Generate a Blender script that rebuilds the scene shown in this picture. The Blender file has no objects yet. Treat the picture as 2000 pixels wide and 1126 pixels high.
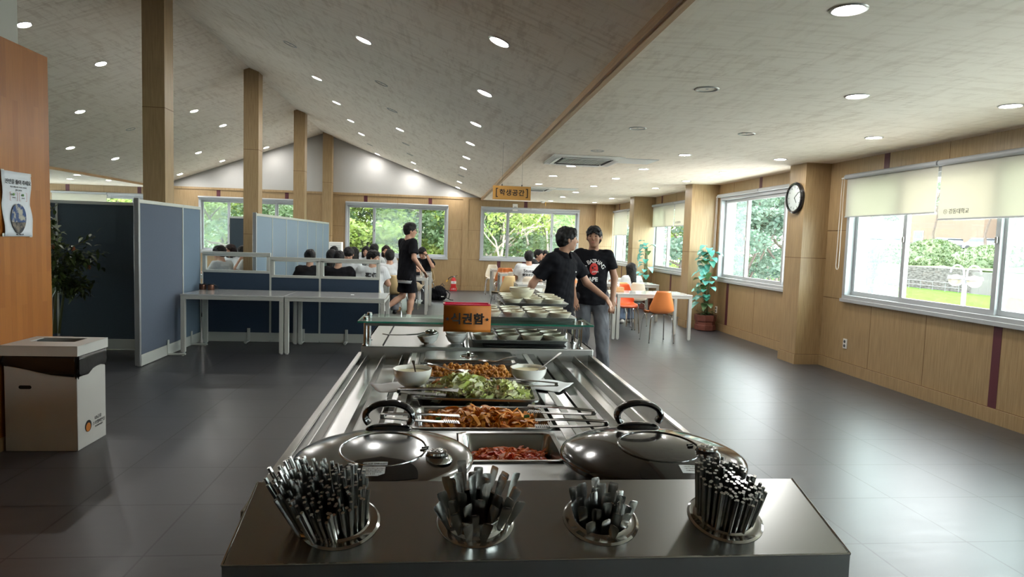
import bpy, bmesh, math, random
import numpy as np
from math import sin, cos, pi, radians, sqrt
from mathutils import Vector, Matrix, Euler
from mathutils.bvhtree import BVHTree
random.seed(7)
SC = bpy.context.scene
COL = SC.collection

# ------------------------------------------------------------------ camera
F_PX, YAW, PITCH, ROLL, EYE = 1290.0, .10527, -.073786, .03208, 1.5
_fw = Vector((sin(YAW)*cos(PITCH), cos(YAW)*cos(PITCH), sin(PITCH)))
_rt = Vector((cos(YAW), -sin(YAW), 0))
_up = _rt.cross(_fw)
_r2 = _rt*cos(ROLL) + _up*sin(ROLL)
_u2 = _up*cos(ROLL) - _rt*sin(ROLL)
cam = bpy.data.cameras.new('camera')
cam.sensor_width = 36.0
cam.lens = 36.0*F_PX/2000.0
cam.clip_start = .05
cam.clip_end = 400
camo = bpy.data.objects.new('camera', cam)
COL.objects.link(camo)
M = Matrix((( _r2.x, _u2.x, -_fw.x, 0), (_r2.y, _u2.y, -_fw.y, 0), (_r2.z, _u2.z, -_fw.z, EYE), (0, 0, 0, 1)))
camo.matrix_world = M
SC.camera = camo

# ------------------------------------------------------------------ world, exposure
W = bpy.data.worlds.new('overcast_sky')
SC.world = W
W.use_nodes = True
_nt = W.node_tree
_bg = _nt.nodes['Background']
_bg.inputs[0].default_value = (.93, .97, 1.0, 1)
_bg.inputs[1].default_value = 4.3
SC.view_settings.view_transform = 'Standard'
SC.view_settings.look = 'None'
SC.view_settings.gamma = 1
SC.view_settings.use_curve_mapping = False
SC.view_settings.exposure = 1.95
try:
    SC.cycles.max_bounces = 10
    SC.cycles.diffuse_bounces = 5
    SC.cycles.glossy_bounces = 4
    SC.cycles.transparent_max_bounces = 16
    SC.cycles.transmission_bounces = 6
    SC.cycles.sample_clamp_indirect = 6
    SC.cycles.caustics_reflective = False
    SC.cycles.caustics_refractive = False
    SC.cycles.use_denoising = True
    SC.cycles.use_light_tree = True
except Exception:
    pass

LAMP = 78.0      # radiance of a lit downlight lens

# ------------------------------------------------------------------ materials
def _new(name):
    m = bpy.data.materials.new(name)
    m.use_nodes = True
    return m, m.node_tree.nodes, m.node_tree.links, m.node_tree.nodes['Principled BSDF']

def c3(c):
    return (c[0], c[1], c[2], 1)

def mat(name, col, rough=.5, metal=0., coat=0., spec=.5, emis=None, es=0., trans=0., ior=1.45, alpha=1., sheen=0., sss=0.,
        var=0., vs=8., stretch=(1, 1, 1), bump=0., bs=None):
    m, n, l, b = _new(name)
    b.inputs['Base Color'].default_value = c3(col)
    b.inputs['Roughness'].default_value = rough
    b.inputs['Metallic'].default_value = metal
    b.inputs['Coat Weight'].default_value = coat
    b.inputs['Specular IOR Level'].default_value = spec
    b.inputs['IOR'].default_value = ior
    b.inputs['Transmission Weight'].default_value = trans
    b.inputs['Alpha'].default_value = alpha
    b.inputs['Sheen Weight'].default_value = sheen
    if sss:
        b.inputs['Subsurface Weight'].default_value = sss
        b.inputs['Subsurface Radius'].default_value = (.01, .004, .002)
    if emis:
        b.inputs['Emission Color'].default_value = c3(emis)
        b.inputs['Emission Strength'].default_value = es
    if var or bump:
        tc = n.new('ShaderNodeTexCoord')
        mp = n.new('ShaderNodeMapping')
        mp.inputs['Scale'].default_value = stretch
        l.new(tc.outputs['Object'], mp.inputs['Vector'])
        nz = n.new('ShaderNodeTexNoise')
        nz.inputs['Scale'].default_value = vs
        nz.inputs['Detail'].default_value = 6
        l.new(mp.outputs['Vector'], nz.inputs['Vector'])
        if var:
            r = n.new('ShaderNodeMapRange')
            r.inputs['From Min'].default_value = .25
            r.inputs['From Max'].default_value = .75
            r.inputs['To Min'].default_value = 1-var
            r.inputs['To Max'].default_value = 1+var
            l.new(nz.outputs['Fac'], r.inputs['Value'])
            v = n.new('ShaderNodeVectorMath')
            v.operation = 'SCALE'
            v.inputs[0].default_value = col[:3]
            l.new(r.outputs['Result'], v.inputs['Scale'])
            l.new(v.outputs['Vector'], b.inputs['Base Color'])
        if bump:
            bp = n.new('ShaderNodeBump')
            bp.inputs['Strength'].default_value = bump
            bp.inputs['Distance'].default_value = .004
            src = nz
            if bs:
                src = n.new('ShaderNodeTexNoise')
                src.inputs['Scale'].default_value = bs
                src.inputs['Detail'].default_value = 4
                l.new(mp.outputs['Vector'], src.inputs['Vector'])
            l.new(src.outputs['Fac'], bp.inputs['Height'])
            l.new(bp.outputs['Normal'], b.inputs['Normal'])
    return m

def ramp2(name, c0, c1, rough, scale, stretch=(1, 1, 1), lo=.35, hi=.65, metal=0., detail=8, spec=.5, bump=0., coat=0.):
    m, n, l, b = _new(name)
    tc = n.new('ShaderNodeTexCoord')
    mp = n.new('ShaderNodeMapping')
    mp.inputs['Scale'].default_value = stretch
    nz = n.new('ShaderNodeTexNoise')
    nz.inputs['Scale'].default_value = scale
    nz.inputs['Detail'].default_value = detail
    cr = n.new('ShaderNodeValToRGB')
    cr.color_ramp.elements[0].position = lo
    cr.color_ramp.elements[0].color = c3(c0)
    cr.color_ramp.elements[1].position = hi
    cr.color_ramp.elements[1].color = c3(c1)
    l.new(tc.outputs['Object'], mp.inputs['Vector'])
    l.new(mp.outputs['Vector'], nz.inputs['Vector'])
    l.new(nz.outputs['Fac'], cr.inputs['Fac'])
    l.new(cr.outputs['Color'], b.inputs['Base Color'])
    b.inputs['Roughness'].default_value = rough
    b.inputs['Metallic'].default_value = metal
    b.inputs['Specular IOR Level'].default_value = spec
    b.inputs['Coat Weight'].default_value = coat
    if bump:
        bp = n.new('ShaderNodeBump')
        bp.inputs['Strength'].default_value = bump
        bp.inputs['Distance'].default_value = .003
        l.new(nz.outputs['Fac'], bp.inputs['Height'])
        l.new(bp.outputs['Normal'], b.inputs['Normal'])
    return m

def steel_mat(name, col, rough, stretch=(1, 60, 60), bump=.04, anis=0.):
    m, n, l, b = _new(name)
    b.inputs['Base Color'].default_value = c3(col)
    b.inputs['Metallic'].default_value = 1
    tc = n.new('ShaderNodeTexCoord')
    mp = n.new('ShaderNodeMapping')
    mp.inputs['Scale'].default_value = stretch
    nz = n.new('ShaderNodeTexNoise')
    nz.inputs['Scale'].default_value = 6
    nz.inputs['Detail'].default_value = 5
    r = n.new('ShaderNodeMapRange')
    r.inputs['To Min'].default_value = rough*.92
    r.inputs['To Max'].default_value = rough*1.1
    l.new(tc.outputs['Object'], mp.inputs['Vector'])
    l.new(mp.outputs['Vector'], nz.inputs['Vector'])
    l.new(nz.outputs['Fac'], r.inputs['Value'])
    b.inputs['Roughness'].default_value = rough
    return m

def floor_mat():
    m, n, l, b = _new('grey_floor_tile')
    tc = n.new('ShaderNodeTexCoord')
    mp = n.new('ShaderNodeMapping')
    mp.inputs['Location'].default_value = (-2.175+5.85, -4.263+5.9, 0)
    br = n.new('ShaderNodeTexBrick')
    br.offset = 0
    br.inputs['Scale'].default_value = 1
    br.inputs['Brick Width'].default_value = .585
    br.inputs['Row Height'].default_value = .59
    br.inputs['Mortar Size'].default_value = .0055
    br.inputs['Mortar Smooth'].default_value = .1
    br.inputs['Color1'].default_value = (.037, .038, .042, 1)
    br.inputs['Color2'].default_value = (.046, .046, .050, 1)
    br.inputs['Mortar'].default_value = (.006, .006, .006, 1)
    l.new(tc.outputs['Object'], mp.inputs['Vector'])
    l.new(mp.outputs['Vector'], br.inputs['Vector'])
    nz = n.new('ShaderNodeTexNoise')
    nz.inputs['Scale'].default_value = 5
    nz.inputs['Detail'].default_value = 9
    nz.inputs['Roughness'].default_value = .65
    m2 = n.new('ShaderNodeMapping')
    m2.inputs['Scale'].default_value = (1, 2.6, 1)
    l.new(tc.outputs['Object'], m2.inputs['Vector'])
    l.new(m2.outputs['Vector'], nz.inputs['Vector'])
    r = n.new('ShaderNodeMapRange')
    r.inputs['From Min'].default_value = .3
    r.inputs['From Max'].default_value = .7
    r.inputs['To Min'].default_value = .78
    r.inputs['To Max'].default_value = 1.22
    l.new(nz.outputs['Fac'], r.inputs['Value'])
    v = n.new('ShaderNodeVectorMath')
    v.operation = 'SCALE'
    l.new(br.outputs['Color'], v.inputs[0])
    l.new(r.outputs['Result'], v.inputs['Scale'])
    l.new(v.outputs['Vector'], b.inputs['Base Color'])
    r2 = n.new('ShaderNodeMapRange')
    r2.inputs['To Min'].default_value = .30
    r2.inputs['To Max'].default_value = .42
    l.new(nz.outputs['Fac'], r2.inputs['Value'])
    l.new(r2.outputs['Result'], b.inputs['Roughness'])
    b.inputs['Specular IOR Level'].default_value = .58
    bp = n.new('ShaderNodeBump')
    bp.inputs['Strength'].default_value = .12
    bp.inputs['Distance'].default_value = .004
    l.new(br.outputs['Fac'], bp.inputs['Height'])
    bp.invert = True
    bp2 = n.new('ShaderNodeBump')
    bp2.inputs['Strength'].default_value = .10
    bp2.inputs['Distance'].default_value = .003
    l.new(nz.outputs['Fac'], bp2.inputs['Height'])
    l.new(bp.outputs['Normal'], bp2.inputs['Normal'])
    l.new(bp2.outputs['Normal'], b.inputs['Normal'])
    return m

def plank_mat():
    m, n, l, b = _new('orange_wood_strip')
    tc = n.new('ShaderNodeTexCoord')
    sp = n.new('ShaderNodeSeparateXYZ')
    cb = n.new('ShaderNodeCombineXYZ')
    ad = n.new('ShaderNodeMath')
    ad.operation = 'ADD'
    l.new(tc.outputs['Object'], sp.inputs[0])
    l.new(sp.outputs['Y'], ad.inputs[0])
    l.new(sp.outputs['X'], ad.inputs[1])
    l.new(sp.outputs['Z'], cb.inputs['X'])
    l.new(ad.outputs[0], cb.inputs['Y'])
    br = n.new('ShaderNodeTexBrick')
    br.offset = .37
    br.offset_frequency = 2
    br.squash = 1.0
    br.inputs['Scale'].default_value = 1
    br.inputs['Brick Width'].default_value = .58
    br.inputs['Row Height'].default_value = .058
    br.inputs['Mortar Size'].default_value = .0008
    br.inputs['Color1'].default_value = (.28, .092, .014, 1)
    br.inputs['Color2'].default_value = (.35, .130, .023, 1)
    br.inputs['Mortar'].default_value = (.30, .11, .03, 1)
    l.new(cb.outputs[0], br.inputs['Vector'])
    mp = n.new('ShaderNodeMapping')
    mp.inputs['Scale'].default_value = (50, 50, 2.5)
    nz = n.new('ShaderNodeTexNoise')
    nz.inputs['Scale'].default_value = 3
    nz.inputs['Detail'].default_value = 6
    l.new(tc.outputs['Object'], mp.inputs['Vector'])
    l.new(mp.outputs['Vector'], nz.inputs['Vector'])
    r = n.new('ShaderNodeMapRange')
    r.inputs['To Min'].default_value = .8
    r.inputs['To Max'].default_value = 1.2
    l.new(nz.outputs['Fac'], r.inputs['Value'])
    v = n.new('ShaderNodeVectorMath')
    v.operation = 'SCALE'
    l.new(br.outputs['Color'], v.inputs[0])
    l.new(r.outputs['Result'], v.inputs['Scale'])
    l.new(v.outputs['Vector'], b.inputs['Base Color'])
    b.inputs['Roughness'].default_value = .32
    return m

def ceiling_mat(name, base, mark):
    """wallpapered ceiling: pale paper with short streaky printed marks"""
    m, n, l, b = _new(name)
    tc = n.new('ShaderNodeTexCoord')
    out = []
    for st, sc_, seed in (((1.2, 9, 1.2), 2.2, 0), ((8, 1.4, 8), 2.0, 3)):
        mp = n.new('ShaderNodeMapping')
        mp.inputs['Scale'].default_value = st
        mp.inputs['Location'].default_value = (seed, seed, 0)
        nz = n.new('ShaderNodeTexNoise')
        nz.inputs['Scale'].default_value = sc_
        nz.inputs['Detail'].default_value = 7
        nz.inputs['Roughness'].default_value = .7
        l.new(tc.outputs['Object'], mp.inputs['Vector'])
        l.new(mp.outputs['Vector'], nz.inputs['Vector'])
        r = n.new('ShaderNodeMapRange')
        r.inputs['From Min'].default_value = .50
        r.inputs['From Max'].default_value = .60
        l.new(nz.outputs['Fac'], r.inputs['Value'])
        out.append(r)
    big = n.new('ShaderNodeTexNoise')
    big.inputs['Scale'].default_value = 1.1
    l.new(tc.outputs['Object'], big.inputs['Vector'])
    mx = n.new('ShaderNodeMath')
    mx.operation = 'ADD'
    l.new(out[0].outputs[0], mx.inputs[0])
    l.new(out[1].outputs[0], mx.inputs[1])
    ml = n.new('ShaderNodeMath')
    ml.operation = 'MULTIPLY'
    l.new(mx.outputs[0], ml.inputs[0])
    l.new(big.outputs['Fac'], ml.inputs[1])
    cr = n.new('ShaderNodeMixRGB')
    cr.inputs['Color1'].default_value = c3(base)
    cr.inputs['Color2'].default_value = c3(mark)
    l.new(ml.outputs[0], cr.inputs['Fac'])
    l.new(cr.outputs['Color'], b.inputs['Base Color'])
    b.inputs['Roughness'].default_value = .75
    return m

def glass_mat(name, haze=0., tint=(1, 1, 1), gloss=.07):
    m = bpy.data.materials.new(name)
    m.use_nodes = True
    n, l = m.node_tree.nodes, m.node_tree.links
    n.clear()
    o = n.new('ShaderNodeOutputMaterial')
    t = n.new('ShaderNodeBsdfTransparent')
    t.inputs[0].default_value = c3(tint)
    g = n.new('ShaderNodeBsdfGlossy')
    g.inputs['Roughness'].default_value = .02
    x = n.new('ShaderNodeMixShader')
    x.inputs[0].default_value = gloss
    l.new(t.outputs[0], x.inputs[1])
    l.new(g.outputs[0], x.inputs[2])
    last = x
    if haze:
        d = n.new('ShaderNodeBsdfTranslucent')
        d.inputs[0].default_value = (.85, .93, .93, 1)
        y = n.new('ShaderNodeMixShader')
        y.inputs[0].default_value = haze
        l.new(x.outputs[0], y.inputs[1])
        l.new(d.outputs[0], y.inputs[2])
        last = y
    l.new(last.outputs[0], o.inputs[0])
    return m

def leaf_mat(name, c0, c1, tr=.45, rough=.5):
    m = bpy.data.materials.new(name)
    m.use_nodes = True
    n, l = m.node_tree.nodes, m.node_tree.links
    b = n['Principled BSDF']
    o = n['Material Output']
    tc = n.new('ShaderNodeTexCoord')
    nz = n.new('ShaderNodeTexNoise')
    nz.inputs['Scale'].default_value = 1.3
    nz.inputs['Detail'].default_value = 3
    l.new(tc.outputs['Object'], nz.inputs['Vector'])
    cr = n.new('ShaderNodeValToRGB')
    cr.color_ramp.elements[0].position = .38
    cr.color_ramp.elements[1].position = .62
    cr.color_ramp.elements[0].color = c3(c0)
    cr.color_ramp.elements[1].color = c3(c1)
    l.new(nz.outputs['Fac'], cr.inputs['Fac'])
    l.new(cr.outputs['Color'], b.inputs['Base Color'])
    b.inputs['Roughness'].default_value = rough
    if tr:
        t = n.new('ShaderNodeBsdfTranslucent')
        l.new(cr.outputs['Color'], t.inputs[0])
        x = n.new('ShaderNodeMixShader')
        x.inputs[0].default_value = tr
        l.new(b.outputs[0], x.inputs[1])
        l.new(t.outputs[0], x.inputs[2])
        l.new(x.outputs[0], o.inputs[0])
    return m

def blind_mat():
    m = bpy.data.materials.new('cream_blind_fabric')
    m.use_nodes = True
    n, l = m.node_tree.nodes, m.node_tree.links
    n.clear()
    o = n.new('ShaderNodeOutputMaterial')
    d = n.new('ShaderNodeBsdfDiffuse')
    d.inputs[0].default_value = (.70, .685, .62, 1)
    t = n.new('ShaderNodeBsdfTranslucent')
    t.inputs[0].default_value = (.62, .60, .50, 1)
    x = n.new('ShaderNodeMixShader')
    x.inputs[0].default_value = .40
    l.new(d.outputs[0], x.inputs[1])
    l.new(t.outputs[0], x.inputs[2])
    l.new(x.outputs[0], o.inputs[0])
    return m

MAT = {}
MAT['wood'] = ramp2('pale_oak_panel', (.29, .190, .092), (.38, .258, .130), .42, 5, (14, 14, .7))
MAT['wood_groove'] = mat('oak_joint', (.16, .085, .035), .6)
MAT['wood_dark'] = mat('plum_strip', (.095, .022, .030), .45)
MAT['wood_trim'] = ramp2('fascia_wood', (.42, .25, .12), (.52, .33, .17), .45, 5, (14, .7, 14))
MAT['orange'] = plank_mat()
MAT['white_wall'] = mat('white_wall_paint', (.44, .43, .41), .8, var=.02, vs=3)
MAT['ceil'] = ceiling_mat('ceiling_paper', (.91, .815, .69), (.75, .645, .52))
MAT['ceil_slope'] = ceiling_mat('sloped_ceiling_paper', (.92, .84, .73), (.72, .625, .515))
MAT['floor'] = floor_mat()
MAT['frame'] = mat('white_window_frame', (.40, .415, .43), .35)
MAT['frame_in'] = mat('window_gasket', (.12, .12, .12), .6)
MAT['glass'] = glass_mat('window_glass', 0, (.97, .99, .98), .05)
MAT['glass_hazy'] = glass_mat('filmed_window_glass', .035, (.90, .98, .96), .05)
MAT['blind'] = blind_mat()
MAT['white_metal'] = mat('white_powder_metal', (.44, .445, .41), .38)
MAT['table_top'] = mat('white_laminate', (.48, .49, .475), .16, coat=.3)
MAT['steel'] = steel_mat('brushed_steel', (.40, .41, .405), .27, (1.2, 60, 60), .0015)
MAT['steel_y'] = steel_mat('brushed_steel_lengthwise', (.38, .38, .365), .19, (60, 1.2, 60), .0015)
MAT['steel_pol'] = mat('polished_steel', (.45, .45, .44), .12, 1)
MAT['steel_soft'] = mat('satin_steel', (.40, .40, .385), .22, 1, bump=.05, vs=20)
MAT['steel_dark'] = mat('dark_steel', (.30, .29, .275), .26, 1)  # steel in one even, darker grey
MAT['chrome'] = mat('chrome', (.75, .75, .76), .08, 1)
MAT['black_gloss'] = mat('black_gloss_plastic', (.012, .012, .013), .12, coat=.5)
MAT['black'] = mat('black_matte', (.015, .015, .016), .55)
MAT['gap_shade'] = mat('gap_shade_black', (.01, .01, .01), .8)  # flat black for seams and for the shade inside openings
MAT['grey_plastic'] = mat('grey_plastic', (.45, .46, .46), .45)
MAT['alu'] = mat('grey_aluminium', (.42, .43, .43), .38, .7)
MAT['alu_light'] = mat('pale_aluminium_trim', (.52, .54, .50), .45, .3)
MAT['fab_blue'] = mat('slate_blue_fabric', (.055, .078, .115), .85, var=.12, vs=160, bump=.15, sheen=.2)
MAT['fab_light'] = mat('sky_blue_fabric', (.19, .255, .31), .85, var=.06, vs=160, bump=.1)
MAT['fab_mid'] = mat('mid_blue_fabric', (.115, .165, .22), .85, var=.1, vs=160, bump=.1)
MAT['fab_navy'] = mat('navy_fabric', (.028, .048, .08), .85, var=.12, vs=160, bump=.1)
MAT['fab_dark'] = mat('dark_teal_fabric', (.05, .072, .09), .85, var=.12, vs=160, bump=.1)
MAT['skin'] = mat('skin', (.46, .26, .175), .5, sss=.06)
MAT['skin_tan'] = mat('tanned_skin', (.38, .205, .13), .5, sss=.06)
MAT['lip'] = mat('lip', (.42, .15, .13), .5)
MAT['hair'] = mat('black_hair', (.006, .0055, .0055), .55, spec=.3, var=.4, vs=60, stretch=(1, 1, .2), bump=.6, bs=90)
MAT['hair_brown'] = mat('brown_black_hair', (.020, .011, .009), .55, spec=.3, var=.4, vs=60, stretch=(1, 1, .2), bump=.6, bs=90)
MAT['eye'] = mat('dark_eye', (.02, .015, .012), .2)
MAT['tee_black'] = mat('black_cotton', (.0065, .0065, .009), .9, spec=.2, bump=.5, vs=9)
MAT['tee_char'] = mat('charcoal_cotton', (.012, .013, .016), .9, spec=.2, bump=.5, vs=9)
MAT['tee_white'] = mat('white_cotton', (.54, .56, .57), .9, bump=.3, vs=12)
MAT['tee_grey'] = mat('ash_cotton', (.47, .49, .48), .9, bump=.3, vs=12)
MAT['tee_teal'] = mat('dusty_green_cotton', (.13, .20, .18), .9, bump=.3, vs=12)
MAT['denim_grey'] = mat('washed_grey_denim', (.12, .125, .14), .85, var=.5, vs=5, bump=.6, bs=14)
MAT['denim_black'] = mat('black_denim', (.014, .014, .017), .85, var=.3, vs=6, bump=.4)
MAT['denim_blue'] = mat('blue_denim', (.13, .18, .27), .85, var=.35, vs=6, bump=.4)
MAT['pants_grey'] = mat('grey_trousers', (.22, .23, .25), .85, bump=.3, vs=10)
MAT['khaki'] = mat('khaki_cotton', (.42, .33, .22), .9, bump=.3, vs=12)
MAT['sock'] = mat('white_sock', (.72, .72, .70), .9)
MAT['shoe_black'] = mat('black_shoe', (.015, .015, .018), .35)
MAT['shoe_brown'] = mat('brown_suede_shoe', (.33, .19, .08), .8)
MAT['shoe_white'] = mat('white_shoe', (.7, .7, .68), .5)
MAT['print_black'] = mat('black_print', (.012, .012, .014), .7)
MAT['print_white'] = mat('white_print', (.75, .75, .72), .7)
MAT['print_red'] = mat('red_print', (.62, .05, .045), .7)
MAT['bowl'] = mat('cream_melamine', (.66, .64, .50), .3, coat=.2)
MAT['bowl_white'] = mat('white_porcelain', (.82, .81, .77), .15, coat=.4)
MAT['dressing'] = mat('pale_yellow_dressing', (.80, .74, .45), .3)
MAT['paper'] = mat('white_paper', (.80, .83, .84), .8)
MAT['orange_paper'] = mat('orange_paper', (.50, .16, .016), .6, var=.06, vs=20)
MAT['sign_orange'] = mat('ochre_sign_board', (.50, .25, .055), .5)
MAT['pink_plastic'] = mat('crimson_plastic', (.68, .02, .075), .25, coat=.2)
MAT['green_glass_edge'] = mat('green_glass_edge', (.02, .16, .11), .1, coat=.5)
MAT['shelf_glass'] = glass_mat('clear_shelf_glass', .0, (.80, .92, .87), .20)
MAT['panel_glass'] = glass_mat('partition_glass', .0, (.95, .97, .97), .012)
MAT['nugget'] = ramp2('fried_batter', (.34, .12, .010), (.72, .33, .035), .5, 70, lo=.3, hi=.7, bump=.6)
MAT['fishcake'] = ramp2('seasoned_fishcake', (.60, .18, .012), (.88, .40, .05), .42, 22, lo=.3, hi=.7)
MAT['kimchi'] = ramp2('kimchi', (.72, .060, .010), (.95, .36, .09), .36, 30, lo=.35, hi=.75)
MAT['lettuce'] = ramp2('lettuce', (.46, .56, .12), (.86, .86, .48), .35, 12, lo=.35, hi=.65)
MAT['lettuce_pale'] = mat('pale_lettuce', (.86, .87, .64), .35)
MAT['cabbage_red'] = mat('red_cabbage', (.22, .04, .12), .4)
MAT['crouton'] = mat('brown_crouton', (.42, .16, .04), .5)
MAT['green_bit'] = mat('green_pepper', (.05, .16, .03), .4)
MAT['chair_orange'] = mat('orange_shell_plastic', (.64, .20, .055), .38)
MAT['chair_red'] = mat('red_orange_shell_plastic', (.70, .115, .03), .35)
MAT['chair_amber'] = mat('amber_shell_plastic', (.76, .46, .19), .38)
MAT['chair_cream'] = mat('cream_shell_plastic', (.66, .58, .46), .4)
MAT['chair_pink'] = mat('pinkish_white_shell_plastic', (.70, .56, .49), .4)
MAT['chair_tan'] = mat('tan_shell_plastic', (.55, .40, .20), .4)
MAT['teal_leaf'] = ramp2('teal_plastic_leaf', (.03, .17, .12), (.16, .50, .45), .35, 2.2, lo=.4, hi=.6)
MAT['dark_leaf'] = ramp2('dark_green_leaf', (.018, .05, .014), (.05, .11, .03), .4, 9)
MAT['ficus_leaf'] = ramp2('olive_green_leaf', (.028, .050, .012), (.10, .14, .035), .4, 9)
MAT['flower'] = mat('peach_flower', (.66, .28, .16), .6)
MAT['stem'] = mat('green_brown_stem', (.09, .10, .035), .6)
MAT['trunk'] = ramp2('bark', (.06, .045, .035), (.11, .085, .07), .8, 12, (1, 1, .3))
MAT['trunk_pale'] = ramp2('pale_bark', (.26, .22, .18), (.40, .35, .30), .8, 6, (1, 1, .3))
MAT['planter'] = mat('reddish_brown_planter', (.15, .050, .035), .5, var=.15, vs=12)
MAT['red'] = mat('red_enamel', (.55, .02, .02), .3, coat=.3)
MAT['yellow'] = mat('yellow_plastic', (.75, .42, .04), .4)
MAT['white_plastic'] = mat('white_plastic', (.75, .74, .70), .4)
MAT['carton'] = mat('white_corrugated_board', (.52, .52, .49), .6, var=.03, vs=6)
MAT['bag'] = mat('black_bin_bag', (.012, .012, .012), .28, bump=.8, vs=9)
MAT['copper'] = mat('brown_copper', (.16, .075, .05), .32, .8)
MAT['lens_on'] = mat('lit_lamp_lens', (1, 1, 1), .5, emis=(1, .98, .95), es=LAMP)
MAT['lens_off'] = mat('unlit_lamp_reflector', (.10, .10, .095), .4, .3)
MAT['lamp_rim'] = mat('silver_lamp_rim', (.42, .41, .38), .3, .4)
MAT['tissue_wood'] = mat('light_wood_box', (.50, .27, .12), .5, var=.1, vs=20)
MAT['bounce_ground'] = mat('pale_bounce_ground', (.72, .71, .69), .9, var=.05, vs=2)  # pale surface for the unseen ground that bounces daylight indoors
MAT['grass'] = ramp2('lawn_grass', (.055, .115, .022), (.075, .145, .032), .9, 3, detail=10, spec=0)
MAT['stone_wall'] = ramp2('weathered_stone_wall', (.045, .042, .04), (.115, .11, .105), .9, 2.6, (1, 1.2, 4), lo=.35, hi=.6, spec=0)
MAT['concrete'] = mat('pale_concrete', (.12, .118, .114), .9, spec=0, var=.1, vs=1.2)
MAT['stucco'] = mat('salmon_stucco', (.17, .13, .10), .9, spec=0, var=.04, vs=2)
MAT['hedge'] = leaf_mat('clipped_hedge', (.055, .095, .03), (.09, .125, .048), .2)
MAT['leaf_a'] = leaf_mat('fresh_green_leaf', (.11, .175, .03), (.225, .29, .07), .5)
MAT['leaf_b'] = leaf_mat('deep_green_leaf', (.055, .105, .04), (.11, .17, .075), .45)
MAT['leaf_c'] = leaf_mat('bluish_green_leaf', (.055, .105, .075), (.11, .17, .12), .4)
MAT['pine_leaf'] = leaf_mat('pine_needles', (.06, .10, .06), (.10, .15, .09), .3)
MAT['car_white'] = mat('white_car_paint', (.16, .165, .17), .2, coat=.5)
MAT['car_dark'] = mat('dark_car_paint', (.06, .065, .075), .2, coat=.5)
MAT['car_glass'] = mat('dark_car_glass', (.03, .04, .05), .1)
MAT['tire'] = mat('tyre_rubber', (.03, .03, .03), .8)
MAT['globe'] = mat('frosted_lamp_globe', (.15, .13, .09), .4)
MAT['lamp_white'] = mat('darkened_white_paint', (.13, .133, .137), .5)  # white paint darkened so the outdoor daylight does not clip it
MAT['steel_satin'] = mat('matte_steel', (.50, .50, .48), .45, 1)
MAT['tray_alu'] = mat('aluminium_tray', (.46, .47, .46), .36, .85)
MAT['clock_face'] = mat('clock_face', (.60, .66, .64), .25, coat=.5)
MAT['poster'] = mat('poster_paper', (.60, .63, .66), .5)
MAT['text_grey'] = mat('grey_ink', (.12, .12, .12), .7)
MAT['ocean'] = ramp2('globe_print', (.012, .05, .16), (.36, .34, .28), .5, 26, lo=.45, hi=.56)
MAT['ocean_dark'] = ramp2('globe_print_night', (.008, .012, .02), (.16, .13, .10), .5, 30, lo=.45, hi=.6)
MAT['redbox'] = mat('red_ink', (.5, .12, .08), .7)
# ------------------------------------------------------------------ object helpers
def tag(o, label=None, cat=None, group=None, kind=None):
    if label: o['label'] = label
    if cat: o['category'] = cat
    if group: o['group'] = group
    if kind: o['kind'] = kind
    return o

def thing(name, label, cat, loc=(0, 0, 0), rz=0., group=None):
    o = bpy.data.objects.new(name, None)
    o.empty_display_size = .1
    COL.objects.link(o)
    o.location = loc
    o.rotation_euler = (0, 0, rz)
    return tag(o, label, cat, group)

def dup(o, parent=None):
    c = o.copy()
    COL.objects.link(c)
    if parent is not None:
        c.parent = parent
    for ch in list(o.children):
        dup(ch, c)
    return c

def copy_of(root, loc, rz=None, label=None, group=None, rot=None, scale=None):
    c = dup(root)
    c.location = loc
    if rz is not None: c.rotation_euler = (0, 0, rz)
    if rot is not None: c.rotation_euler = rot
    if scale is not None: c.scale = scale
    if label: c['label'] = label
    if group: c['group'] = group
    return c

def link(name, me, parent=None, label=None):
    o = bpy.data.objects.new(name, me)
    COL.objects.link(o)
    if parent is not None: o.parent = parent
    if label: o['label'] = label
    return o

def rrect(w, d, r, n=5):
    """rounded rectangle outline, centred"""
    pts = []
    r = min(r, w/2-1e-4, d/2-1e-4)
    for cx, cy, a0 in ((w/2-r, d/2-r, 0), (-w/2+r, d/2-r, 90), (-w/2+r, -d/2+r, 180), (w/2-r, -d/2+r, 270)):
        for i in range(n+1):
            a = radians(a0+90*i/n)
            pts.append((cx+r*cos(a), cy+r*sin(a)))
    return pts

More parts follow.
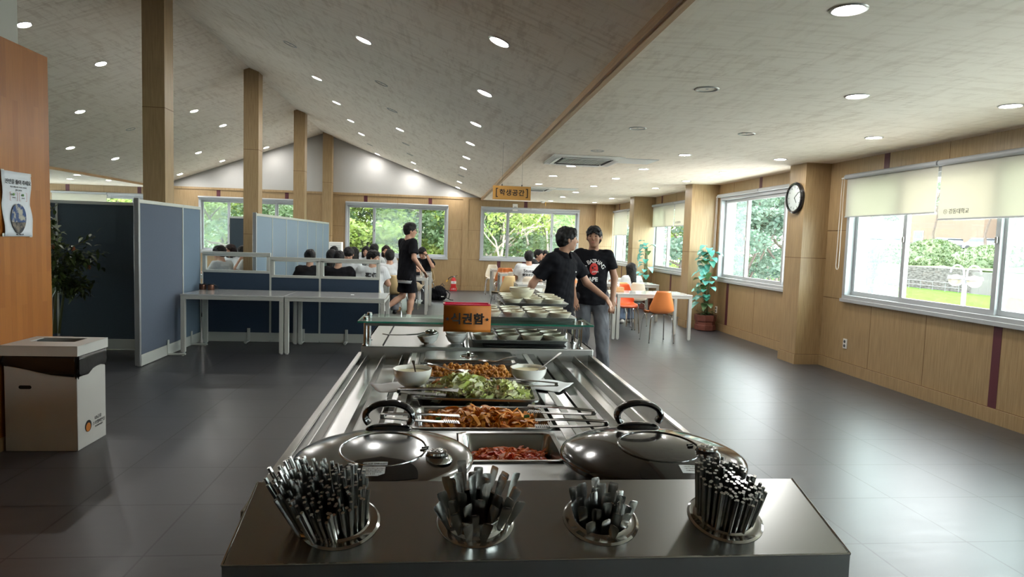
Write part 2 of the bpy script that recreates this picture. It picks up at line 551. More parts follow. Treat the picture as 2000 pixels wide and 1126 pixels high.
class MB:
    def __init__(s):
        s.v, s.f, s.m, s.mats = [], [], [], []
        s.T = None
    def mi(s, m):
        m = MAT[m] if isinstance(m, str) else m
        if m not in s.mats: s.mats.append(m)
        return s.mats.index(m)
    def add(s, vs, fs, m):
        k = len(s.v)
        i = s.mi(m)
        if s.T is not None:
            vs = [tuple(s.T @ Vector(p)) for p in vs]
        s.v += [tuple(p) for p in vs]
        s.f += [tuple(k+a for a in q) for q in fs]
        s.m += [i]*len(fs)
        return s
    def box(s, x0, x1, y0, y1, z0, z1, m):
        vs = [(x, y, z) for z in (z0, z1) for y in (y0, y1) for x in (x0, x1)]
        return s.add(vs, [(0, 2, 3, 1), (4, 5, 7, 6), (0, 1, 5, 4), (2, 6, 7, 3), (0, 4, 6, 2), (1, 3, 7, 5)], m)
    def cbox(s, c, d, m, R=None):
        vs = [Vector((x*d[0]/2, y*d[1]/2, z*d[2]/2)) for z in (-1, 1) for y in (-1, 1) for x in (-1, 1)]
        if R is not None: vs = [R @ p for p in vs]
        return s.add([p+Vector(c) for p in vs], [(0, 2, 3, 1), (4, 5, 7, 6), (0, 1, 5, 4), (2, 6, 7, 3), (0, 4, 6, 2), (1, 3, 7, 5)], m)
    def loft(s, rings, m, cap0=True, cap1=True, closed=True):
        n = len(rings[0])
        vs = [p for r in rings for p in r]
        fs = []
        for i in range(len(rings)-1):
            for j in range(n if closed else n-1):
                a, b = i*n+j, i*n+(j+1) % n
                fs.append((a, b, b+n, a+n))
        if cap0: fs.append(tuple(range(n))[::-1])
        if cap1: fs.append(tuple((len(rings)-1)*n+j for j in range(n)))
        return s.add(vs, fs, m)
    def lathe(s, prof, m, c=(0, 0, 0), n=24, cap0=False, cap1=False, sx=1., sy=1., R=None):
        rings = []
        for r, z in prof:
            ring = [Vector((r*sx*cos(2*pi*i/n), r*sy*sin(2*pi*i/n), z)) for i in range(n)]
            if R is not None: ring = [R @ p for p in ring]
            rings.append([p+Vector(c) for p in ring])
        return s.loft(rings, m, cap0, cap1)
    def cyl(s, a, b, r, m, r2=None, n=12, caps=True):
        a, b = Vector(a), Vector(b)
        r2 = r if r2 is None else r2
        R = (b-a).to_track_quat('Z', 'Y').to_matrix()
        L = (b-a).length
        return s.lathe([(r, 0), (r2, L)], m, a, n, caps, caps, R=R)
    def tube(s, pts, r, m, n=8, caps=True):
        pts = [Vector(p) for p in pts]
        rings = []
        up = None
        for i, p in enumerate(pts):
            d = (pts[min(i+1, len(pts)-1)]-pts[max(i-1, 0)]).normalized()
            if up is None:
                up = Vector((0, 0, 1)) if abs(d.z) < .9 else Vector((1, 0, 0))
            u = (up - d*up.dot(d)).normalized()
            up = u
            w = d.cross(u)
            rr = r[i] if isinstance(r, (list, tuple)) else r
            rings.append([p + (u*cos(2*pi*k/n)+w*sin(2*pi*k/n))*rr for k in range(n)])
        return s.loft(rings, m, caps, caps)
    def ell(s, c, r, m, n=14, k=8, R=None):
        prof = [(max(sin(pi*i/k), 1e-4), -cos(pi*i/k)) for i in range(k+1)]
        rings = []
        for a, z in prof:
            ring = [Vector((a*r[0]*cos(2*pi*i/n), a*r[1]*sin(2*pi*i/n), z*r[2])) for i in range(n)]
            if R is not None: ring = [R @ p for p in ring]
            rings.append([p+Vector(c) for p in ring])
        return s.loft(rings, m, True, True)
    def mesh(s, name, smooth=True, angle=38):
        me = bpy.data.meshes.new(name)
        me.from_pydata(s.v, [], s.f)
        for m in s.mats: me.materials.append(m)
        me.polygons.foreach_set('material_index', s.m)
        if smooth:
            me.polygons.foreach_set('use_smooth', [True]*len(me.polygons))
            me.update()
            me.set_sharp_from_angle(angle=radians(angle))
        me.update()
        return me
    def build(s, name, parent=None, world=False, bevel=0, label=None, smooth=True, loc=None, seg=2, angle=38):
        if world and parent is not None:
            W_ = parent
            off = Vector((0, 0, 0))
            while W_ is not None:
                off += Vector(W_.location)
                W_ = W_.parent
            s.v = [(a-off.x, b-off.y, c-off.z) for a, b, c in s.v]
        if loc is not None:
            s.v = [(a-loc[0], b-loc[1], c-loc[2]) for a, b, c in s.v]
        o = link(name, s.mesh(name, smooth, angle), parent, label)
        if loc is not None: o.location = loc
        if bevel:
            md = o.modifiers.new('bevel', 'BEVEL')
            md.width = bevel
            md.segments = seg
            md.limit_method = 'ANGLE'
            md.angle_limit = radians(40)
            md.harden_normals = False
        return o

def text_mesh(body, size, m, extrude=.0006, bold=0., align='CENTER', spacing=1., shear=0.):
    c = bpy.data.curves.new('lettering', 'FONT')
    c.body = body
    c.size = size
    c.extrude = extrude
    c.offset = bold*size
    c.align_x = align
    c.align_y = 'CENTER'
    c.space_character = spacing
    c.shear = shear
    o = bpy.data.objects.new('lettering', c)
    COL.objects.link(o)
    bpy.context.view_layer.update()
    dg = bpy.context.evaluated_depsgraph_get()
    me = bpy.data.meshes.new_from_object(o.evaluated_get(dg))
    bpy.data.objects.remove(o)
    bpy.data.curves.remove(c)
    me.materials.clear()
    me.materials.append(MAT[m] if isinstance(m, str) else m)
    for p in me.polygons: p.material_index = 0
    return me

def text(body, size, m, loc, rot, parent, name='lettering', world=True, **k):
    me = text_mesh(body, size, m, **k)
    o = link(name, me, parent)
    L = Vector(loc)
    if world:
        p = parent
        while p is not None:
            L -= Vector(p.location)
            p = p.parent
    o.location = L
    o.rotation_euler = rot
    return o

ORD = ['first', 'second', 'third', 'fourth', 'fifth', 'sixth', 'seventh', 'eighth', 'ninth', 'tenth', 'eleventh', 'twelfth']

# ------------------------------------------------------------------ distance-field modelling (people, soft things)
class Field:
    def __init__(s, lo, hi, vox):
        s.lo = np.array(lo, np.float32)
        s.vox = vox
        s.n = np.maximum(((np.array(hi)-np.array(lo))/vox).astype(int)+2, 4)
        s.a = np.full(tuple(s.n), .5, np.float32)
        s.ax = [s.lo[i]+np.arange(s.n[i], dtype=np.float32)*vox for i in range(3)]
    def blk(s, lo, hi):
        sl = []
        for i in range(3):
            a = int(max(0, math.floor((lo[i]-s.lo[i])/s.vox)))
            b = int(min(s.n[i], math.ceil((hi[i]-s.lo[i])/s.vox)+1))
            if b <= a: return None, None
            sl.append(slice(a, b))
        X = s.ax[0][sl[0]][:, None, None]
        Y = s.ax[1][sl[1]][None, :, None]
        Z = s.ax[2][sl[2]][None, None, :]
        return tuple(sl), (X, Y, Z)
    def put(s, fn, lo, hi, k=.02):
        pad = k+s.vox*3
        sl, P = s.blk([v-pad for v in lo], [v+pad for v in hi])
        if sl is None: return
        d = fn(*P)
        o = s.a[sl]
        if k > 0:
            h = np.clip(.5+.5*(o-d)/k, 0, 1)
            s.a[sl] = o*(1-h)+d*h-k*h*(1-h)
        else:
            s.a[sl] = np.minimum(o, d)
    def cone(s, a, b, ra, rb, k=.02, cut=None, cutd=None):
        a = np.array(a, np.float32); b = np.array(b, np.float32)
        ab = b-a
        L2 = float(ab@ab)+1e-9
        def fn(X, Y, Z):
            t = np.clip(((X-a[0])*ab[0]+(Y-a[1])*ab[1]+(Z-a[2])*ab[2])/L2, 0, 1)
            d = np.sqrt((X-a[0]-t*ab[0])**2+(Y-a[1]-t*ab[1])**2+(Z-a[2]-t*ab[2])**2)-(ra+(rb-ra)*t)
            if cut is not None:
                n_ = cutd
                d = np.maximum(d, (X-cut[0])*n_[0]+(Y-cut[1])*n_[1]+(Z-cut[2])*n_[2])
            return d
        R = max(ra, rb)
        s.put(fn, np.minimum(a, b)-R, np.maximum(a, b)+R, k)
    def ell(s, c, r, k=.02, R=None, sub=False):
        c = np.array(c, np.float32); r = np.array(r, np.float32)
        Rm = None if R is None else np.array(R, np.float32)   # columns = local axes
        def fn(X, Y, Z):
            x, y, z = X-c[0], Y-c[1], Z-c[2]
            if Rm is not None:
                x, y, z = (x*Rm[0, 0]+y*Rm[1, 0]+z*Rm[2, 0], x*Rm[0, 1]+y*Rm[1, 1]+z*Rm[2, 1], x*Rm[0, 2]+y*Rm[1, 2]+z*Rm[2, 2])
            k0 = np.sqrt((x/r[0])**2+(y/r[1])**2+(z/r[2])**2)
            k1 = np.sqrt((x/r[0]**2)**2+(y/r[1]**2)**2+(z/r[2]**2)**2)+1e-9
            return k0*(k0-1)/k1
        m = float(r.max())
        if sub:
            sl, P = s.blk(c-m-.02, c+m+.02)
            if sl is None: return
            d = -fn(*P)
            o = s.a[sl]
            h = np.clip(.5-.5*(o-d)/k, 0, 1)
            s.a[sl] = o*(1-h)+d*h+k*h*(1-h)
        else:
            s.put(fn, c-m, c+m, k)
    def ecyl(s, o, R, prof, k=.02):
        """elliptic column along local z; prof = [(z, a, b)]"""
        o = np.array(o, np.float32); R = np.array(R, np.float32)
        zs = np.array([p[0] for p in prof]); A = np.array([p[1] for p in prof]); B = np.array([p[2] for p in prof])
        def fn(X, Y, Z):
            x, y, z = X-o[0], Y-o[1], Z-o[2]
            x, y, z = (x*R[0, 0]+y*R[1, 0]+z*R[2, 0], x*R[0, 1]+y*R[1, 1]+z*R[2, 1], x*R[0, 2]+y*R[1, 2]+z*R[2, 2])
            a = np.interp(z, zs, A); b = np.interp(z, zs, B)
            q = np.sqrt((x/a)**2+(y/b)**2)
            d = (q-1)*np.minimum(a, b)
            return np.maximum(d, np.maximum(zs[0]-z, z-zs[-1])).astype(np.float32)
        m = max(A.max(), B.max())
        e = [o+R[:, 2]*zs[0], o+R[:, 2]*zs[-1]]
        s.put(fn, np.minimum(*e)-m, np.maximum(*e)+m, k)
    def noise(s, amp, freq, seed=0):
        X, Y, Z = s.ax[0][:, None, None], s.ax[1][None, :, None], s.ax[2][None, None, :]
        rs = np.random.RandomState(seed)
        tot = 0
        for o in range(4):
            d = rs.normal(size=3); d /= np.linalg.norm(d)
            e = rs.normal(size=3); e /= np.linalg.norm(e)
            f = freq*(1+.7*o)
            tot = tot+np.sin((X*d[0]+Y*d[1]+Z*d[2])*f+rs.uniform(0, 6))*np.sin((X*e[0]+Y*e[1]+Z*e[2])*f*.8+rs.uniform(0, 6))
        s.a += (amp*.5*tot).astype(np.float32)
    def cutplane(s, p, n_):
        X, Y, Z = s.ax[0][:, None, None], s.ax[1][None, :, None], s.ax[2][None, None, :]
        s.a = np.maximum(s.a, ((X-p[0])*n_[0]+(Y-p[1])*n_[1]+(Z-p[2])*n_[2]).astype(np.float32))
    def mesh(s, name, material):
        a = np.pad(s.a, 1, constant_values=.5)
        n = a.shape
        ins = a < 0
        cn = tuple(i-1 for i in n)
        cnt = np.zeros(cn, np.float32)
        acc = [np.zeros(cn, np.float32) for _ in range(3)]
        edges = []
        for ax in range(3):
            s0 = [slice(None)]*3; s1 = [slice(None)]*3
            s0[ax] = slice(0, -1); s1[ax] = slice(1, None)
            A, B = a[tuple(s0)], a[tuple(s1)]
            cr = ins[tuple(s0)] != ins[tuple(s1)]
            I = np.argwhere(cr)
            if len(I) == 0: continue
            va, vb = A[cr], B[cr]
            t = va/(va-vb)
            o1, o2 = [k for k in range(3) if k != ax]
            P = I.astype(np.float32)
            P[:, ax] += t
            for d1 in (0, -1):
                for d2 in (0, -1):
                    C = I.copy()
                    C[:, o1] += d1; C[:, o2] += d2
                    ok = (C[:, o1] >= 0) & (C[:, o2] >= 0) & (C[:, o1] < cn[o1]) & (C[:, o2] < cn[o2])
                    C = C[ok]
                    idx = np.ravel_multi_index(C.T, cn)
                    m_ = int(np.prod(cn))
                    cnt += np.bincount(idx, minlength=m_).reshape(cn).astype(np.float32)
                    for q in range(3):
                        acc[q] += np.bincount(idx, weights=P[ok][:, q], minlength=m_).reshape(cn).astype(np.float32)
            edges.append((ax, I, ins[tuple(s0)][cr]))
        act = cnt > 0
        vid = np.full(cn, -1, np.int64)
        vid[act] = np.arange(act.sum())
        V = np.stack([acc[q][act]/cnt[act] for q in range(3)], 1)
        V = (V-1)*s.vox+s.lo
        Fs = []
        for ax, I, flip in edges:
            o1, o2 = (ax+1) % 3, (ax+2) % 3
            q = []
            for d1, d2 in ((-1, -1), (0, -1), (0, 0), (-1, 0)):
                C = I.copy(); C[:, o1] += d1; C[:, o2] += d2
                C = np.clip(C, 0, np.array(cn)-1)
                q.append(vid[C[:, 0], C[:, 1], C[:, 2]])
            Q = np.stack(q, 1)
            Q[~flip] = Q[~flip][:, ::-1]
            Fs.append(Q)
        Q = np.concatenate(Fs)
        Q = Q[(Q >= 0).all(1)]
        me = bpy.data.meshes.new(name)
        me.vertices.add(len(V)); me.vertices.foreach_set('co', V.astype(np.float32).ravel())
        me.loops.add(len(Q)*4); me.loops.foreach_set('vertex_index', Q.astype(np.int32).ravel())
        me.polygons.add(len(Q))
        me.polygons.foreach_set('loop_start', np.arange(0, len(Q)*4, 4, dtype=np.int32))
        me.polygons.foreach_set('use_smooth', np.ones(len(Q), bool))
        me.update(calc_edges=True)
        me.validate()
        me.materials.append(MAT[material] if isinstance(material, str) else material)
        return me
# ------------------------------------------------------------------ room shell
RX, BY, LX, FY, CZ = 4.93, 19.0, -11.7, -4.0, 2.6
RIDX, RIDZ, EX, EZ, LEX = -3.36, 4.27, 1.03, 2.65, -7.75
WZ0, WZ1 = .90, 2.37
WIN_R = [(15.72, 18.9), (12.12, 15.3), (8.27, 11.45), (4.49, 7.67), (.72, 3.90), (-3.1, .08)]
WIN_L_ADDED = [(15.72, 18.6), (12.12, 15.0), (8.27, 11.15), (4.49, 7.37)]  # unseen left-wall windows, added so daylight reaches the left slope
WIN_F = []
WIN_B = [(-10.45, -7.6), (-6.69, -3.85), (-2.75, .12), (1.04, 3.91)]

def S(o):
    o['kind'] = 'structure'
    return o

m = MB(); m.box(LX-.3, RX+.3, FY-.3, BY+.3, -.2, 0, 'floor'); S(m.build('floor'))

def wall_run(m, along, fixed, thick, a0, a1, wins, ztop, sgn):
    """wood wall along an axis with window openings"""
    def bx(u0, u1, z0, z1, mt='wood', off=0., th=None):
        t0, t1 = sorted((fixed-sgn*off, fixed+sgn*(thick if th is None else th)))
        if along == 'y': m.box(t0, t1, u0, u1, z0, z1, mt)
        else: m.box(u0, u1, t0, t1, z0, z1, mt)
    cur = a0
    for w0, w1 in sorted(wins):
        if w0 > cur: bx(cur, w0, 0, ztop)
        bx(w0, w1, 0, WZ0); bx(w0, w1, WZ1, ztop)
        cur = w1
    if cur < a1: bx(cur, a1, 0, ztop)
    bx(a0, a1, 0, .13, off=.018, th=0)
    bx(a0, a1, .13, .136, 'wood_groove', .002, 0)
    return bx

m = MB()
bx = wall_run(m, 'y', RX, .28, FY, BY, WIN_R, CZ, 1)
def vj(y, z0, z1): bx(y-.003, y+.003, z0, z1, 'wood_groove', .0015, 0)
def st(y, z0, z1, w=.045): bx(y-w, y+w, z0, z1, 'wood_dark', .003, 0)
for w0, w1 in WIN_R:
    for z in (.895, 1.745):
        for a, b in ((w1+.0, w1+.42), (w0-.42, w0)):
            bx(a, b, z-.003, z+.003, 'wood_groove', .0015, 0)
for y in (10.0, 7.12, 6.24, 8.72, 13.0, 14.9, 16.3, 17.4, 4.47, 3.3, 2.4): vj(y, .136, WZ0)
for y in (6.10, 10.96, 13.79, 8.95, 11.95, 17.3, 3.3): vj(y, WZ1, CZ)
for y in (11.0, 9.05, 5.36, 13.9, 17.9, 1.5): st(y, .136, WZ0)
for y in (10.0, 7.03, 14.72, 18.4, 2.4): st(y, WZ1, CZ)
S(m.build('wall_right'))

m = MB()
bx = wall_run(m, 'x', BY, .28, LX, RX, WIN_B, 2.6, 1)
for x in (-1.31, 1.575, 3.47, -9.14, -5.3): bx(x-.003, x+.003, WZ1, 2.6, 'wood_groove', .0015, 0)
for x in (-2.2, -.40, 2.33, -6.17, -4.35, -8.23, -10.06): bx(x-.05, x+.05, WZ1, 2.6, 'wood_dark', .003, 0)
for x in (-2.2, -.4, 2.33, 1.6, .98): 
    if x in (.98, -.4, -2.2): continue
    bx(x-.05, x+.05, .136, WZ0, 'wood_dark', .003, 0)
for x in (-2.0, -.6, 1.2, 3.4): bx(x-.003, x+.003, .136, WZ0, 'wood_groove', .0015, 0)
for a, b in ((.12, 1.04), (-3.85, -2.75), (3.91, 4.93), (-7.6, -6.69)):
    for z in (.895, 1.73): bx(a, b, z-.003, z+.003, 'wood_groove', .0015, 0)
# white gable above a wooden cap rail
m.box(LX, RX, BY, BY+.28, 2.6, 4.5, 'white_wall')
m.box(LEX, EX, BY-.02, BY, 2.60, 2.66, 'wood')
m.box(LEX, EX, BY-.022, BY-.019, 2.595, 2.60, 'wood_groove')
S(m.build('wall_back'))
m = MB(); wall_run(m, 'y', LX, .28, FY, BY, WIN_L_ADDED, 2.62, -1); S(m.build('wall_left'))
m = MB(); m.box(LX, RX, FY-.28, FY, 0, 2.62, 'white_wall'); m.box(LX, RX, FY-.28, FY, 2.62, 4.5, 'white_wall'); S(m.build('wall_front'))
m = MB()
m.box(EX+.02, RX+.28, FY-.28, BY+.28, CZ, CZ+.2, 'ceil')
m.box(LX-.28, LEX-.02, FY-.28, BY+.28, CZ, CZ+.2, 'ceil')
S(m.build('ceiling', smooth=False))
m = MB()
def slab(x0, z0, x1, z1, mt):
    vs = [(x0, FY-.28, z0), (x1, FY-.28, z1), (x1, BY+.28, z1), (x0, BY+.28, z0), (x0, FY-.28, z0+.2), (x1, FY-.28, z1+.2), (x1, BY+.28, z1+.2), (x0, BY+.28, z0+.2)]
    m.add(vs, [(0, 1, 2, 3), (4, 7, 6, 5), (0, 4, 5, 1), (1, 5, 6, 2), (2, 6, 7, 3), (3, 7, 4, 0)], mt)
slab(EX, EZ, RIDX, RIDZ, 'ceil_slope'); slab(LEX, EZ, RIDX, RIDZ, 'ceil_slope')
S(m.build('ceiling_sloped', smooth=False))
m = MB()
m.box(EX, EX+.022, FY, BY, CZ-.004, EZ+.03, 'wood_trim')
m.box(EX+.022, EX+.06, FY, BY, CZ-.012, CZ, 'wood_trim')
S(m.build('trim_1'))
m = MB()
m.box(LEX-.022, LEX, FY, BY, CZ-.004, EZ+.03, 'wood_trim')
S(m.build('trim_2'))
# roof skin so that no sky leaks in over the sloped ceiling ends
# pillars
def pillar(name, x0, x1, y0, y1, z1, joints=(1.386,), base=True, col='wood'):
    m = MB()
    m.box(x0, x1, y0, y1, 0, z1, col)
    if base:
        m.box(x0-.014, x1+(.014 if x1 < RX-.01 else 0), y0-.014, y1+.014, 0, .128, col)
    for z in joints: m.box(x0-.0015, x1+(.0015 if x1 < RX-.01 else 0), y0-.0015, y1+.0015, z-.004, z+.004, 'wood_groove')
    m.box(x0-.0015, x1+.0, y0-.0015, y1+.0015, .128, .134, 'wood_groove')
    return S(m.build(name))
for i, (x0, y0, y1) in enumerate(((4.59, 8.10, 8.19+.31), (4.42, 11.56, 11.91), (4.42, 15.20, 15.55), (4.36, 18.82, 19.0), (4.59, 4.1, 4.45))):
    pillar('wall_pillar' if i == 0 else 'wall_pillar', x0, RX, y0, y1, CZ)
pillar('wall_pillar', .53, .69, BY-.03, BY, 2.66, joints=())
for x0, y0 in ((-3.512, 8.2), (-3.452, 11.9), (-3.430, 15.6), (-3.34, 18.72)):
    pillar('ridge_column', x0, x0+.248, y0, y0+.25, 4.36, joints=(2.9, 1.45), base=False)

# dividing wall of orange wood strips at the left, white above
m = MB(); m.box(-3.04, -2.87, FY, 5.19, .0, 2.70, 'orange'); m.box(-3.04, -2.862, FY, 5.195, 0, .09, 'wood')
S(m.build('wall_wood_divider'))
m = MB(); m.box(-3.02, -2.885, FY, 4.885, 2.70, 4.12, 'white_wall'); S(m.build('wall_divider_upper'))

# ------------------------------------------------------------------ windows
def window(n, axis, a0, a1, fixed, haze=(1, 0, 1)):
    """three-light sliding window; axis 'y' = in the right wall, 'x' = in the back wall. u runs along the wall"""
    root = bpy.data.objects.new('window_%d' % n, None)
    COL.objects.link(root); root['kind'] = 'structure'
    flip = -1 if n > 10 else 1
    if axis == 'y': root.location = (fixed, (a0+a1)/2, WZ0)
    else: root.location = ((a0+a1)/2, fixed, WZ0)
    Wd = a1-a0; Hh = WZ1-WZ0
    def B(m, u0, u1, d0, d1, z0, z1, mt):      # d = depth, positive outwards
        d0, d1 = sorted((d0*flip, d1*flip))
        if axis == 'y': m.box(d0, d1, u0, u1, z0, z1, mt)
        else: m.box(u0, u1, d0, d1, z0, z1, mt)
    h = Wd/2
    m = MB(); t = .055
    for q in ((-h, h, 0, t), (-h, h, Hh-t, Hh)): B(m, q[0], q[1], -.025, .13, q[2], q[3], 'frame')
    for q in ((-h, -h+t), (h-t, h)): B(m, q[0], q[1], -.025, .13, t, Hh-t, 'frame')
    m.build('window_frame', root, bevel=.004)
    m = MB(); B(m, -h-.01, h+.01, -.045, -.02, -.03, .012, 'frame'); m.build('window_sill', root, bevel=.004)
    cuts = [-h+t, -h+t+(Wd-2*t)*.27 if axis == 'x' else -h+t+(Wd-2*t)*.30, h-t-((Wd-2*t)*.27 if axis == 'x' else (Wd-2*t)*.30), h-t]
    for i in range(3):
        u0, u1 = cuts[i], cuts[i+1]
        d = .02 if i == 1 else .06
        if i == 1: u0 -= .02; u1 += .02
        m = MB(); s = .052
        B(m, u0, u1, d, d+.035, t, t+s, 'frame'); B(m, u0, u1, d, d+.035, Hh-t-s, Hh-t, 'frame')
        B(m, u0, u0+s, d, d+.035, t+s, Hh-t-s, 'frame'); B(m, u1-s, u1, d, d+.035, t+s, Hh-t-s, 'frame')
        sash = m.build('window_sash', root, bevel=.003)
        m = MB(); B(m, u0+s, u1-s, d+.015, d+.019, t+s, Hh-t-s, 'glass_hazy' if haze[i] else 'glass')
        m.build('window_pane', sash)
        if i == 1:
            for uu in (u0+.026, u1-.026):
                m = MB(); B(m, uu-.011, uu+.011, d-.02, d, Hh*.5-.03, Hh*.5+.03, 'steel_dark'); m.build('sash_lock', sash, bevel=.003)
    return root
k = 1
for i, (a, b) in enumerate(WIN_R):
    window(k, 'y', a, b, RX, haze=(1, 0, 1) if i != 2 else (0, 0, 1)); k += 1
for i, (a, b) in enumerate(WIN_B):
    window(k, 'x', a, b, BY, haze=((1, 0, 1), (1, 0, 0), (0, 1, 0), (0, 0, 1))[i]); k += 1
k = 11
for a, b in WIN_L_ADDED: window(k, 'y', a, b, LX); k += 1
for a, b in WIN_F: window(k, 'x', a, b, FY); k += 1


# ------------------------------------------------------------------ roller blinds
def blind(axis, a0, a1, fixed, zbot, label, cord=True, logo=False, group=None):
    p = -1 if axis == 'y' else -1
    c = (a0+a1)/2
    loc = (fixed-.06, c, WZ1) if axis == 'y' else (c, fixed-.06, WZ1)
    t = thing('roller_blind', label, 'blind', loc, 0, group)
    h = (a1-a0)/2-.006
    def P(u, d, z): return (d, u, z) if axis == 'y' else (u, d, z)
    m = MB(); m.tube([P(-h, 0, .02), P(h, 0, .02)], .030, 'frame', 12); m.build('headrail', t)
    drop = zbot-WZ1
    if drop < -.08:
        m = MB()
        q0, q1 = P(-h+.012, .012, 0), P(h-.012, .015, .02)
        m.box(min(q0[0], q1[0]), max(q0[0], q1[0]), min(q0[1], q1[1]), max(q0[1], q1[1]), drop, .02, 'blind')
        f = m.build('fabric', t)
        m = MB(); m.tube([P(-h+.01, .013, drop), P(h-.01, .013, drop)], .009, 'grey_plastic', 8); m.build('bottom_bar', t)
        if logo:
            tx = text('ⓢ 강동대학교', .055, 'text_grey', (0, 0, 0), (radians(90), 0, radians(-90)), f, world=False, extrude=.0008)
            tx.location = (.008, h-.24, drop+.07)
    if cord:
        pts = [P(h+.03, 0, .01)]
        for i in range(12):
            a = i/11*pi
            pts.append(P(h+.045-.03*cos(a), -.01, -1.05-.06*sin(a)))
        pts.append(P(h+.075, 0, .01))
        m = MB(); m.tube(pts, .0035, 'white_plastic', 6); m.tube([P(h-.01, 0, .01), P(h+.08, 0, .01)], .01, 'white_plastic', 6)
        m.build('pull_cord', t)
    return t
blind('y', 6.16, 7.69, RX, 1.905, 'short cream roller blind on the far half of the nearest right-hand window')
blind('y', 4.5, 6.15, RX, 1.835, 'longer cream roller blind with school name on the nearest right-hand window', cord=False, logo=True)
blind('y', 9.92, 11.47, RX, 2.36, 'rolled-up blind over the far half of the window left of the clock')
blind('y', 8.52, 9.91, RX, 2.36, 'rolled-up blind over the near half of the window left of the clock', cord=False)
blind('y', 13.75, 15.32, RX, 1.90, 'half-lowered cream blind on far half of the second right window from the back', logo=False)
blind('y', 12.13, 13.74, RX, 1.90, 'half-lowered cream blind with small logo, near half of second right window from the back', cord=False, logo=True)
blind('y', 17.35, 18.8, RX, 1.72, 'lowest cream blind, on the right-hand window nearest the back corner')
blind('y', 15.75, 17.34, RX, 1.95, 'cream blind on near half of the right-hand window nearest the back corner', cord=False)
blind('x', -10.45, -9.03, BY, 2.12, 'lowered cream blind on the far left back window')
blind('x', -9.02, -7.6, BY, 2.36, 'rolled-up blind beside the lowered one on the far left back window', cord=False)
for (a, b), w in zip(WIN_B[1:], ('left back window behind the blue partitions', 'middle back window behind the standing man', 'back window under the hanging sign')):
    c = (a+b)/2
    blind('x', a, c, BY, 2.36, 'rolled-up white blind, left half of the '+w, cord=False)
    blind('x', c, b, BY, 2.36, 'rolled-up white blind, right half of the '+w, cord=False)

# ------------------------------------------------------------------ recessed downlights
def light_proto(on):
    t = thing('downlight', 'x', 'ceiling light')
    m = MB()
    m.lathe([(.076, .012), (.078, -.002), (.084, -.007), (.094, -.005), (.098, .0)], 'lamp_rim', n=28)
    m.build('lamp_rim', t)
    m = MB()
    if on:
        m.lathe([(.0005, -.004), (.04, -.0035), (.07, -.001), (.078, .004)], 'lens_on', n=28, cap0=True)
        m.build('lamp_lens', t)
    else:
        m.lathe([(.078, .002), (.060, .03), (.04, .045), (.0005, .05)], 'lens_off', n=28)
        m.build('reflector', t)
        m = MB(); m.ell((0, 0, .02), (.03, .03, .022), 'grey_plastic'); m.build('bulb', t)
    return t
LP = {True: None, False: None}
def downlight(x, y, on, label, slope=0):
    z = CZ-.001
    ang = math.atan2(RIDZ-EZ, EX-RIDX)
    if slope:
        z = EZ+(EX-x)*(RIDZ-EZ)/(EX-RIDX) if slope > 0 else EZ+(x-LEX)*(RIDZ-EZ)/(RIDX-LEX)
        z -= .002
    if LP[on] is None:
        LP[on] = t = light_proto(on)
        t.location = (x, y, z); t['label'] = label
    else:
        t = copy_of(LP[on], (x, y, z), label=label)
    t['group'] = 'round recessed downlights'; t.scale = (.86, .86, .86)
    t.rotation_euler = (0, ang*slope, 0)
    return t
def row(x, name, ys, off=(), slope=0, skip=()):
    for i, y in enumerate(ys):
        if i in skip: continue
        on = i not in off
        downlight(x, y, on, '%s round downlight, %s in the %s' % ('lit' if on else 'unlit', ORD[i], name), slope)
Y1 = [6.26, 7.92, 9.6, 11.18, 12.87, 14.63, 16.3, 18.12]
row(1.82, 'flat-ceiling row next to the wood fascia', [2.94, 4.58]+Y1[:6], off=(1, 2, 3))
row(2.91, 'middle row of the flat ceiling', [4.53]+Y1, off=(1,))
row(4.13, 'flat-ceiling row nearest the right windows', [4.55]+[6.11, 7.91, 9.55, 11.11, 12.77, 14.6, 16.18, 18.09], skip=(6,))
S1 = [4.79, 6.47, 8.23, 9.91, 11.65, 13.40, 15.07, 16.75, 18.6]
row(.36, 'lowest row of the right slope', S1, off=(6,), slope=1)
row(-.79, 'middle row of the right slope', S1[1:], off=(1, 2, 4, 5), slope=1)
row(-1.86, 'top row of the right slope', S1[2:], off=(0, 5), slope=1)
row(-4.78, 'top row of the left slope', [8.21, 9.9, 13.35, 15.0, 18.5], slope=-1)
row(-5.89, 'middle row of the left slope', [11.52, 13.26, 16.72, 18.43], off=(1,), slope=-1)
row(-6.96, 'lowest row of the left slope', [13.26, 14.96, 18.43], slope=-1)
row(-7.95, 'far left flat ceiling row by the fascia', [15.39, 16.75])
row(-8.85, 'far left flat ceiling row by the wall', [16.81])

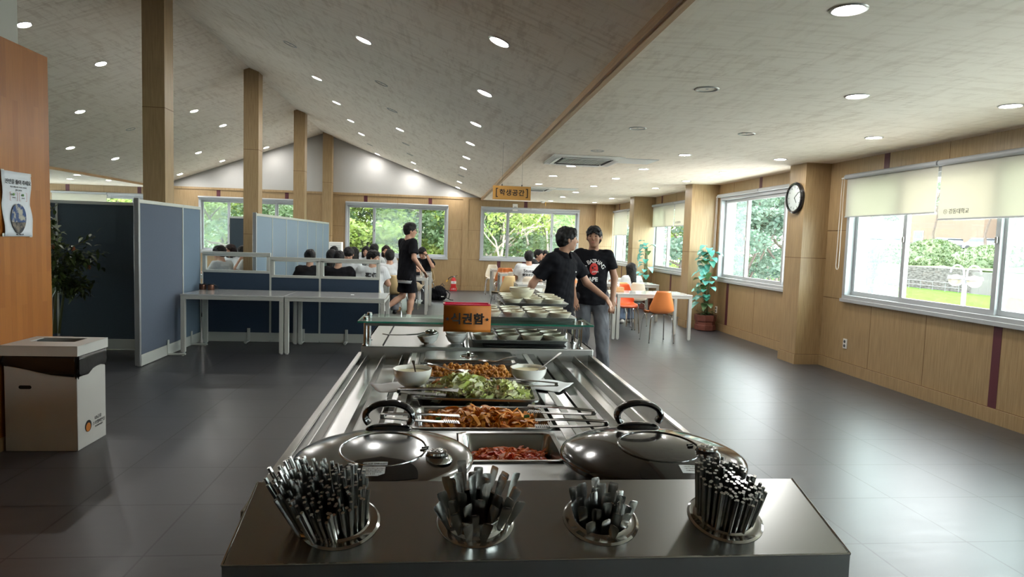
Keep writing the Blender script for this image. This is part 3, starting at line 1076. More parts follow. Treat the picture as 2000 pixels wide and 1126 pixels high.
# ------------------------------------------------------------------ cassette air conditioners, hatches, sensor
def aircon(x, y, w, label, label2, hx):
    t = thing('air_conditioner', label, 'air conditioner', (x, y, CZ), 0, 'ceiling cassette air conditioners')
    m = MB(); h = w/2
    for q in ((-h, h, -h, -h+.13), (-h, h, h-.13, h), (-h, -h+.13, -h+.13, h-.13), (h-.13, h, -h+.13, h-.13)):
        m.box(q[0], q[1], q[2], q[3], -.03, 0, 'white_plastic')
    m.build('panel_frame', t, bevel=.01)
    for a in range(4):
        R = Matrix.Rotation(a*pi/2, 4, 'Z')
        m = MB(); m.T = R; m.box(-h+.16, h-.16, h-.145, h-.125, -.034, -.026, 'gap_shade'); m.build('air_slot_shade', t)  # flat black bar, paints the shade inside the slot
        m = MB(); m.T = R @ Matrix.Translation((0, h-.09, -.034)) @ Matrix.Rotation(radians(-14), 4, 'X'); m.box(-h+.16, h-.16, -.032, .032, -.004, .004, 'white_plastic')
        m.build('louver', t)
    m = MB(); g = h-.15; m.box(-g, g, -g, g, -.018, -.004, 'lamp_rim')
    nb = 15
    for i in range(nb):
        u = -g+.03+(2*g-.06)*i/(nb-1)
        m.box(u-.006, u+.006, -g+.02, g-.02, -.028, -.018, 'alu_light'); m.box(-g+.02, g-.02, u-.006, u+.006, -.026, -.018, 'alu_light')
    m.build('intake_grille', t)
    hh = thing('access_hatch', label2, 'hatch', (hx, y-.08, CZ), 0)
    m = MB(); s = .22; e = .245
    m.box(-s, s, -e, e, -.006, 0, 'white_plastic'); m.build('hatch_lid', hh)
    m = MB()
    for q in ((-s-.01, s+.01, -e-.012, -e), (-s-.01, s+.01, e, e+.012), (-s-.01, -s, -e, e), (s, s+.01, -e, e)): m.box(q[0], q[1], q[2], q[3], -.003, 0, 'alu')
    m.build('hatch_rim', hh)
aircon(1.83, 8.83, .93, 'nearer ceiling cassette air conditioner with open grille', 'square ceiling hatch beside the nearer air conditioner', 2.55)
aircon(1.83, 13.98, .90, 'farther ceiling cassette air conditioner, behind the hanging sign', 'square ceiling hatch beside the farther air conditioner', 2.55)
t = thing('smoke_detector', 'small white ceiling sensor near the back wall above the window', 'sensor', (2.75, 18.5, CZ))
m = MB(); m.lathe([(.001, -.05), (.035, -.048), (.05, -.03), (.07, -.01), (.075, 0)], 'white_plastic'); m.build('sensor_dome', t)
m = MB(); m.cyl((.08, 0, -.01), (.08, 0, -.13), .006, 'yellow'); m.build('test_wire', t)
t = thing('wall_speaker', 'small white box on back wall just right of the hanging sign', 'box', (2.02, 18.98, 2.42))
m = MB(); m.box(-.07, .07, -.05, .02, -.1, .1, 'white_plastic'); m.build('case', t, bevel=.006)
m = MB(); m.box(-.04, .04, -.054, -.05, -.04, .03, 'grey_plastic'); m.build('grille', t)

# ------------------------------------------------------------------ hanging sign
t = thing('hanging_sign', 'ochre hanging board reading 학생공간 in black between brackets', 'sign', (.876, 8.7, 2.02))
m = MB(); m.box(-.25, .25, -.012, .012, 0, .178, 'sign_orange'); m.build('sign_board', t, bevel=.002)
text('학생공간', .086, 'print_black', (0, -.0135, .088), (radians(90), 0, 0), t, world=False, bold=.022, spacing=1.12)
for s in (-1, 1):
    m = MB(); x = .205*s
    m.box(x-.006, x+.006, -.0145, -.012, .03, .148, 'print_black')
    a, b = sorted((x, x-s*.022))
    m.box(a, b, -.0145, -.012, .030, .040, 'print_black'); m.box(a, b, -.0145, -.012, .138, .148, 'print_black')
    m.build('bracket_mark', t)
for x, top in ((-.13, .79), (.13, .60)):
    m = MB(); m.cyl((x, 0, .175), (x, 0, top-.02), .0016, 'steel_dark', n=6); m.cyl((x, 0, .175), (x, 0, .2), .006, 'black', n=8); m.build('hanging_wire', t)

# ------------------------------------------------------------------ clock
t = thing('wall_clock', 'round black-rimmed wall clock on the nearest window pillar', 'clock', (4.59, 8.30, 2.163))
R = Matrix.Rotation(radians(-90), 3, 'Y')
m = MB(); m.lathe([(.168, .035), (.172, .048), (.19, .05), (.205, .03), (.2, .0)], 'black_gloss', n=40, R=R); m.build('clock_rim', t)
m = MB(); m.lathe([(.0005, .03), (.17, .03)], 'clock_face', n=40, R=R, cap0=True); m.build('clock_face', t)
m = MB()
for i in range(12):
    a = i*pi/6
    y, z = sin(a)*.14, cos(a)*.14
    m.cbox((-.0315, y, z), (.002, .008, .026), 'text_grey', Matrix.Rotation(-a, 3, 'X'))
m.build('hour_marks', t)
for a, L, w in ((radians(-140), .085, .010), (radians(-55), .125, .007)):
    m = MB(); m.cbox((-.033, sin(a)*L/2, cos(a)*L/2), (.002, w, L), 'black', Matrix.Rotation(-a, 3, 'X')); m.build('clock_hand', t)

# ------------------------------------------------------------------ power outlets
for y, lab in ((7.56, 'white two-socket outlet low on wall under the nearest window'), (11.42, 'white wall outlet right of the teal potted plant'), (11.30+.42, 'white wall plate half hidden behind the teal potted plant')):
    t = thing('power_outlet', lab, 'outlet', (RX, y, .36))
    m = MB(); m.box(-.012, 0, -.036, .036, -.06, .06, 'white_plastic'); m.build('cover_plate', t, bevel=.003)
    for z in (-.026, .026):
        m = MB(); m.lathe([(.001, 0), (.019, 0), (.019, .004)], 'text_grey', (-.0125, 0, z), 14, R=R, cap0=True); m.build('socket', t)

# ------------------------------------------------------------------ poster on the divider
t = thing('poster', 'curling white poster with photograph of the Earth on orange wood wall', 'poster', (-2.87, 4.78, 1.63))
m = MB(); rows = []
for i in range(13):
    z = -.215+.43*i/12
    c = .006+.010*abs(sin(z*9))
    rows.append([(c+.004*sin(j*1.3+i), -.135+.30*j/8-.01*sin(z*5), z) for j in range(9)])
vs = [p for r in rows for p in r]
m.add(vs, [(i*9+j, i*9+j+1, i*9+j+10, i*9+j+9) for i in range(12) for j in range(8)], 'poster')
o = m.build('sheet', t)
md = o.modifiers.new('s', 'SOLIDIFY'); md.thickness = .0012
RT = (radians(90), 0, radians(90))
text('잔반을 줄여 주세요', .034, 'print_black', (.0215, .015, .145), RT, t, world=False, bold=.012)
text('지구를 위해 음식물 쓰레기를 줄입시다', .011, 'text_grey', (.0215, .015, .113), RT, t, world=False)
text('잔반 줄이기', .014, 'text_grey', (.0215, .015, .092), RT, t, world=False)
for yy in (-.035, .063):
    m = MB()
    for q in ((-.04, -.038), (.038, .04)): m.box(.0205, .0212, yy+q[0], yy+q[1], .022, .078, 'redbox')
    for zz in (.022, .077):
        m.box(.0205, .0212, yy-.04, yy-.026, zz, zz+.0015, 'redbox'); m.box(.0205, .0212, yy+.026, yy+.04, zz, zz+.0015, 'redbox')
    m.build('bracket_frame', t)
    m = MB(); m.ell((.0208, yy, .064), (.001, .011, .009), 'green_bit'); m.build('leaf_mark', t)
    text('실천하기', .009, 'text_grey', (.0212, yy, .042), RT, t, world=False)
# earth picture: drop shaped globe
m = MB(); n = 22; rowsp = []
for i in range(n+1):
    q = -1+2*i/n
    zz = -.090+(.095 if q > 0 else .108)*q
    hw = .080*sqrt(max(1-q*q, .0004))*(1 if q > 0 else 1-.22*q*q)
    rowsp.append((zz, hw))
for i in range(n):
    (z0_, w0_), (z1_, w1_) = rowsp[i], rowsp[i+1]
    m.add([(.0213, .013-w0_, z0_), (.0213, .013+w0_, z0_), (.0213, .013+w1_, z1_), (.0213, .013-w1_, z1_)], [(0, 1, 2, 3)], 'ocean' if i >= 8 else 'ocean_dark')
m.build('earth_picture', t)
text('환경을 생각하는 식당', .009, 'print_black', (.0212, .02, -.202), RT, t, world=False, bold=.01)
m = MB()
for y, z in ((-.13, .21), (.155, .205), (-.13, -.205), (.155, -.21)): m.cbox((.012, y, z), (.001, .03, .022), 'alu_light')
m.build('tape', t)
# ------------------------------------------------------------------ grounds seen through the windows, and unseen bounce ground
GZ = -1.5
m = MB(); m.box(20, 40.4, -30, 90, GZ-.2, GZ, 'grass'); tag(m.build('lawn'), kind='structure')
m = MB(); m.box(5.35, 20, -30, 60, GZ-.2, GZ, 'bounce_ground'); m.box(-40, 5.35, 19.4, 31, GZ-.2, GZ, 'bounce_ground'); m.box(-32, -12.05, -30, 19.4, GZ-.2, GZ, 'bounce_ground'); m.box(-12.05, 5.35, -16, -4.35, GZ-.2, GZ, 'bounce_ground'); tag(m.build('bounce_yard'), kind='structure')  # unseen pale ground, added to bounce daylight up onto the ceilings
m = MB(); m.box(-40, 5.35, 31, 60, GZ-.2, GZ, 'grass'); m.box(5.35, 40.4, 90, 120, GZ-.2, GZ, 'grass'); tag(m.build('lawn_back'), kind='structure')
m = MB()
vs = []; N = 30
for j in range(9):
    for i in range(N):
        x = -32+43*i/(N-1); y = 31+j*2.2
        vs.append((x, y+sin(x*.7)*.6, GZ+j*1.15+.3*sin(x*1.1+j)))
m.add(vs, [(j*N+i, j*N+i+1, (j+1)*N+i+1, (j+1)*N+i) for j in range(8) for i in range(N-1)], 'hedge')
tag(m.build('green_slope'), kind='structure')
m = MB(); m.box(40.4, 41.0, 46.6, 95, GZ, .30, 'stone_wall'); tag(m.build('stone_retaining_wall'), kind='structure')
m = MB(); m.box(40.3, 41.0, 36, 46.6, GZ, .16, 'concrete')
for i in range(12): m.box(40.29, 40.3, 36+i*.9, 36.03+i*.9, GZ, .16, 'text_grey')
tag(m.build('concrete_retaining_wall'), kind='structure')
m = MB()
vs = [(41, 25, .3), (52, 25, 1.75), (52, 110, 1.75), (41, 110, .3), (90, 25, 1.8), (90, 110, 1.8)]
m.add(vs, [(0, 1, 2, 3)], 'hedge'); m.add(vs, [(1, 4, 5, 2)], 'concrete')
tag(m.build('upper_terrace'), kind='structure')

def leaf_cloud(m, clumps, n, size, mt, rs, flat=.0):
    C = np.array([(c[0], c[1], c[2], c[3], c[4] if len(c) > 4 else .7) for c in clumps])
    w = C[:, 3]**2; w = w/w.sum()
    c = C[rs.choice(len(C), n, p=w)]
    d = rs.normal(size=(n, 3)); d /= np.linalg.norm(d, axis=1)[:, None]
    r = c[:, 3]*rs.uniform(.35, 1, n)**.5
    sc = np.stack([np.ones(n), np.ones(n), c[:, 4]], 1)
    p = c[:, :3]+d*r[:, None]*sc
    u = rs.normal(size=(n, 3)); u[:, 2] *= .6; u /= np.linalg.norm(u, axis=1)[:, None]
    v = np.cross(u, d+rs.normal(size=(n, 3))*.6); v /= (np.linalg.norm(v, axis=1)+1e-6)[:, None]
    s = (size*rs.uniform(.6, 1.3, n))[:, None]
    V = np.stack([p-u*s, p-v*s*.5, p+u*s, p+v*s*.5], 1).reshape(-1, 3)
    F = np.arange(4*n).reshape(-1, 4)
    m.add(V.tolist(), F.tolist(), mt)

def make_tree(label, loc, h, spread, leafmat, seed, n=5200, size=.13, trunkmat='trunk', low=.12, name='garden_tree', fork=5, group=None, extra=10):
    rs = np.random.RandomState(seed)
    t = thing(name, label, 'tree', loc, 0, group)
    m = MB(); tips = []
    def grow(p, d, L, r, lv):
        pts = [Vector(p)]; q = Vector(p); dd = Vector(d)
        for i in range(4):
            dd = (dd+Vector(rs.normal(size=3)*.13)).normalized()
            q = q+dd*L/4; pts.append(q.copy())
        m.tube(pts, [r*(1-.14*i) for i in range(5)], trunkmat, 6)
        if lv == 0:
            tips.append(q); return
        for k in range(3):
            a = rs.uniform(0, 2*pi)
            nd = (dd*.75+Vector((cos(a), sin(a), .15))*.75).normalized()
            grow(pts[3+(k > 0)-(k == 2)], nd, L*.68, r*.5, lv-1)
    for k in range(fork):
        a = 2*pi*k/fork+rs.uniform(-.3, .3)
        lean = Vector((cos(a)*.45*spread/h*2, sin(a)*.45*spread/h*2, 1)).normalized()
        grow((cos(a)*.12, sin(a)*.12, -.1), lean, h*.42, h*.016, 2)
    m.build('trunk', t)
    clumps = [(p.x, p.y, max(p.z, low*h), spread*.30, .6) for p in tips]
    for i in range(extra):
        a = rs.uniform(0, 2*pi); rr = spread*rs.uniform(.3, .95)
        clumps.append((cos(a)*rr, sin(a)*rr, h*rs.uniform(low, .95), spread*.26, .6))
    m = MB(); leaf_cloud(m, clumps, n, size, leafmat, rs)
    m.build('foliage', t, smooth=False)
    return t
back = [(-8.9, 25, 6.5, 2.6, 'leaf_a'), (-5.7, 24.2, 6.0, 2.2, 'leaf_b'), (-7.2, 28.5, 8, 3.0, 'leaf_b'), (-4.2, 26.8, 7, 2.4, 'leaf_a'), (-2.9, 23.8, 5.0, 1.7, 'leaf_a'), (-1.3, 27.5, 8, 2.8, 'leaf_c'),
        (.9, 25, 6, 2.1, 'leaf_b'), (-.4, 23.3, 4.5, 1.3, 'leaf_a'), (6.0, 28.5, 8, 2.8, 'leaf_a'), (3.4, 29.5, 8, 2.8, 'leaf_a'), (-11.5, 27, 7, 3.0, 'leaf_a')]
wh = ['behind the far left back window', 'behind the left back window, right side', 'tall behind the left back window', 'between the left and middle back windows', 'left edge of the middle back window',
      'tall behind the middle back window', 'right edge of the middle back window', 'centre of the middle back window', 'right part of the window under the sign', 'far behind the window under the sign', 'outermost left behind the far left back window']
cn = {'leaf_a': 'fresh green', 'leaf_b': 'deep green', 'leaf_c': 'bluish green'}
for i, (x, y, h, s, lm) in enumerate(back):
    make_tree('%s leafy tree seen %s' % (cn[lm], wh[i]), (x, y, GZ), h, s, lm, 20+i, n=11000, size=.085, extra=18)
make_tree('open tree with pale branching trunks seen behind the window under the sign', (2.05, 23.6, GZ), 6.6, 2.6, 'leaf_a', 71, n=5200, size=.075, trunkmat='trunk_pale', low=.35, fork=5)
make_tree('slanting pale-barked tree seen at the left of the window under the sign', (1.2, 25.5, GZ), 7.0, 2.2, 'leaf_a', 75, n=4200, size=.075, trunkmat='trunk_pale', low=.3, fork=4)
side = [(9.4, 20.5, 6, 2.0, 'leaf_c'), (12.3, 25, 8, 2.8, 'leaf_c'), (9.8, 27.5, 8, 2.6, 'leaf_a'), (16.5, 31.5, 8.5, 3.0, 'leaf_b'), (13.6, 36, 9, 3.4, 'leaf_a'), (22, 40, 9, 3.4, 'leaf_c'), (8.2, 33, 9, 3.0, 'leaf_a')]
wh = ['close behind the window left of the clock, lower half', 'filling the window left of the clock', 'behind the second right window from the back', 'tall at the right edge of the window left of the clock',
      'far behind the windows left of the clock', 'far beyond the pillar with the clock', 'behind the right-hand window nearest the back corner']
for i, (x, y, h, s, lm) in enumerate(side):
    make_tree('%s tree seen %s' % (cn[lm], wh[i]), (x, y, GZ), h, s, lm, 50+i, n=14000, size=.085, fork=2, low=.03, extra=26)
# feathery evergreen close to the nearest window
rs = np.random.RandomState(5)
t = thing('evergreen_shrub', 'feathery bluish evergreen close outside the nearest right window', 'shrub', (8.55, 12.35, GZ))
m = MB(); m.tube([(0, 0, 0), (.05, 0, 1), (.0, .1, 2), (.1, 0, 3)], [.07, .06, .04, .02], 'trunk', 6); m.build('trunk', t)
m = MB(); vs = []; fs = []
for i in range(110):
    a = rs.uniform(0, 2*pi); z0 = rs.uniform(.7, 3.1); L = rs.uniform(.5, 1.05)*(1.15-z0*.24)
    d = Vector((cos(a), sin(a), rs.uniform(.2, .9))).normalized()
    for j in range(18):
        p = Vector((0, 0, z0))+d*L*(j/17)
        sd = Vector(rs.normal(size=3)).normalized()
        e = (d*.7+sd*.6).normalized()*.13*(1.1-j/17*.6)
        w_ = e.cross(Vector((0, 0, 1))).normalized()*.012
        k = len(vs); vs += [tuple(p-w_), tuple(p+e), tuple(p+w_)]; fs.append((k, k+1, k+2))
m.add(vs, fs, 'leaf_c'); m.build('foliage', t, smooth=False)

def bush(label, loc, r, seed, mt='hedge'):
    t = thing('clipped_bush', label, 'bush', loc, 0)
    F = Field((-r[0]*1.15, -r[1]*1.15, -.3), (r[0]*1.15, r[1]*1.15, r[2]*1.15), max(r)/22)
    F.ell((0, 0, 0), r, .05); F.noise(.10, 3.2, seed); F.noise(.05, 9, seed+1)
    link('foliage', F.mesh('foliage', mt), t)
    rs = np.random.RandomState(seed)
    m = MB(); vs = []; fs = []
    for i in range(3500):
        d = rs.normal(size=3); d[2] = abs(d[2]); d /= np.linalg.norm(d)
        p = d*np.array(r)*1.02; u = rs.normal(size=3)*.07; v = rs.normal(size=3)*.05
        k = len(vs); vs += [tuple(p-u), tuple(p-v), tuple(p+u), tuple(p+v)]; fs.append((k, k+1, k+2, k+3))
    m.add(vs, fs, mt); m.build('leaves', t, smooth=False)
bush('big round clipped bush, tallest on the bank beyond the stone wall', (45.2, 57.0, .5), (3.0, 2.5, 2.2), 1)
bush('long clipped bush right of the tall round one on the bank', (45.0, 49.6, .35), (3.0, 4.4, 1.9), 2)
bush('clipped bush on the bank seen through the far sash of the nearest window', (45.2, 63.5, .4), (3.0, 3.2, 1.9), 3)
bush('low clipped bush at the foot of the tall round one', (42.9, 55.5, .25), (1.4, 3.4, .9), 4)
bush('low clipped bush along the wall top further left', (42.9, 62.0, .25), (1.4, 3.6, .9), 5)
bush('clipped bush by the stairs at the right end of the bank', (46.2, 42.6, .6), (2.6, 2.4, 1.8), 6)
# salmon building behind
t = thing('school_building', 'salmon-coloured building far behind the hedge bank', 'building', (60, 75, 1.75))
m = MB()
WN = [(y, 1.5) for y in (-12.6, -5.6, 3.4, 10.3, 14.6, 20)]
m.box(0, 10, -14, 26, 0, 9, 'stucco'); m.box(-2.2, 0, -9.2, -1.2, 0, 7, 'stucco')
m.build('wall', t, world=False)
for y, z in WN:
    m = MB(); m.box(-.08, 0, y-.85, y+.85, z-.9, z+1.0, 'frame'); f = m.build('window', t)
    m = MB(); m.box(-.1, -.08, y-.75, y+.75, z+.05, z+.9, 'fab_mid'); m.box(-.1, -.08, y-.75, y-.05, z-.8, z-.05, 'car_glass'); m.box(-.1, -.08, y+.05, y+.75, z-.8, z-.05, 'car_glass'); m.build('pane', f)
t = thing('flat_roofed_annex', 'low pale annex right of the salmon building', 'building', (64, 55, 1.75))
m = MB(); m.box(0, 8, -10, 5.5, 0, 3.4, 'stucco'); m.build('wall', t); m = MB(); m.box(-.5, 8, -10, 5.6, 3.4, 3.8, 'concrete'); m.build('roof', t)
# pines with bare reddish trunks
for i, (y, x) in enumerate(((80, 51), (74.5, 50), (70.5, 52), (63.0, 50), (58.2, 51.5), (53.6, 50), (50.2, 52), (87, 50))):
    rs = np.random.RandomState(90+i)
    t = thing('pine_tree', 'tall bare-trunked pine in front of the salmon building, %s from the left' % ORD[[1, 2, 3, 4, 5, 6, 7, 0][i]], 'tree', (x, y, 1.65), 0, 'pines before the building')
    top = Vector((rs.uniform(-1, 1), rs.uniform(-1.2, 1.2), 6))
    m = MB(); pts = [Vector((0, 0, 0)), top*.3+Vector((0, .3, 0)), top*.6+Vector((0, -.2, 0)), top]
    m.tube(pts, [.15, .12, .10, .06], 'trunk', 7)
    cl = []
    for k in range(6):
        a = rs.uniform(0, 2*pi); b = Vector((cos(a)*1.4, sin(a)*1.9, rs.uniform(-.9, 1.2)))
        q = pts[2]+(top-pts[2])*rs.uniform(0, 1)
        m.tube([q, q+b*.5+Vector((0, 0, .1)), q+b], [.06, .04, .02], 'trunk', 5)
        e = q+b; cl.append((e.x, e.y, e.z, .85, .5))
    m.build('trunk', t)
    m = MB(); leaf_cloud(m, cl, 900, .16, 'pine_leaf', rs); m.build('foliage', t, smooth=False)
# parked cars
def car(loc, mt, label):
    t = thing('parked_car', label, 'car', loc, 0, 'cars parked before the building')
    m = MB()
    prof = [(-2.1, .35), (-2.15, .75), (-1.9, .92), (-1.1, .98), (-.6, 1.42), (.9, 1.45), (1.6, 1.0), (2.05, .9), (2.15, .6), (2.1, .35)]
    m.loft([[(x, y, z*(1 if abs(x) < .8 else .97)) for y, z in prof] for x in (-.85, -.75, .75, .85)], mt); m.build('body', t, bevel=.05)
    m = MB(); m.box(-.87, .87, -.85, 1.2, 1.02, 1.32, 'car_glass'); m.build('window', t)
    for sx in (-.8, .8):
        for y in (-1.35, 1.35):
            m = MB(); m.cyl((sx-.1, y, .33), (sx+.1, y, .33), .33, 'tire', n=18); m.build('wheel', t)
for i, (y, mt, lb) in enumerate(((79.5, 'car_white', 'white car parked before the building, leftmost in view'), (75, 'car_dark', 'dark car parked left of the tall round bush'), (66.5, 'car_white', 'white car parked just right of the tall round bush'), (61.6, 'car_dark', 'dark car parked behind the long bush'),
                             (56.5, 'car_white', 'white car parked before the low annex'), (51, 'car_dark', 'dark car at the right of the parked row'))):
    car((54.5, y, 1.76), mt, lb)
# lamp with two globes
t = thing('garden_lamp', 'white double-globe garden lamp on the lawn outside the nearest window', 'lamp', (13, 15.25, GZ))
m = MB(); m.cyl((0, 0, 0), (0, 0, 2.35), .055, 'lamp_white'); m.build('pole', t)
for s in (-1, 1):
    m = MB(); m.tube([(0, 0.03*s, 2.3), (0, .05*s, 2.5)]+[(0, s*(.27-.22*cos(a)), 2.52+.20*sin(a)) for a in [i*pi/8 for i in range(9)]], .022, 'lamp_white', 8)
    m.build('arm', t)
    m = MB(); m.lathe([(.17, .12), (.19, .05), (.18, .03)], 'lamp_white', (0, .30*s, 2.33), 18, cap0=True); m.build('shade', t)
    m = MB(); m.ell((0, .30*s, 2.33), (.165, .165, .15), 'globe'); m.build('globe', t)
# stairs with a railing
t = thing('outdoor_stairs', 'pale concrete stairs climbing the bank at the far right', 'stairs', (41.2, 39.5, GZ))
m = MB()
for i in range(14): m.box(i*.55, 9, -1.6, 1.6, i*.29, (i+1)*.29, 'concrete')
m.build('steps', t)
for s in (-1.75, 1.75):
    m = MB(); m.add([(0, s-.12, 0), (8.5, s-.12, 0), (8.5, s-.12, 5.0), (0, s-.12, .6), (0, s+.12, 0), (8.5, s+.12, 0), (8.5, s+.12, 5.0), (0, s+.12, .6)], [(0, 1, 2, 3), (7, 6, 5, 4), (0, 3, 7, 4), (3, 2, 6, 7), (1, 5, 6, 2)], 'concrete')
    m.build('side_wall', t)
t = thing('lawn_fence', 'thin white railing at the foot of the stone wall', 'fence', (39.6, 52, GZ))
m = MB()
for z in (.35, .7): m.cyl((0, -5, z), (0, 6, z), .025, 'lamp_white', n=6)
m.build('rail', t)
for i in range(9):
    m = MB(); m.cyl((0, -5+i*1.37, 0), (0, -5+i*1.37, .75), .03, 'lamp_white', n=6); m.build('post', t)
# ------------------------------------------------------------------ buffet counter
CT = .85     # worktop height
X0, X1, Y0, Y1c = -.455, .872, 1.29, 5.15
t = thing('buffet_counter', 'long stainless steel buffet counter with side tray rails and sunken pan wells', 'counter', ((X0+X1)/2, 3.2, 0))
m = MB()
m.box(X0+.30, X1-.30, 1.54, Y1c, .10, CT-.205, 'steel_dark')
m.build('cabinet', t, world=True, bevel=.004)
for x in (X0+.36, X1-.36):
    for y in (1.70, 3.2, Y1c-.15):
        m = MB(); m.cyl((x, y, 0), (x, y, .10), .03, 'steel_pol'); m.build('leg', t, world=True)
# side slides: polished deck, outer lip, two ribs
for s in (-1, 1):
    m = MB()
    if s < 0: a, b = X0, -.17
    else: a, b = .53, X1
    m.box(a, b, 1.55, 3.70, CT-.055, CT-.035, 'steel_y')
    e = a if s < 0 else b-.028
    m.box(e, e+.028, 1.55, 3.70, CT-.06, CT+.0, 'steel_y')
    m.box(e+.003, e+.025, 1.55, 3.70, CT, CT+.002, 'steel_y')
    o = m.build('tray_slide', t, world=True, bevel=.004)
    for q in ((-.40, -.313, -.212) if s < 0 else (.545, .648, .758)):
        m = MB(); vs = []
        m.loft([[(q-.011, y, CT-.034), (q-.002, y, CT-.002), (q+.002, y, CT-.002), (q+.011, y, CT-.034)] for y in (1.60, 3.68)], 'steel_y')
        m.build('slide_rib', t, world=True)
    for y in (1.75, 2.7, 3.55):
        m = MB(); xx = X0+.2 if s < 0 else X1-.2
        m.cbox((xx, y, CT-.085), (.22, .03, .05), 'steel_dark'); m.build('slide_bracket', t, world=True)
# worktop around the wells (bars between openings)
PANS = {'kimchi': (.062, .385, 1.872, 2.172), 'fish': (-.10, .400, 2.205, 2.505), 'salad': (-.105, .400, 2.545, 2.865), 'nugget': (-.105, .395, 3.03, 3.36), 'lid': (-.105, .410, 3.375, 3.69)}
m = MB()
xa, xb = -.17, .53
m.box(xa, -.112, 1.53, 3.72, CT-.03, CT, 'steel_y'); m.box(.418, xb, 1.53, 3.72, CT-.03, CT, 'steel_y')
ys = [1.53, 1.868, 2.176, 2.201, 2.509, 2.54, 2.87, 3.025, 3.365]
for a, b in ((1.53, 1.868), (2.176, 2.201), (2.509, 2.54), (2.87, 3.025), (3.365, 3.72)): m.box(-.112, .418, a, b, CT-.03, CT, 'steel')
m.box(-.112, .06, 1.868, 2.176, CT-.03, CT, 'steel'); m.box(.388, .418, 1.868, 2.176, CT-.03, CT, 'steel')
m.build('worktop', t, world=True, bevel=.002)
for q in (-.145, .475):
    m = MB(); m.box(q-.013, q+.013, 1.6, 3.70, CT, CT+.003, 'alu_light'); m.build('guide_strip', t, world=True)
m = MB(); m.box(-.165, .525, 1.86, 3.37, CT-.20, CT-.19, 'steel_dark'); m.build('well_floor', t, world=True)
# rear raised deck
m = MB()
m.box(X0+.012, X1+.005, 3.715, 5.10, CT+.0, CT+.03, 'steel')
m.box(X0+.012, X1+.005, 3.714, 3.735, CT-.10, CT+.03, 'steel_satin')
m.box(X0+.012, X0+.03, 3.72, 5.10, CT-.10, CT+.03, 'steel'); m.box(X1-.013, X1+.005, 3.72, 5.10, CT-.10, CT+.03, 'steel')
m.build('rear_deck', t, world=True, bevel=.004)
m = MB(); m.box(.245, .735, 3.80, 4.22, CT+.0305, CT+.032, 'gap_shade'); m.build('well_shade', t, world=True)  # black sheet on the solid deck, paints the shade of a well
m = MB(); m.box(.125, .135, 3.76, 5.05, CT+.03, CT+.034, 'gap_shade'); m.box(-.33, -.322, 3.76, 5.05, CT+.03, CT+.033, 'gap_shade'); m.build('deck_seam', t, world=True)

# cutlery dispenser panel
ZF, ZB, YF, YB_ = .853, .926, 1.285, 1.532
xa, xb = -.412, .882
t = thing('cutlery_stand', 'stainless steel sloping cutlery stand with four round wells at the front end', 'cutlery stand', ((xa+xb)/2, 1.40, 0))
HX = [-.205, .084, .362, .650]
sl = math.atan2(ZB-ZF, YB_-YF)
Lp = sqrt((ZB-ZF)**2+(YB_-YF)**2)
m = MB()
def onp(x, v): return (x, YF+v*cos(sl), ZF+v*sin(sl))
HR = .062
edges = [xa]+[(HX[i]+HX[i+1])/2 for i in range(3)]+[xb]
HV = [.118, .118, .118, .118]
for i, hx in enumerate(HX):
    a, b = edges[i], edges[i+1]
    n = 48; vs = []; fs = []
    for k in range(n):
        an = 2*pi*k/n+pi/n
        c_, s_ = cos(an), sin(an)
        vs.append(onp(hx+HR*c_, HV[i]+HR*s_))
        tt = min(((b-hx)/c_ if c_ > 0 else (a-hx)/c_) if abs(c_) > 1e-6 else 9, ((Lp-HV[i])/s_ if s_ > 0 else (-HV[i])/s_) if abs(s_) > 1e-6 else 9)
        vs.append(onp(hx+tt*c_, HV[i]+tt*s_))
    # make sure rectangle corners are exact
    for (cx, cv) in ((a, 0), (b, 0), (b, Lp), (a, Lp)):
        an = math.atan2(cv-HV[i], cx-hx) % (2*pi)
        k = int(round((an-pi/n)/(2*pi/n))) % n
        vs[2*k+1] = onp(cx, cv)
    for k in range(n):
        k2 = (k+1) % n
        fs.append((2*k, 2*k+1, 2*k2+1, 2*k2))
    m.add(vs, fs, 'steel')
m.box(xa, xb, YF-.0, YF+.004, ZF-.17, ZF, 'steel')
m.add([(xa, YF, ZF), (xa, YB_, ZB), (xa, YB_, .72), (xa, YF, .72)], [(0, 1, 2, 3)], 'steel')
m.add([(xb, YF, ZF), (xb, YB_, ZB), (xb, YB_, .72), (xb, YF, .72)], [(3, 2, 1, 0)], 'steel')
m.add([(xa, YB_, .86), (xb, YB_, .86), (xb, YB_, ZB), (xa, YB_, ZB)], [(0, 1, 2, 3)], 'steel')
m.add([(xa, YF, .68), (xb, YF, .68), (xb, YB_, .68), (xa, YB_, .68)], [(0, 1, 2, 3)], 'steel_dark')
m.build('sloping_panel', t, world=True)
m = MB(); m.box(xa+.01, xb-.01, YF+.01, YB_-.02, .02, .67, 'steel'); m.build('base_cabinet', t, world=True)
m = MB(); m.tube([(xa, YF, ZF), (xb, YF, ZF)], .0028, 'steel_pol', 8); m.tube([(xa, YF, ZF), (xa, YB_, ZB)], .0025, 'steel_pol', 8); m.tube([(xb, YF, ZF), (xb, YB_, ZB)], .0025, 'steel_pol', 8); m.build('rolled_edge', t, world=True)
RP = Matrix.Rotation(sl, 3, 'X')
CUPS = []
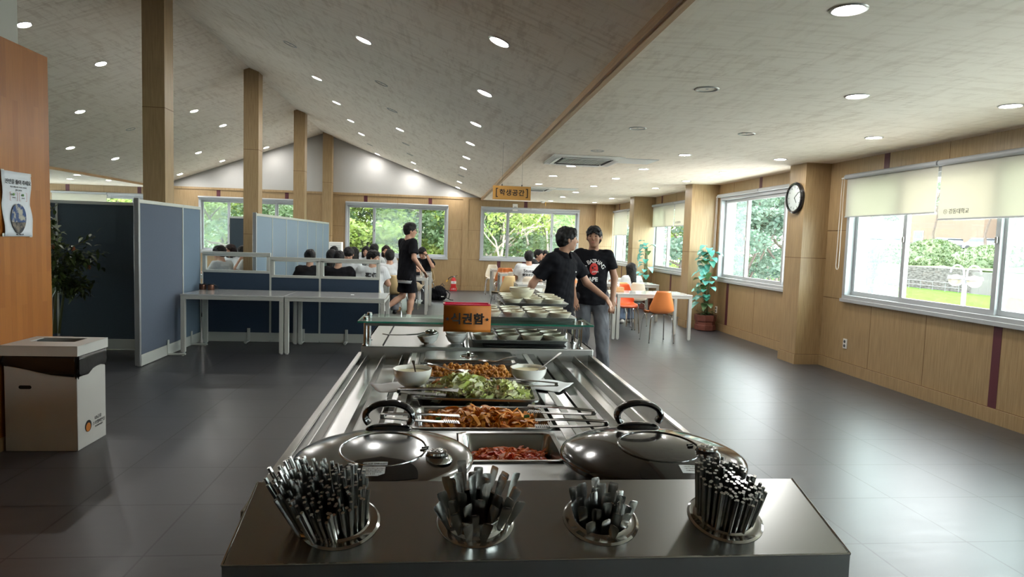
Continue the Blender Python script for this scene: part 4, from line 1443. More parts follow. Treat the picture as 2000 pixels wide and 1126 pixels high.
for i, hx in enumerate(HX):
    c = Vector(onp(hx, HV[i]))
    lab = ['steel cutlery cup, leftmost, packed with chopsticks', 'steel cutlery cup standing high, second from left, full of spoons', 'steel cutlery cup, third from left, with spoons and a fork', 'steel cutlery cup, rightmost, packed with chopsticks'][i]
    u = thing('cutlery_cup', lab, 'cup', c, 0, 'cups sunk in the cutlery stand')
    lift = .030 if i == 1 else .0
    r0 = .057
    m = MB()
    if i == 1:
        prof = [(.084, .001), (.080, .004), (.066, .005), (.0605, .010), (.0595, .030), (.0625, .035), (.0625, .039), (.058, .039), (.056, .03), (.052, -.10), (.001, -.10)]
    else:
        prof = [(.084, .001), (.079, .0045), (.066, .0035), (.062, .006), (.0595, .008), (.057, .006), (.0555, -.01), (.052, -.12), (.001, -.12)]
    m.lathe(prof, 'steel_pol', n=44, R=RP); m.build('cup_body', u)
    CUPS.append((c, lift))
# chopsticks and spoons
def stick_mesh():
    m = MB()
    L = .205
    rings = []
    for z, a in ((0, .0020), (.05, .0022), (.12, .0032), (.195, .0037), (L, .0034)):
        rings.append([(a*q[0], a*q[1], z) for q in ((1, .6), (.6, 1), (-.6, 1), (-1, .6), (-1, -.6), (-.6, -1), (.6, -1), (1, -.6))])
    m.loft(rings, 'steel_soft')
    return m.mesh('chopstick')
def spoon_mesh(fork=False):
    m = MB(); th = .0006
    prof = [(0, .019), (.006, .0205), (.03, .019), (.045, .012), (.055, .0045), (.10, .0038), (.14, .0055), (.175, .0095), (.195, .0110), (.203, .0100), (.2045, .006)]
    rings = []
    for z, w in prof:
        bow = .006*sin(pi*min(z/.05, 1)) if z < .05 else .004*sin((z-.05)/.155*pi)
        rings.append([(w, bow, z), (w*.5, bow+th, z), (-w*.5, bow+th, z), (-w, bow, z), (-w*.5, bow-th, z), (w*.5, bow-th, z)])
    m.loft(rings, 'steel_soft')
    return m.mesh('spoon')
def fork_mesh():
    m = MB()
    for k in range(4):
        x = (k-1.5)*.0062
        m.loft([[(x-.0014, 0, z), (x+.0014, 0, z), (x+.0014, .0016, z), (x-.0014, .0016, z)] for z in (.165, .205)], 'steel_soft')
    m.loft([[(-w, 0, z), (w, 0, z), (w, .0016, z), (-w, .0016, z)] for z, w in ((0, .008), (.02, .009), (.06, .004), (.12, .0035), (.145, .011), (.167, .0112))], 'steel_soft')
    return m.mesh('fork')
SM, PM, FM = stick_mesh(), spoon_mesh(), fork_mesh()
rs = np.random.RandomState(11)
def orient(base, tip, roll):
    d = (Vector(tip)-Vector(base)).normalized()
    q = d.to_track_quat('Z', 'Y')
    return (q.to_matrix() @ Matrix.Rotation(roll, 3, 'Z')).to_euler()
NRM = RP @ Vector((0, 0, 1))
def bundle(ci, n, mesh, name, cat, label, group, rbot, rtop, tiltv, hvar, depth=.118, L=.205, roll=None, hfun=None):
    c, lift = CUPS[ci]
    for k in range(n):
        rr = sqrt((k+.5)/n); a = k*2.39996+rs.uniform(-.1, .1)
        u, v = rr*cos(a), rr*sin(a)
        ex, ey = Vector((1, 0, 0)), RP @ Vector((0, 1, 0))
        b = c + ex*(u*rbot)+ey*(v*rbot) - NRM*(depth-lift)
        tdir = NRM*1.0+ex*(u*rtop+tiltv[0])+ey*(v*rtop+tiltv[1])+Vector(rs.normal(size=3)*.012)
        tdir.normalize()
        h = rs.uniform(-hvar, hvar)+(hfun(u, v) if hfun else 0)
        b = b+tdir*h
        o = link(name, mesh); tag(o, label, cat, group)
        o.location = b
        if roll is None: o.rotation_euler = orient(b, b+tdir, rs.uniform(0, 6.28))
        else:
            yv = Vector((rs.normal()*.5, -1, 0)); yv = (yv-tdir*yv.dot(tdir)).normalized(); xv = yv.cross(tdir)
            o.rotation_euler = Matrix((xv, yv, tdir)).transposed().to_euler()
bundle(0, 150, SM, 'chopstick', 'chopstick', 'steel chopstick bundled in the leftmost cup of the cutlery stand', 'chopsticks in the leftmost cup', .049, .25, (-.18, .05), .006, depth=.105, L=.205,
       hfun=lambda u, v: .026*abs(u)**1.5+.026*(-u)+.010*v-.010)
bundle(3, 140, SM, 'chopstick', 'chopstick', 'steel chopstick bundled in the rightmost cup of the cutlery stand', 'chopsticks in the rightmost cup', .049, .15, (.0, .04), .007, depth=.10,
       hfun=lambda u, v: -.004+.014*(-u)+.006*v)
face = lambda u, v: math.atan2(v, u)+pi/2
bundle(1, 30, PM, 'spoon', 'spoon', 'steel spoon standing handle up in the second cup from the left', 'spoons in the second cup', .024, .42, (.02, 0), .010, depth=.143, hfun=lambda u, v: .01*v,
       roll=lambda u, v: rs.uniform(-.7, .7))
bundle(2, 25, PM, 'spoon', 'spoon', 'steel spoon standing handle up in the third cup from the left', 'spoons in the third cup', .024, .26, (0, .02), .010, depth=.150, hfun=lambda u, v: .006*v,
       roll=lambda u, v: rs.uniform(-.7, .7))
c = CUPS[2][0]
b = c+Vector((.030, -.022, 0))-NRM*.155
o = link('fork', FM); tag(o, 'steel fork with tines up among the spoons of the third cup', 'fork'); o.location = b; o.rotation_euler = orient(b, b+NRM+Vector((.0, -.0, 0)), .2)

# ------------------------------------------------------------------ rice cookers
def dome(r, n=12, rim=.905, top=.948):
    return [(r*sin(pi/2*(1-i/n)), rim+(top-rim)*sin(pi/2*i/n)**1.0) for i in range(n+1)]
def cooker(x, y, r, body, dark, label):
    lidm = 'black_gloss' if dark else 'steel_pol'
    lidm = COOK_BLACK if dark else COOK_STEEL
    t = thing('rice_cooker', label, 'rice cooker', (x, y, CT), 0, 'round rice cookers')
    z0 = CT
    m = MB(); m.lathe([(body*.98, .0), (body, .01), (body+.004, .045)], lidm, n=56, cap0=True); m.build('body', t)
    m = MB()
    prof = [(r-.012, .030), (r-.002, .034), (r, .044), (r-.003, .052), (r-.016, .060)]
    N = 14
    for i in range(1, N+1):
        a = i/N
        prof.append(((r-.016)*(1-a)**.9 if i < N else .0008, .060+.040*(1-(1-a)**2)))
    m.lathe(prof, lidm, n=72, cap0=False); lid = m.build('lid', t)
    def zd(rad): 
        a = 1-(rad/(r-.016))**(1/.9)
        return .060+.040*(1-(1-a)**2)
    # embossed ring
    m = MB(); rg = .112; cy = -.055
    pts = [(rg*cos(a), cy+rg*sin(a), zd(sqrt((rg*cos(a))**2+(cy+rg*sin(a))**2))+.0006) for a in [2*pi*i/48 for i in range(49)]]
    m.tube(pts, .0026, lidm, 8, caps=False); m.build('embossed_ring', lid)
    # handle: tall loop
    hy = r*.53
    zb = zd(hy)
    m = MB()
    ow, oh = .068, .078
    rings = []
    for i in range(25):
        a = -pi*.18+i/24*(pi*1.36)
        cx_, cz_ = ow*cos(a), oh*.48+oh*.50*sin(a)
        # cross-section in plane spanned by radial and y
        rad = Vector((cos(a), 0, sin(a)))
        rings.append([Vector((cx_, hy, zb+cz_))+rad*(.010*cos(b))+Vector((0, 1, 0))*(.019*sin(b)) for b in [2*pi*k/12 for k in range(12)]])
    m.loft(rings, 'black_gloss'); m.ell((0, hy, zb-.001), (.068, .026, .018), 'black_gloss', 24, 8); m.build('handle', lid)
    # steam valve
    vx, vy = (.142 if not dark else .122), -.095
    zv = zd(sqrt(vx*vx+vy*vy))
    m = MB(); m.lathe([(.040, -.004), (.037, .004), (.028, .010), (.0275, .008)], lidm, (vx, vy, zv-.003), 30); m.lathe([(.029, .004), (.030, .009), (.027, .013)], 'black_gloss', (vx, vy, zv-.002), 30)
    m.lathe([(.027, .012), (.026, .018), (.020, .021), (.001, .019)], 'steel_pol', (vx, vy, zv-.002), 30)
    for k in range(4):
        m.cbox((vx, vy, zv+.018), (.034, .004, .003), 'steel_dark', Matrix.Rotation(k*pi/4, 3, 'Z'))
    m.build('steam_valve', lid)
    m = MB()
    for dx, dy in ((-.032, .022), (-.036, .006)): 
        X_, Y_ = vx+dx, vy+dy+.02
        m.cbox((X_, Y_, zd(sqrt(X_*X_+Y_*Y_))+.002), (.018, .006, .004), lidm, Matrix.Rotation(.5, 3, 'Z'))
    m.build('valve_clip', lid)
    # control panel lobe and stickers on the front of the lid
    m = MB(); vs = []; fs = []
    nu, nv = 25, 8
    def P(u, v, e=.0012):   # u in -1..1, v 0..1 from the front edge inwards
        w = .097*(1-(v)**3.0)**.5 if v < 1 else 0
        x_ = u*w; y_ = -r+.020+.098*v+(r-sqrt(max(r*r-x_*x_, 0)))*(1-v)
        return (x_, y_, zd(min(sqrt(x_*x_+y_*y_), r-.0165))+e)
    for j in range(nv+1):
        for i in range(nu): vs.append(P(-1+2*i/(nu-1), j/nv))
    m.add(vs, [(j*nu+i, j*nu+i+1, (j+1)*nu+i+1, (j+1)*nu+i) for j in range(nv) for i in range(nu-1)], 'black_gloss')
    m.build('control_panel', lid)
    def sticker(x0_, x1_, y0_, y1_, mt, nm, lines, e=.0022, cutc=0):
        m = MB(); vs = []; k = 5
        for j in range(k):
            for i in range(k):
                X_ = x0_+(x1_-x0_)*i/(k-1); Y_ = y0_+(y1_-y0_)*j/(k-1)
                if cutc and i == k-1 and j == 0: X_ -= cutc; 
                vs.append((X_, Y_, zd(min(sqrt(X_*X_+Y_*Y_), r-.017))+e))
        m.add(vs, [(j*k+i, j*k+i+1, (j+1)*k+i+1, (j+1)*k+i) for j in range(k-1) for i in range(k-1)], mt)
        o = m.build(nm, lid)
        for (txt, fx, fy, sz) in lines:
            X_ = x0_+(x1_-x0_)*fx; Y_ = y0_+(y1_-y0_)*fy
            e_ = .001; 
            za, zb2 = zd(sqrt(X_**2+(Y_-.01)**2)), zd(sqrt(X_**2+(Y_+.01)**2))
            text(txt, sz, 'print_black', (X_, Y_, zd(sqrt(X_*X_+Y_*Y_))+e+.0006), (math.atan2(zb2-za, .02), 0, 0), o, world=False, extrude=.0001)
        return o
    if not dark:
        sticker(-.040, .020, -.168, -.150, 'poster', 'sticker', [('취사 보온 안내', .3, .5, .007), ('서비스센터', .75, .5, .006)])
        sticker(-.040, .016, -.205, -.171, 'paper', 'sticker', [('사용하기 전에 반드시 읽어 주십시오', .5, .78, .0042), ('뚜껑을 닫고 사용하십시오', .5, .58, .0042), ('뜨거우니 주의하십시오', .5, .38, .0042), ('청소 후 건조', .4, .18, .0042)], cutc=.016)
    else:
        sticker(.012, .066, -.214, -.180, 'paper', 'sticker', [('사용하기 전에 반드시 읽어 주십시오', .5, .78, .0042), ('뜨거우니 주의하십시오', .5, .55, .0042), ('뚜껑을 닫고 사용', .5, .3, .0042)])
    return t
COOK_STEEL = mat('pewter_lid', (.36, .37, .37), .17, 1)
COOK_BLACK = mat('black_lid', (.035, .032, .03), .13, .3, coat=.6)
cooker(-.145, 1.79, .2415, .205, False, 'grey steel rice cooker with black loop handle, left of the pair')
cooker(.608, 1.80, .262, .215, True, 'black rice cooker with black loop handle, right of the pair')

# ------------------------------------------------------------------ pans and food
def pan(name, label, cat, x0, x1, y0, y1, depth, ztop, mt='steel_soft', tilt=0, rim=.016, group=None):
    w, d = x1-x0, y1-y0
    t = thing(name, label, cat, ((x0+x1)/2, (y0+y1)/2, ztop), 0, group)
    if tilt: t.rotation_euler = (tilt[0], tilt[1], tilt[2])
    m = MB()
    def R(w_, d_, r, z): return [(x, y, z) for x, y in rrect(w_, d_, r, 5)]
    rings = [R(w, d, .030, -.006), R(w, d, .030, .0015), R(w-.004, d-.004, .029, .003), R(w-2*rim, d-2*rim, .026, .002), R(w-2*rim-.006, d-2*rim-.006, .026, -.006),
             R(w-2*rim-.03, d-2*rim-.03, .028, -depth+.012), R(w-2*rim-.05, d-2*rim-.05, .03, -depth),]
    m.loft(rings, mt, cap0=False, cap1=True)
    m.build('pan_body', t)
    return t
kp = pan('food_pan', 'deep steel pan of red kimchi between the two rice cookers', 'food pan', *PANS['kimchi'], .10, CT+.003, group='steel food pans')
fp = pan('food_pan', 'steel pan heaped with orange seasoned fishcake slices', 'food pan', *PANS['fish'], .10, CT+.003, group='steel food pans')
spn = pan('food_pan', 'slightly raised steel pan heaped with lettuce salad', 'food pan', *PANS['salad'], .060, CT+.022, tilt=(0, .010, -.045), group='steel food pans')
npn = pan('food_pan', 'steel pan of small brown fried chicken pieces', 'food pan', *PANS['nugget'], .09, CT+.003, group='steel food pans')
# flat lid at the back
t = thing('pan_lid', 'flat steel pan lid with sunken round handle behind the fried pieces', 'lid', (.1525, 3.533, CT+.004))
m = MB()
def R(w_, d_, r, z): return [(x, y, z) for x, y in rrect(w_, d_, r, 5)]
m.loft([R(.515, .315, .03, 0), R(.515, .315, .03, .003), R(.485, .285, .028, .004), R(.470, .27, .028, .016), R(.44, .24, .03, .017), R(.40, .20, .05, .013)], 'steel_soft', cap0=True, cap1=True)
m.build('lid_plate', t, bevel=0)
m = MB(); m.lathe([(.050, .0132), (.044, .0165), (.036, .014), (.001, .0135)], 'steel_pol', n=30); m.lathe([(.012, .0135), (.014, .030), (.024, .033), (.001, .035)], 'steel_pol', n=20); m.build('lid_knob', t)

rs = np.random.RandomState(3)
# fried pieces
def blob(seed, r=.0145, mt='nugget'):
    q = np.random.RandomState(seed)
    F = Field((-r*1.8,)*3, (r*1.8,)*3, r/6)
    for k in range(4): F.ell(q.normal(size=3)*r*.42, q.uniform(.5, .85, 3)*r, r*.15)
    F.noise(r*.13, 330, seed); F.noise(r*.10, 700, seed+40)
    return F.mesh('fried_piece', mt)
NB = [blob(i) for i in range(4)]
x0, x1, y0, y1 = PANS['nugget']
cnt = 0
for lay, (n, z, sh) in enumerate(((84, CT-.036, .0), (84, CT-.014, .012), (70, CT+.004, .035))):
    k = 0; tries = 0; pts = []
    while k < n and tries < 4000:
        tries += 1
        x = rs.uniform(x0+.042+sh, x1-.042-sh); y = rs.uniform(y0+.042+sh*.6, y1-.042-sh*.8)
        if lay == 2 and abs(x-.13) > .13 and rs.rand() < .6: continue
        if any((x-p[0])**2+(y-p[1])**2 < .021**2 for p in pts): continue
        pts.append((x, y)); k += 1
        o = link('fried_chicken_piece', NB[rs.randint(4)]); tag(o, 'bite-sized brown fried chicken piece heaped in the back pan', 'fried chicken', 'fried chicken pieces')
        o.location = (x, y, z+rs.uniform(-.004, .005)); o.rotation_euler = tuple(rs.uniform(0, 6.28, 3)); s = rs.uniform(.85, 1.2); o.scale = (s, s, s)
# fishcake slices: thin bent sheets
def slice_mesh(seed):
    q = np.random.RandomState(seed)
    L, w_ = q.uniform(.042, .066), q.uniform(.010, .019)
    n = 8; b1, b2, tw = q.uniform(-.012, .016), q.uniform(-.004, .004), q.uniform(-.5, .5)
    m = MB(); rings = []
    for i in range(n):
        s_ = i/(n-1)-.5
        c = Vector((s_*L, 0, b1*(1-4*s_*s_)+b2*sin(s_*9)))
        a = tw*s_; ww = w_*(.55+.45*cos(s_*2.4))
        e = Vector((0, cos(a), sin(a)))*ww/2; u = Vector((0, -sin(a), cos(a)))*.0013
        rings.append([c-e-u, c+e-u, c+e+u, c-e+u])
    m.loft(rings, 'fishcake')
    return m.mesh('fishcake_slice', angle=60)
FS = [slice_mesh(i) for i in range(7)]
x0, x1, y0, y1 = PANS['fish']
m = MB(); n_ = 14; vs = []
for j in range(n_):
    for i in range(n_):
        fx, fy = i/(n_-1), j/(n_-1)
        vs.append((x0+.04+(x1-x0-.08)*fx, y0+.04+(y1-y0-.08)*fy, CT-.045+.045*sin(pi*fx)**.6*sin(pi*fy)**.6))
m.add(vs, [(j*n_+i, j*n_+i+1, (j+1)*n_+i+1, (j+1)*n_+i) for j in range(n_-1) for i in range(n_-1)], 'fishcake')
o = m.build('fishcake_heap'); tag(o, 'bed of seasoned fishcake under the top slices in the pan', 'fishcake', kind='stuff')
for k in range(240):
    fx, fy = rs.uniform(.05, .95), rs.uniform(.06, .94)
    x = x0+.035+(x1-x0-.07)*fx; y = y0+.035+(y1-y0-.07)*fy
    z = CT-.040+.058*sin(pi*fx)**.55*sin(pi*fy)**.6+rs.uniform(-.003, .009)
    o = link('fishcake_slice', FS[rs.randint(7)]); tag(o, 'thin orange seasoned fishcake slice heaped in its pan', 'fishcake', 'seasoned fishcake slices')
    o.location = (x, y, z); o.rotation_euler = (rs.normal()*.45, rs.normal()*.4, rs.uniform(0, 6.28)); s = rs.uniform(.85, 1.15); o.scale = (s, s, s)
for k, (x, y) in enumerate(((-.012, 2.30), (.21, 2.36), (.30, 2.29))):
    t = link('green_onion_piece', None) if 0 else None
    m = MB(); m.cyl((0, 0, 0), (.018, .004, .002), .006, 'green_bit', n=8); o = m.build('green_pepper_piece'); tag(o, ['green pepper piece at left of the fishcake heap', 'green pepper piece in the middle of the fishcake heap', 'green pepper piece at right of the fishcake heap'][k], 'pepper'); o.location = (x, y, CT+.024 if k else CT+.012)
# kimchi
x0, x1, y0, y1 = PANS['kimchi']
m = MB()
for k in range(420):
    fx, fy = rs.uniform(0, 1), rs.uniform(0, 1)
    x = x0+.045+(x1-x0-.09)*fx; y = y0+.045+(y1-y0-.10)*fy
    z = CT-.050+.030*sin(pi*fx)*sin(pi*fy)**.5*(1.15-fy*.5)+.012*sin(k*1.7)*.5
    L = rs.uniform(.02, .045); a = rs.uniform(0, 6.28); w_ = rs.uniform(.004, .012); bd = rs.uniform(-.006, .010)
    d = Vector((cos(a), sin(a), rs.normal()*.25)); e = Vector((-sin(a), cos(a), rs.normal()*.3))
    rings = []
    for i in range(5):
        s_ = i/4-.5; c = Vector((x, y, z))+d*s_*L+Vector((0, 0, bd*(1-4*s_*s_)))
        rings.append([c-e*w_/2, c+e*w_/2, c+e*w_/2+Vector((0, 0, .002)), c-e*w_/2+Vector((0, 0, .002))])
    m.loft(rings, 'kimchi')
m.box(x0+.035, x1-.035, y0+.035, y1-.035, CT-.090, CT-.055, 'kimchi')
o = m.build('kimchi'); tag(o, 'shredded red kimchi in the deep pan', 'kimchi', kind='stuff')
# salad
x0, x1, y0, y1 = PANS['salad']
m = MB()
def leafp(m, c, s, mt, q):
    R_ = Euler((q.normal()*.5, q.normal()*.5, q.uniform(0, 6.28))).to_matrix()
    ph, fr_, el_ = q.uniform(0, 6.28), q.randint(4, 8), q.uniform(.55, 1)
    nr, na = 5, 16; vs = [R_ @ Vector((0, 0, 0))+Vector(c)]; fs = []
    for i in range(1, nr+1):
        rr = i/nr
        for j in range(na):
            a = 2*pi*j/na
            ed = 1+.10*sin(3*a+ph)*rr
            p = Vector((rr*cos(a)*el_*ed, rr*sin(a)*ed, .34*rr*rr+.16*rr*rr*sin(fr_*a+ph)))*s*.5
            vs.append(R_ @ p+Vector(c))
    for j in range(na): fs.append((0, 1+j, 1+(j+1) % na))
    for i in range(nr-1):
        for j in range(na): a = 1+i*na+j; b = 1+i*na+(j+1) % na; fs.append((a, a+na, b+na, b))
    m.add(vs, fs, mt)
for k in range(400):
    fx, fy = rs.uniform(.02, .98), rs.uniform(.03, .97)
    pk = math.exp(-((fx-.38)/.20)**2-((fy-.40)/.35)**2)
    x = x0+.04+(x1-x0-.08)*fx; y = y0+.035+(y1-y0-.07)*fy
    z = CT-.016+.030*sin(pi*fx)**.4*sin(pi*fy)**.5+.062*pk+.036*math.exp(-((fx-.8)/.15)**2-((fy-.35)/.4)**2)
    leafp(m, (x, y, z+rs.uniform(-.006, .008)), rs.uniform(.034, .075), 'lettuce' if rs.rand() < .5 else 'lettuce_pale', rs)
for k in range(260):
    fx, fy = rs.uniform(.04, .96), rs.uniform(.05, .9)
    pk = math.exp(-((fx-.42)/.28)**2-((fy-.40)/.35)**2)
    x = x0+.04+(x1-x0-.08)*fx; y = y0+.035+(y1-y0-.07)*fy
    z = CT+.002+.030*sin(pi*fx)**.4*sin(pi*fy)**.5+.040*pk
    a = rs.uniform(0, 6.28); L = rs.uniform(.02, .045)
    pts = [(x+cos(a)*L*(i/3-.5)+rs.normal()*.002, y+sin(a)*L*(i/3-.5)+rs.normal()*.002, z+.006*sin(i*1.3+k)) for i in range(4)]
    m.tube(pts, .0012, 'cabbage_red' if k % 4 == 0 else 'lettuce_pale', 4)
o = m.build('salad_greens', angle=75); tag(o, 'shredded lettuce and cabbage salad in the raised pan', 'salad', kind='stuff')
for k, (x, y, z, a) in enumerate(((-.022, 2.74, .885, .3), (.005, 2.69, .888, -.4), (.20, 2.80, .892, .1), (.262, 2.76, .895, -.6), (.275, 2.70, .890, .7), (.03, 2.62, .886, .4), (.235, 2.64, .888, 1.2), (-.01, 2.79, .884, .9))):
    F = None
    m = MB(); m.ell((0, 0, 0), (.016, .007, .005), 'crouton', 14, 8); o = m.build('brown_slice'); o.location = (x, y, z+.012); o.rotation_euler = (.3, .4*((k % 3)-1), a)
    tag(o, 'small brown slice lying in the lettuce salad, %s of eight counted from the left' % ORD[[0, 2, 4, 6, 7, 3, 5, 1][k]], 'salad topping', 'brown slices in the salad')

# utensils
def tongs(loc, rz, label, L=.25, tilt=0., roll=0.):
    t = thing('tongs', label, 'tongs', loc, 0, 'steel serving tongs')
    t.rotation_euler = (roll, tilt, rz)
    for s in (-1, 1):
        m = MB(); rings = []
        for i in range(9):
            u = i/8; sp = .004+.0065*sin(u*pi*.62)
            w_ = .011 if u < .75 else .011+.006*(u-.75)*4
            z = s*sp; c = .004
            rings.append([(u*L, -w_, z), (u*L, w_, z), (u*L, w_, z+s*.0035*(1 if u < .7 else .4)), (u*L, w_*.7, z+s*.001), (u*L, -w_*.7, z+s*.001), (u*L, -w_, z+s*.0035*(1 if u < .7 else .4))])
        m.loft(rings, 'steel_soft'); arm = m.build('tong_arm', t)
        m = MB()
        for k in range(7): m.box(L*.80+k*.007, L*.80+k*.007+.003, -.014, .014, s*.0085-.0014, s*.0085+.0014, 'steel_dark')
        m.build('grip_ridges', arm)
    m = MB(); m.box(-.004, .012, -.011, .011, -.007, .007, 'steel_soft'); m.build('tong_hinge', t, bevel=.003)
    return t
tongs((-.165, 2.605, CT+.042), radians(-8), 'steel tongs lying along the front left rim of the salad pan', .24, roll=.2)
tongs((.495, 2.725, CT+.045), radians(170), 'steel tongs on the back right rim of the salad pan beside the bowl', .25, roll=.1)
tongs((-.19, 2.165, CT+.060), radians(6), 'steel tongs resting on the left of the fishcake pan, ridged tips in it', .26, tilt=radians(4))
tongs((.545, 2.245, CT+.052), radians(163), 'steel tongs on the right rim of the fishcake pan', .24, tilt=radians(1))
tongs((.545, 2.075, CT+.062), radians(176), 'steel tongs bridging the kimchi pan corner by the black rice cooker', .235, tilt=radians(1))
def serving_spoon(loc, rz, label, L=.24, ry=0., rx=0.):
    t = thing('serving_spoon', label, 'spoon', loc, 0, 'serving spoons')
    t.rotation_euler = (rx, ry, rz)
    m = MB(); m.loft([[(u, -w_, z), (u, w_, z), (u, w_, z+.002), (u, -w_, z+.002)] for u, w_, z in ((-L, .011, .03), (-L+.05, .009, .022), (-.05, .005, .002), (-.02, .006, 0))], 'steel_soft'); m.build('handle', t)
    m = MB(); m.lathe([(.001, -.010), (.014, -.008), (.024, -.001), (.025, 0), (.023, .0), (.013, -.006), (.001, -.008)], 'steel_soft', n=20, sx=1.45, c=(.012, 0, .004)); m.build('spoon_bowl', t)
    return t
serving_spoon((.098, 3.10, CT+.022), radians(-7), 'serving spoon lying on the front of the fried pieces, handle left', .16)
serving_spoon((.235, 3.315, CT+.030), radians(172), 'serving spoon on the back edge of the fried pieces, handle right', .15)

def bowl_profile(r, h, foot=.5, th=.0035):
    out = [(r*foot*.8, .0), (r*foot, .0), (r*foot*1.02, .004)]
    for i in range(1, 9):
        a = i/8
        out.append((r*(foot+(1-foot)*sin(a*pi/2)**.9), .004+(h-.004)*a**1.35))
    out.append((r+.0005, h+.001))
    for i in range(8, -1, -1):
        a = i/8
        out.append((max(r*(foot+(1-foot)*sin(a*pi/2)**.9)-th, .001), .004+th*.7+(h-.004-th*.5)*a**1.35))
    out.append((.0008, .007))
    return out
def white_bowl(x, y, z, label, r=.082, h=.078):
    t = thing('sauce_bowl', label, 'bowl', (x, y, z), 0, 'white bowls of dressing')
    m = MB(); m.lathe(bowl_profile(r, h, .42), 'bowl_white', n=44, cap0=True); m.build('bowl_shell', t)
    m = MB(); m.lathe([(.0008, h*.80), (r*.9, h*.80)], 'dressing', n=36); m.build('dressing', t)
    return t
white_bowl(-.118, 2.80, CT+.014, 'white bowl of pale dressing on the left napkin beside the salad')
white_bowl(.400, 2.955, CT+.003, 'white bowl of pale yellow dressing at right between salad and fried pieces', r=.083, h=.068)
def stick_spoon(a, b, label):
    t = thing('dressing_spoon', label, 'spoon', a)
    d = Vector(b)-Vector(a)
    R_ = d.normalized().to_track_quat('Z', 'Y').to_matrix()
    m = MB(); L = d.length
    m.loft([[R_ @ Vector(q) for q in ((-w_, -.001, z), (w_, -.001, z), (w_, .001, z), (-w_, .001, z))] for z, w_ in ((.0, .003), (L*.6, .0035), (L*.95, .007), (L, .005))], 'steel_soft'); m.build('handle', t)
    m = MB(); m.ell((0, 0, 0), (.014, .010, .003), 'steel_soft'); m.build('spoon_bowl', t)
stick_spoon((-.105, 2.80, CT+.073), (-.118, 2.84, CT+.118), 'steel spoon handle standing in the left dressing bowl')
stick_spoon((.44, 2.955, CT+.055), (.565, 3.05, CT+.125), 'long thin spoon leaning out of the right dressing bowl')
def napkin(c, w_, d_, rz, label, seed):
    q = np.random.RandomState(seed); n = 12; vs = []
    for j in range(n):
        for i in range(n):
            u, v = (i/(n-1)-.5)*w_, (j/(n-1)-.5)*d_
            vs.append((u, v, .0015+.006*abs(sin(u*24+seed)*cos(v*21+seed*2))*(1 if abs(u) > w_*.2 or abs(v) > d_*.2 else .15)))
    m = MB(); m.add(vs, [(j*n+i, j*n+i+1, (j+1)*n+i+1, (j+1)*n+i) for j in range(n-1) for i in range(n-1)], 'paper')
    t = thing('paper_napkin', label, 'napkin', c, rz)
    o = m.build('folded_sheet', t); md = o.modifiers.new('s', 'SOLIDIFY'); md.thickness = .001
napkin((-.185, 2.815, CT+.004), .19, .17, .35, 'white paper napkin under the left dressing bowl', 1)
napkin((.482, 2.875, CT+.004), .17, .20, -.5, 'white paper napkin under the right dressing bowl', 2)
napkin((-.055, 2.905, CT+.005), .08, .05, .6, 'crumpled napkin end between left dressing bowl and salad pan', 4)

# ------------------------------------------------------------------ glass shelf, ticket box, bowls on trays
GZ_ = 1.028
t = thing('glass_shelf', 'clear glass shelf with green edge on steel posts over the rear deck', 'shelf', (.21, 3.86, CT+.03))
m = MB(); m.box(-.458, .862, 3.67, 4.02, GZ_-.010, GZ_, 'shelf_glass'); m.build('glass_plate', t, world=True)
m = MB(); m.box(-.458, .862, 3.6685, 3.6700, GZ_-.010, GZ_, 'green_glass_edge'); m.box(-.4595, -.458, 3.67, 4.02, GZ_-.010, GZ_, 'green_glass_edge'); m.box(.862, .8635, 3.67, 4.02, GZ_-.010, GZ_, 'green_glass_edge'); m.build('glass_edge', t, world=True)
m = MB(); m.box(-.42, .81, 3.745, 3.775, GZ_-.035, GZ_-.012, 'steel'); m.box(-.42, .81, 3.945, 3.965, GZ_-.035, GZ_-.012, 'steel'); m.build('shelf_rail', t, world=True)
for x in (-.425, .805):
    for y in (3.76, 3.955):
        m = MB(); m.cyl((x, y, CT+.03), (x, y, GZ_-.010), .0115, 'steel_pol', n=18); m.cyl((x, y, GZ_), (x, y, GZ_+.016), .015, 'steel_pol', n=18); m.cyl((x, y, CT+.03), (x, y, CT+.036), .02, 'steel_pol', n=18)
        m.build('post', t, world=True)
# ticket box
t = thing('ticket_box', 'crimson plastic box faced with orange paper reading 식권함 on the glass shelf', 'ticket box', (.140, 3.73, GZ_))
m = MB()
h = .105
for q in ((-.125, .125, -.05, -.046), (-.125, .125, .046, .05)): m.box(q[0], q[1], q[2], q[3], 0, h, 'pink_plastic')
for q in ((-.125, -.121), (.121, .125)): m.box(q[0], q[1], -.046, .046, 0, h, 'pink_plastic')
m.box(-.121, .121, -.046, .046, 0, .004, 'pink_plastic')
m.box(-.133, .133, -.058, -.05, h-.006, h, 'pink_plastic'); m.box(-.133, .133, .05, .058, h-.006, h, 'pink_plastic'); m.box(-.133, -.125, -.058, .058, h-.006, h, 'pink_plastic'); m.box(.125, .133, -.058, .058, h-.006, h, 'pink_plastic')
m.build('box_body', t, bevel=.002)
m = MB(); vs = []
n = 10
for i in range(n):
    u = i/(n-1); z = .098-.148*u; y = -.060-.004*sin(u*3)-.003
    vs += [(-.130, y, z), (.134, y, z)]
m.add(vs, [(2*i, 2*i+2, 2*i+3, 2*i+1) for i in range(n-1)], 'orange_paper'); pp = m.build('paper_front', t)
md = pp.modifiers.new('s', 'SOLIDIFY'); md.thickness = .0012
text('식권함', .066, 'print_black', (.003, -.0695, .020), (radians(90), 0, 0), pp, world=False, bold=.03, spacing=1.08)
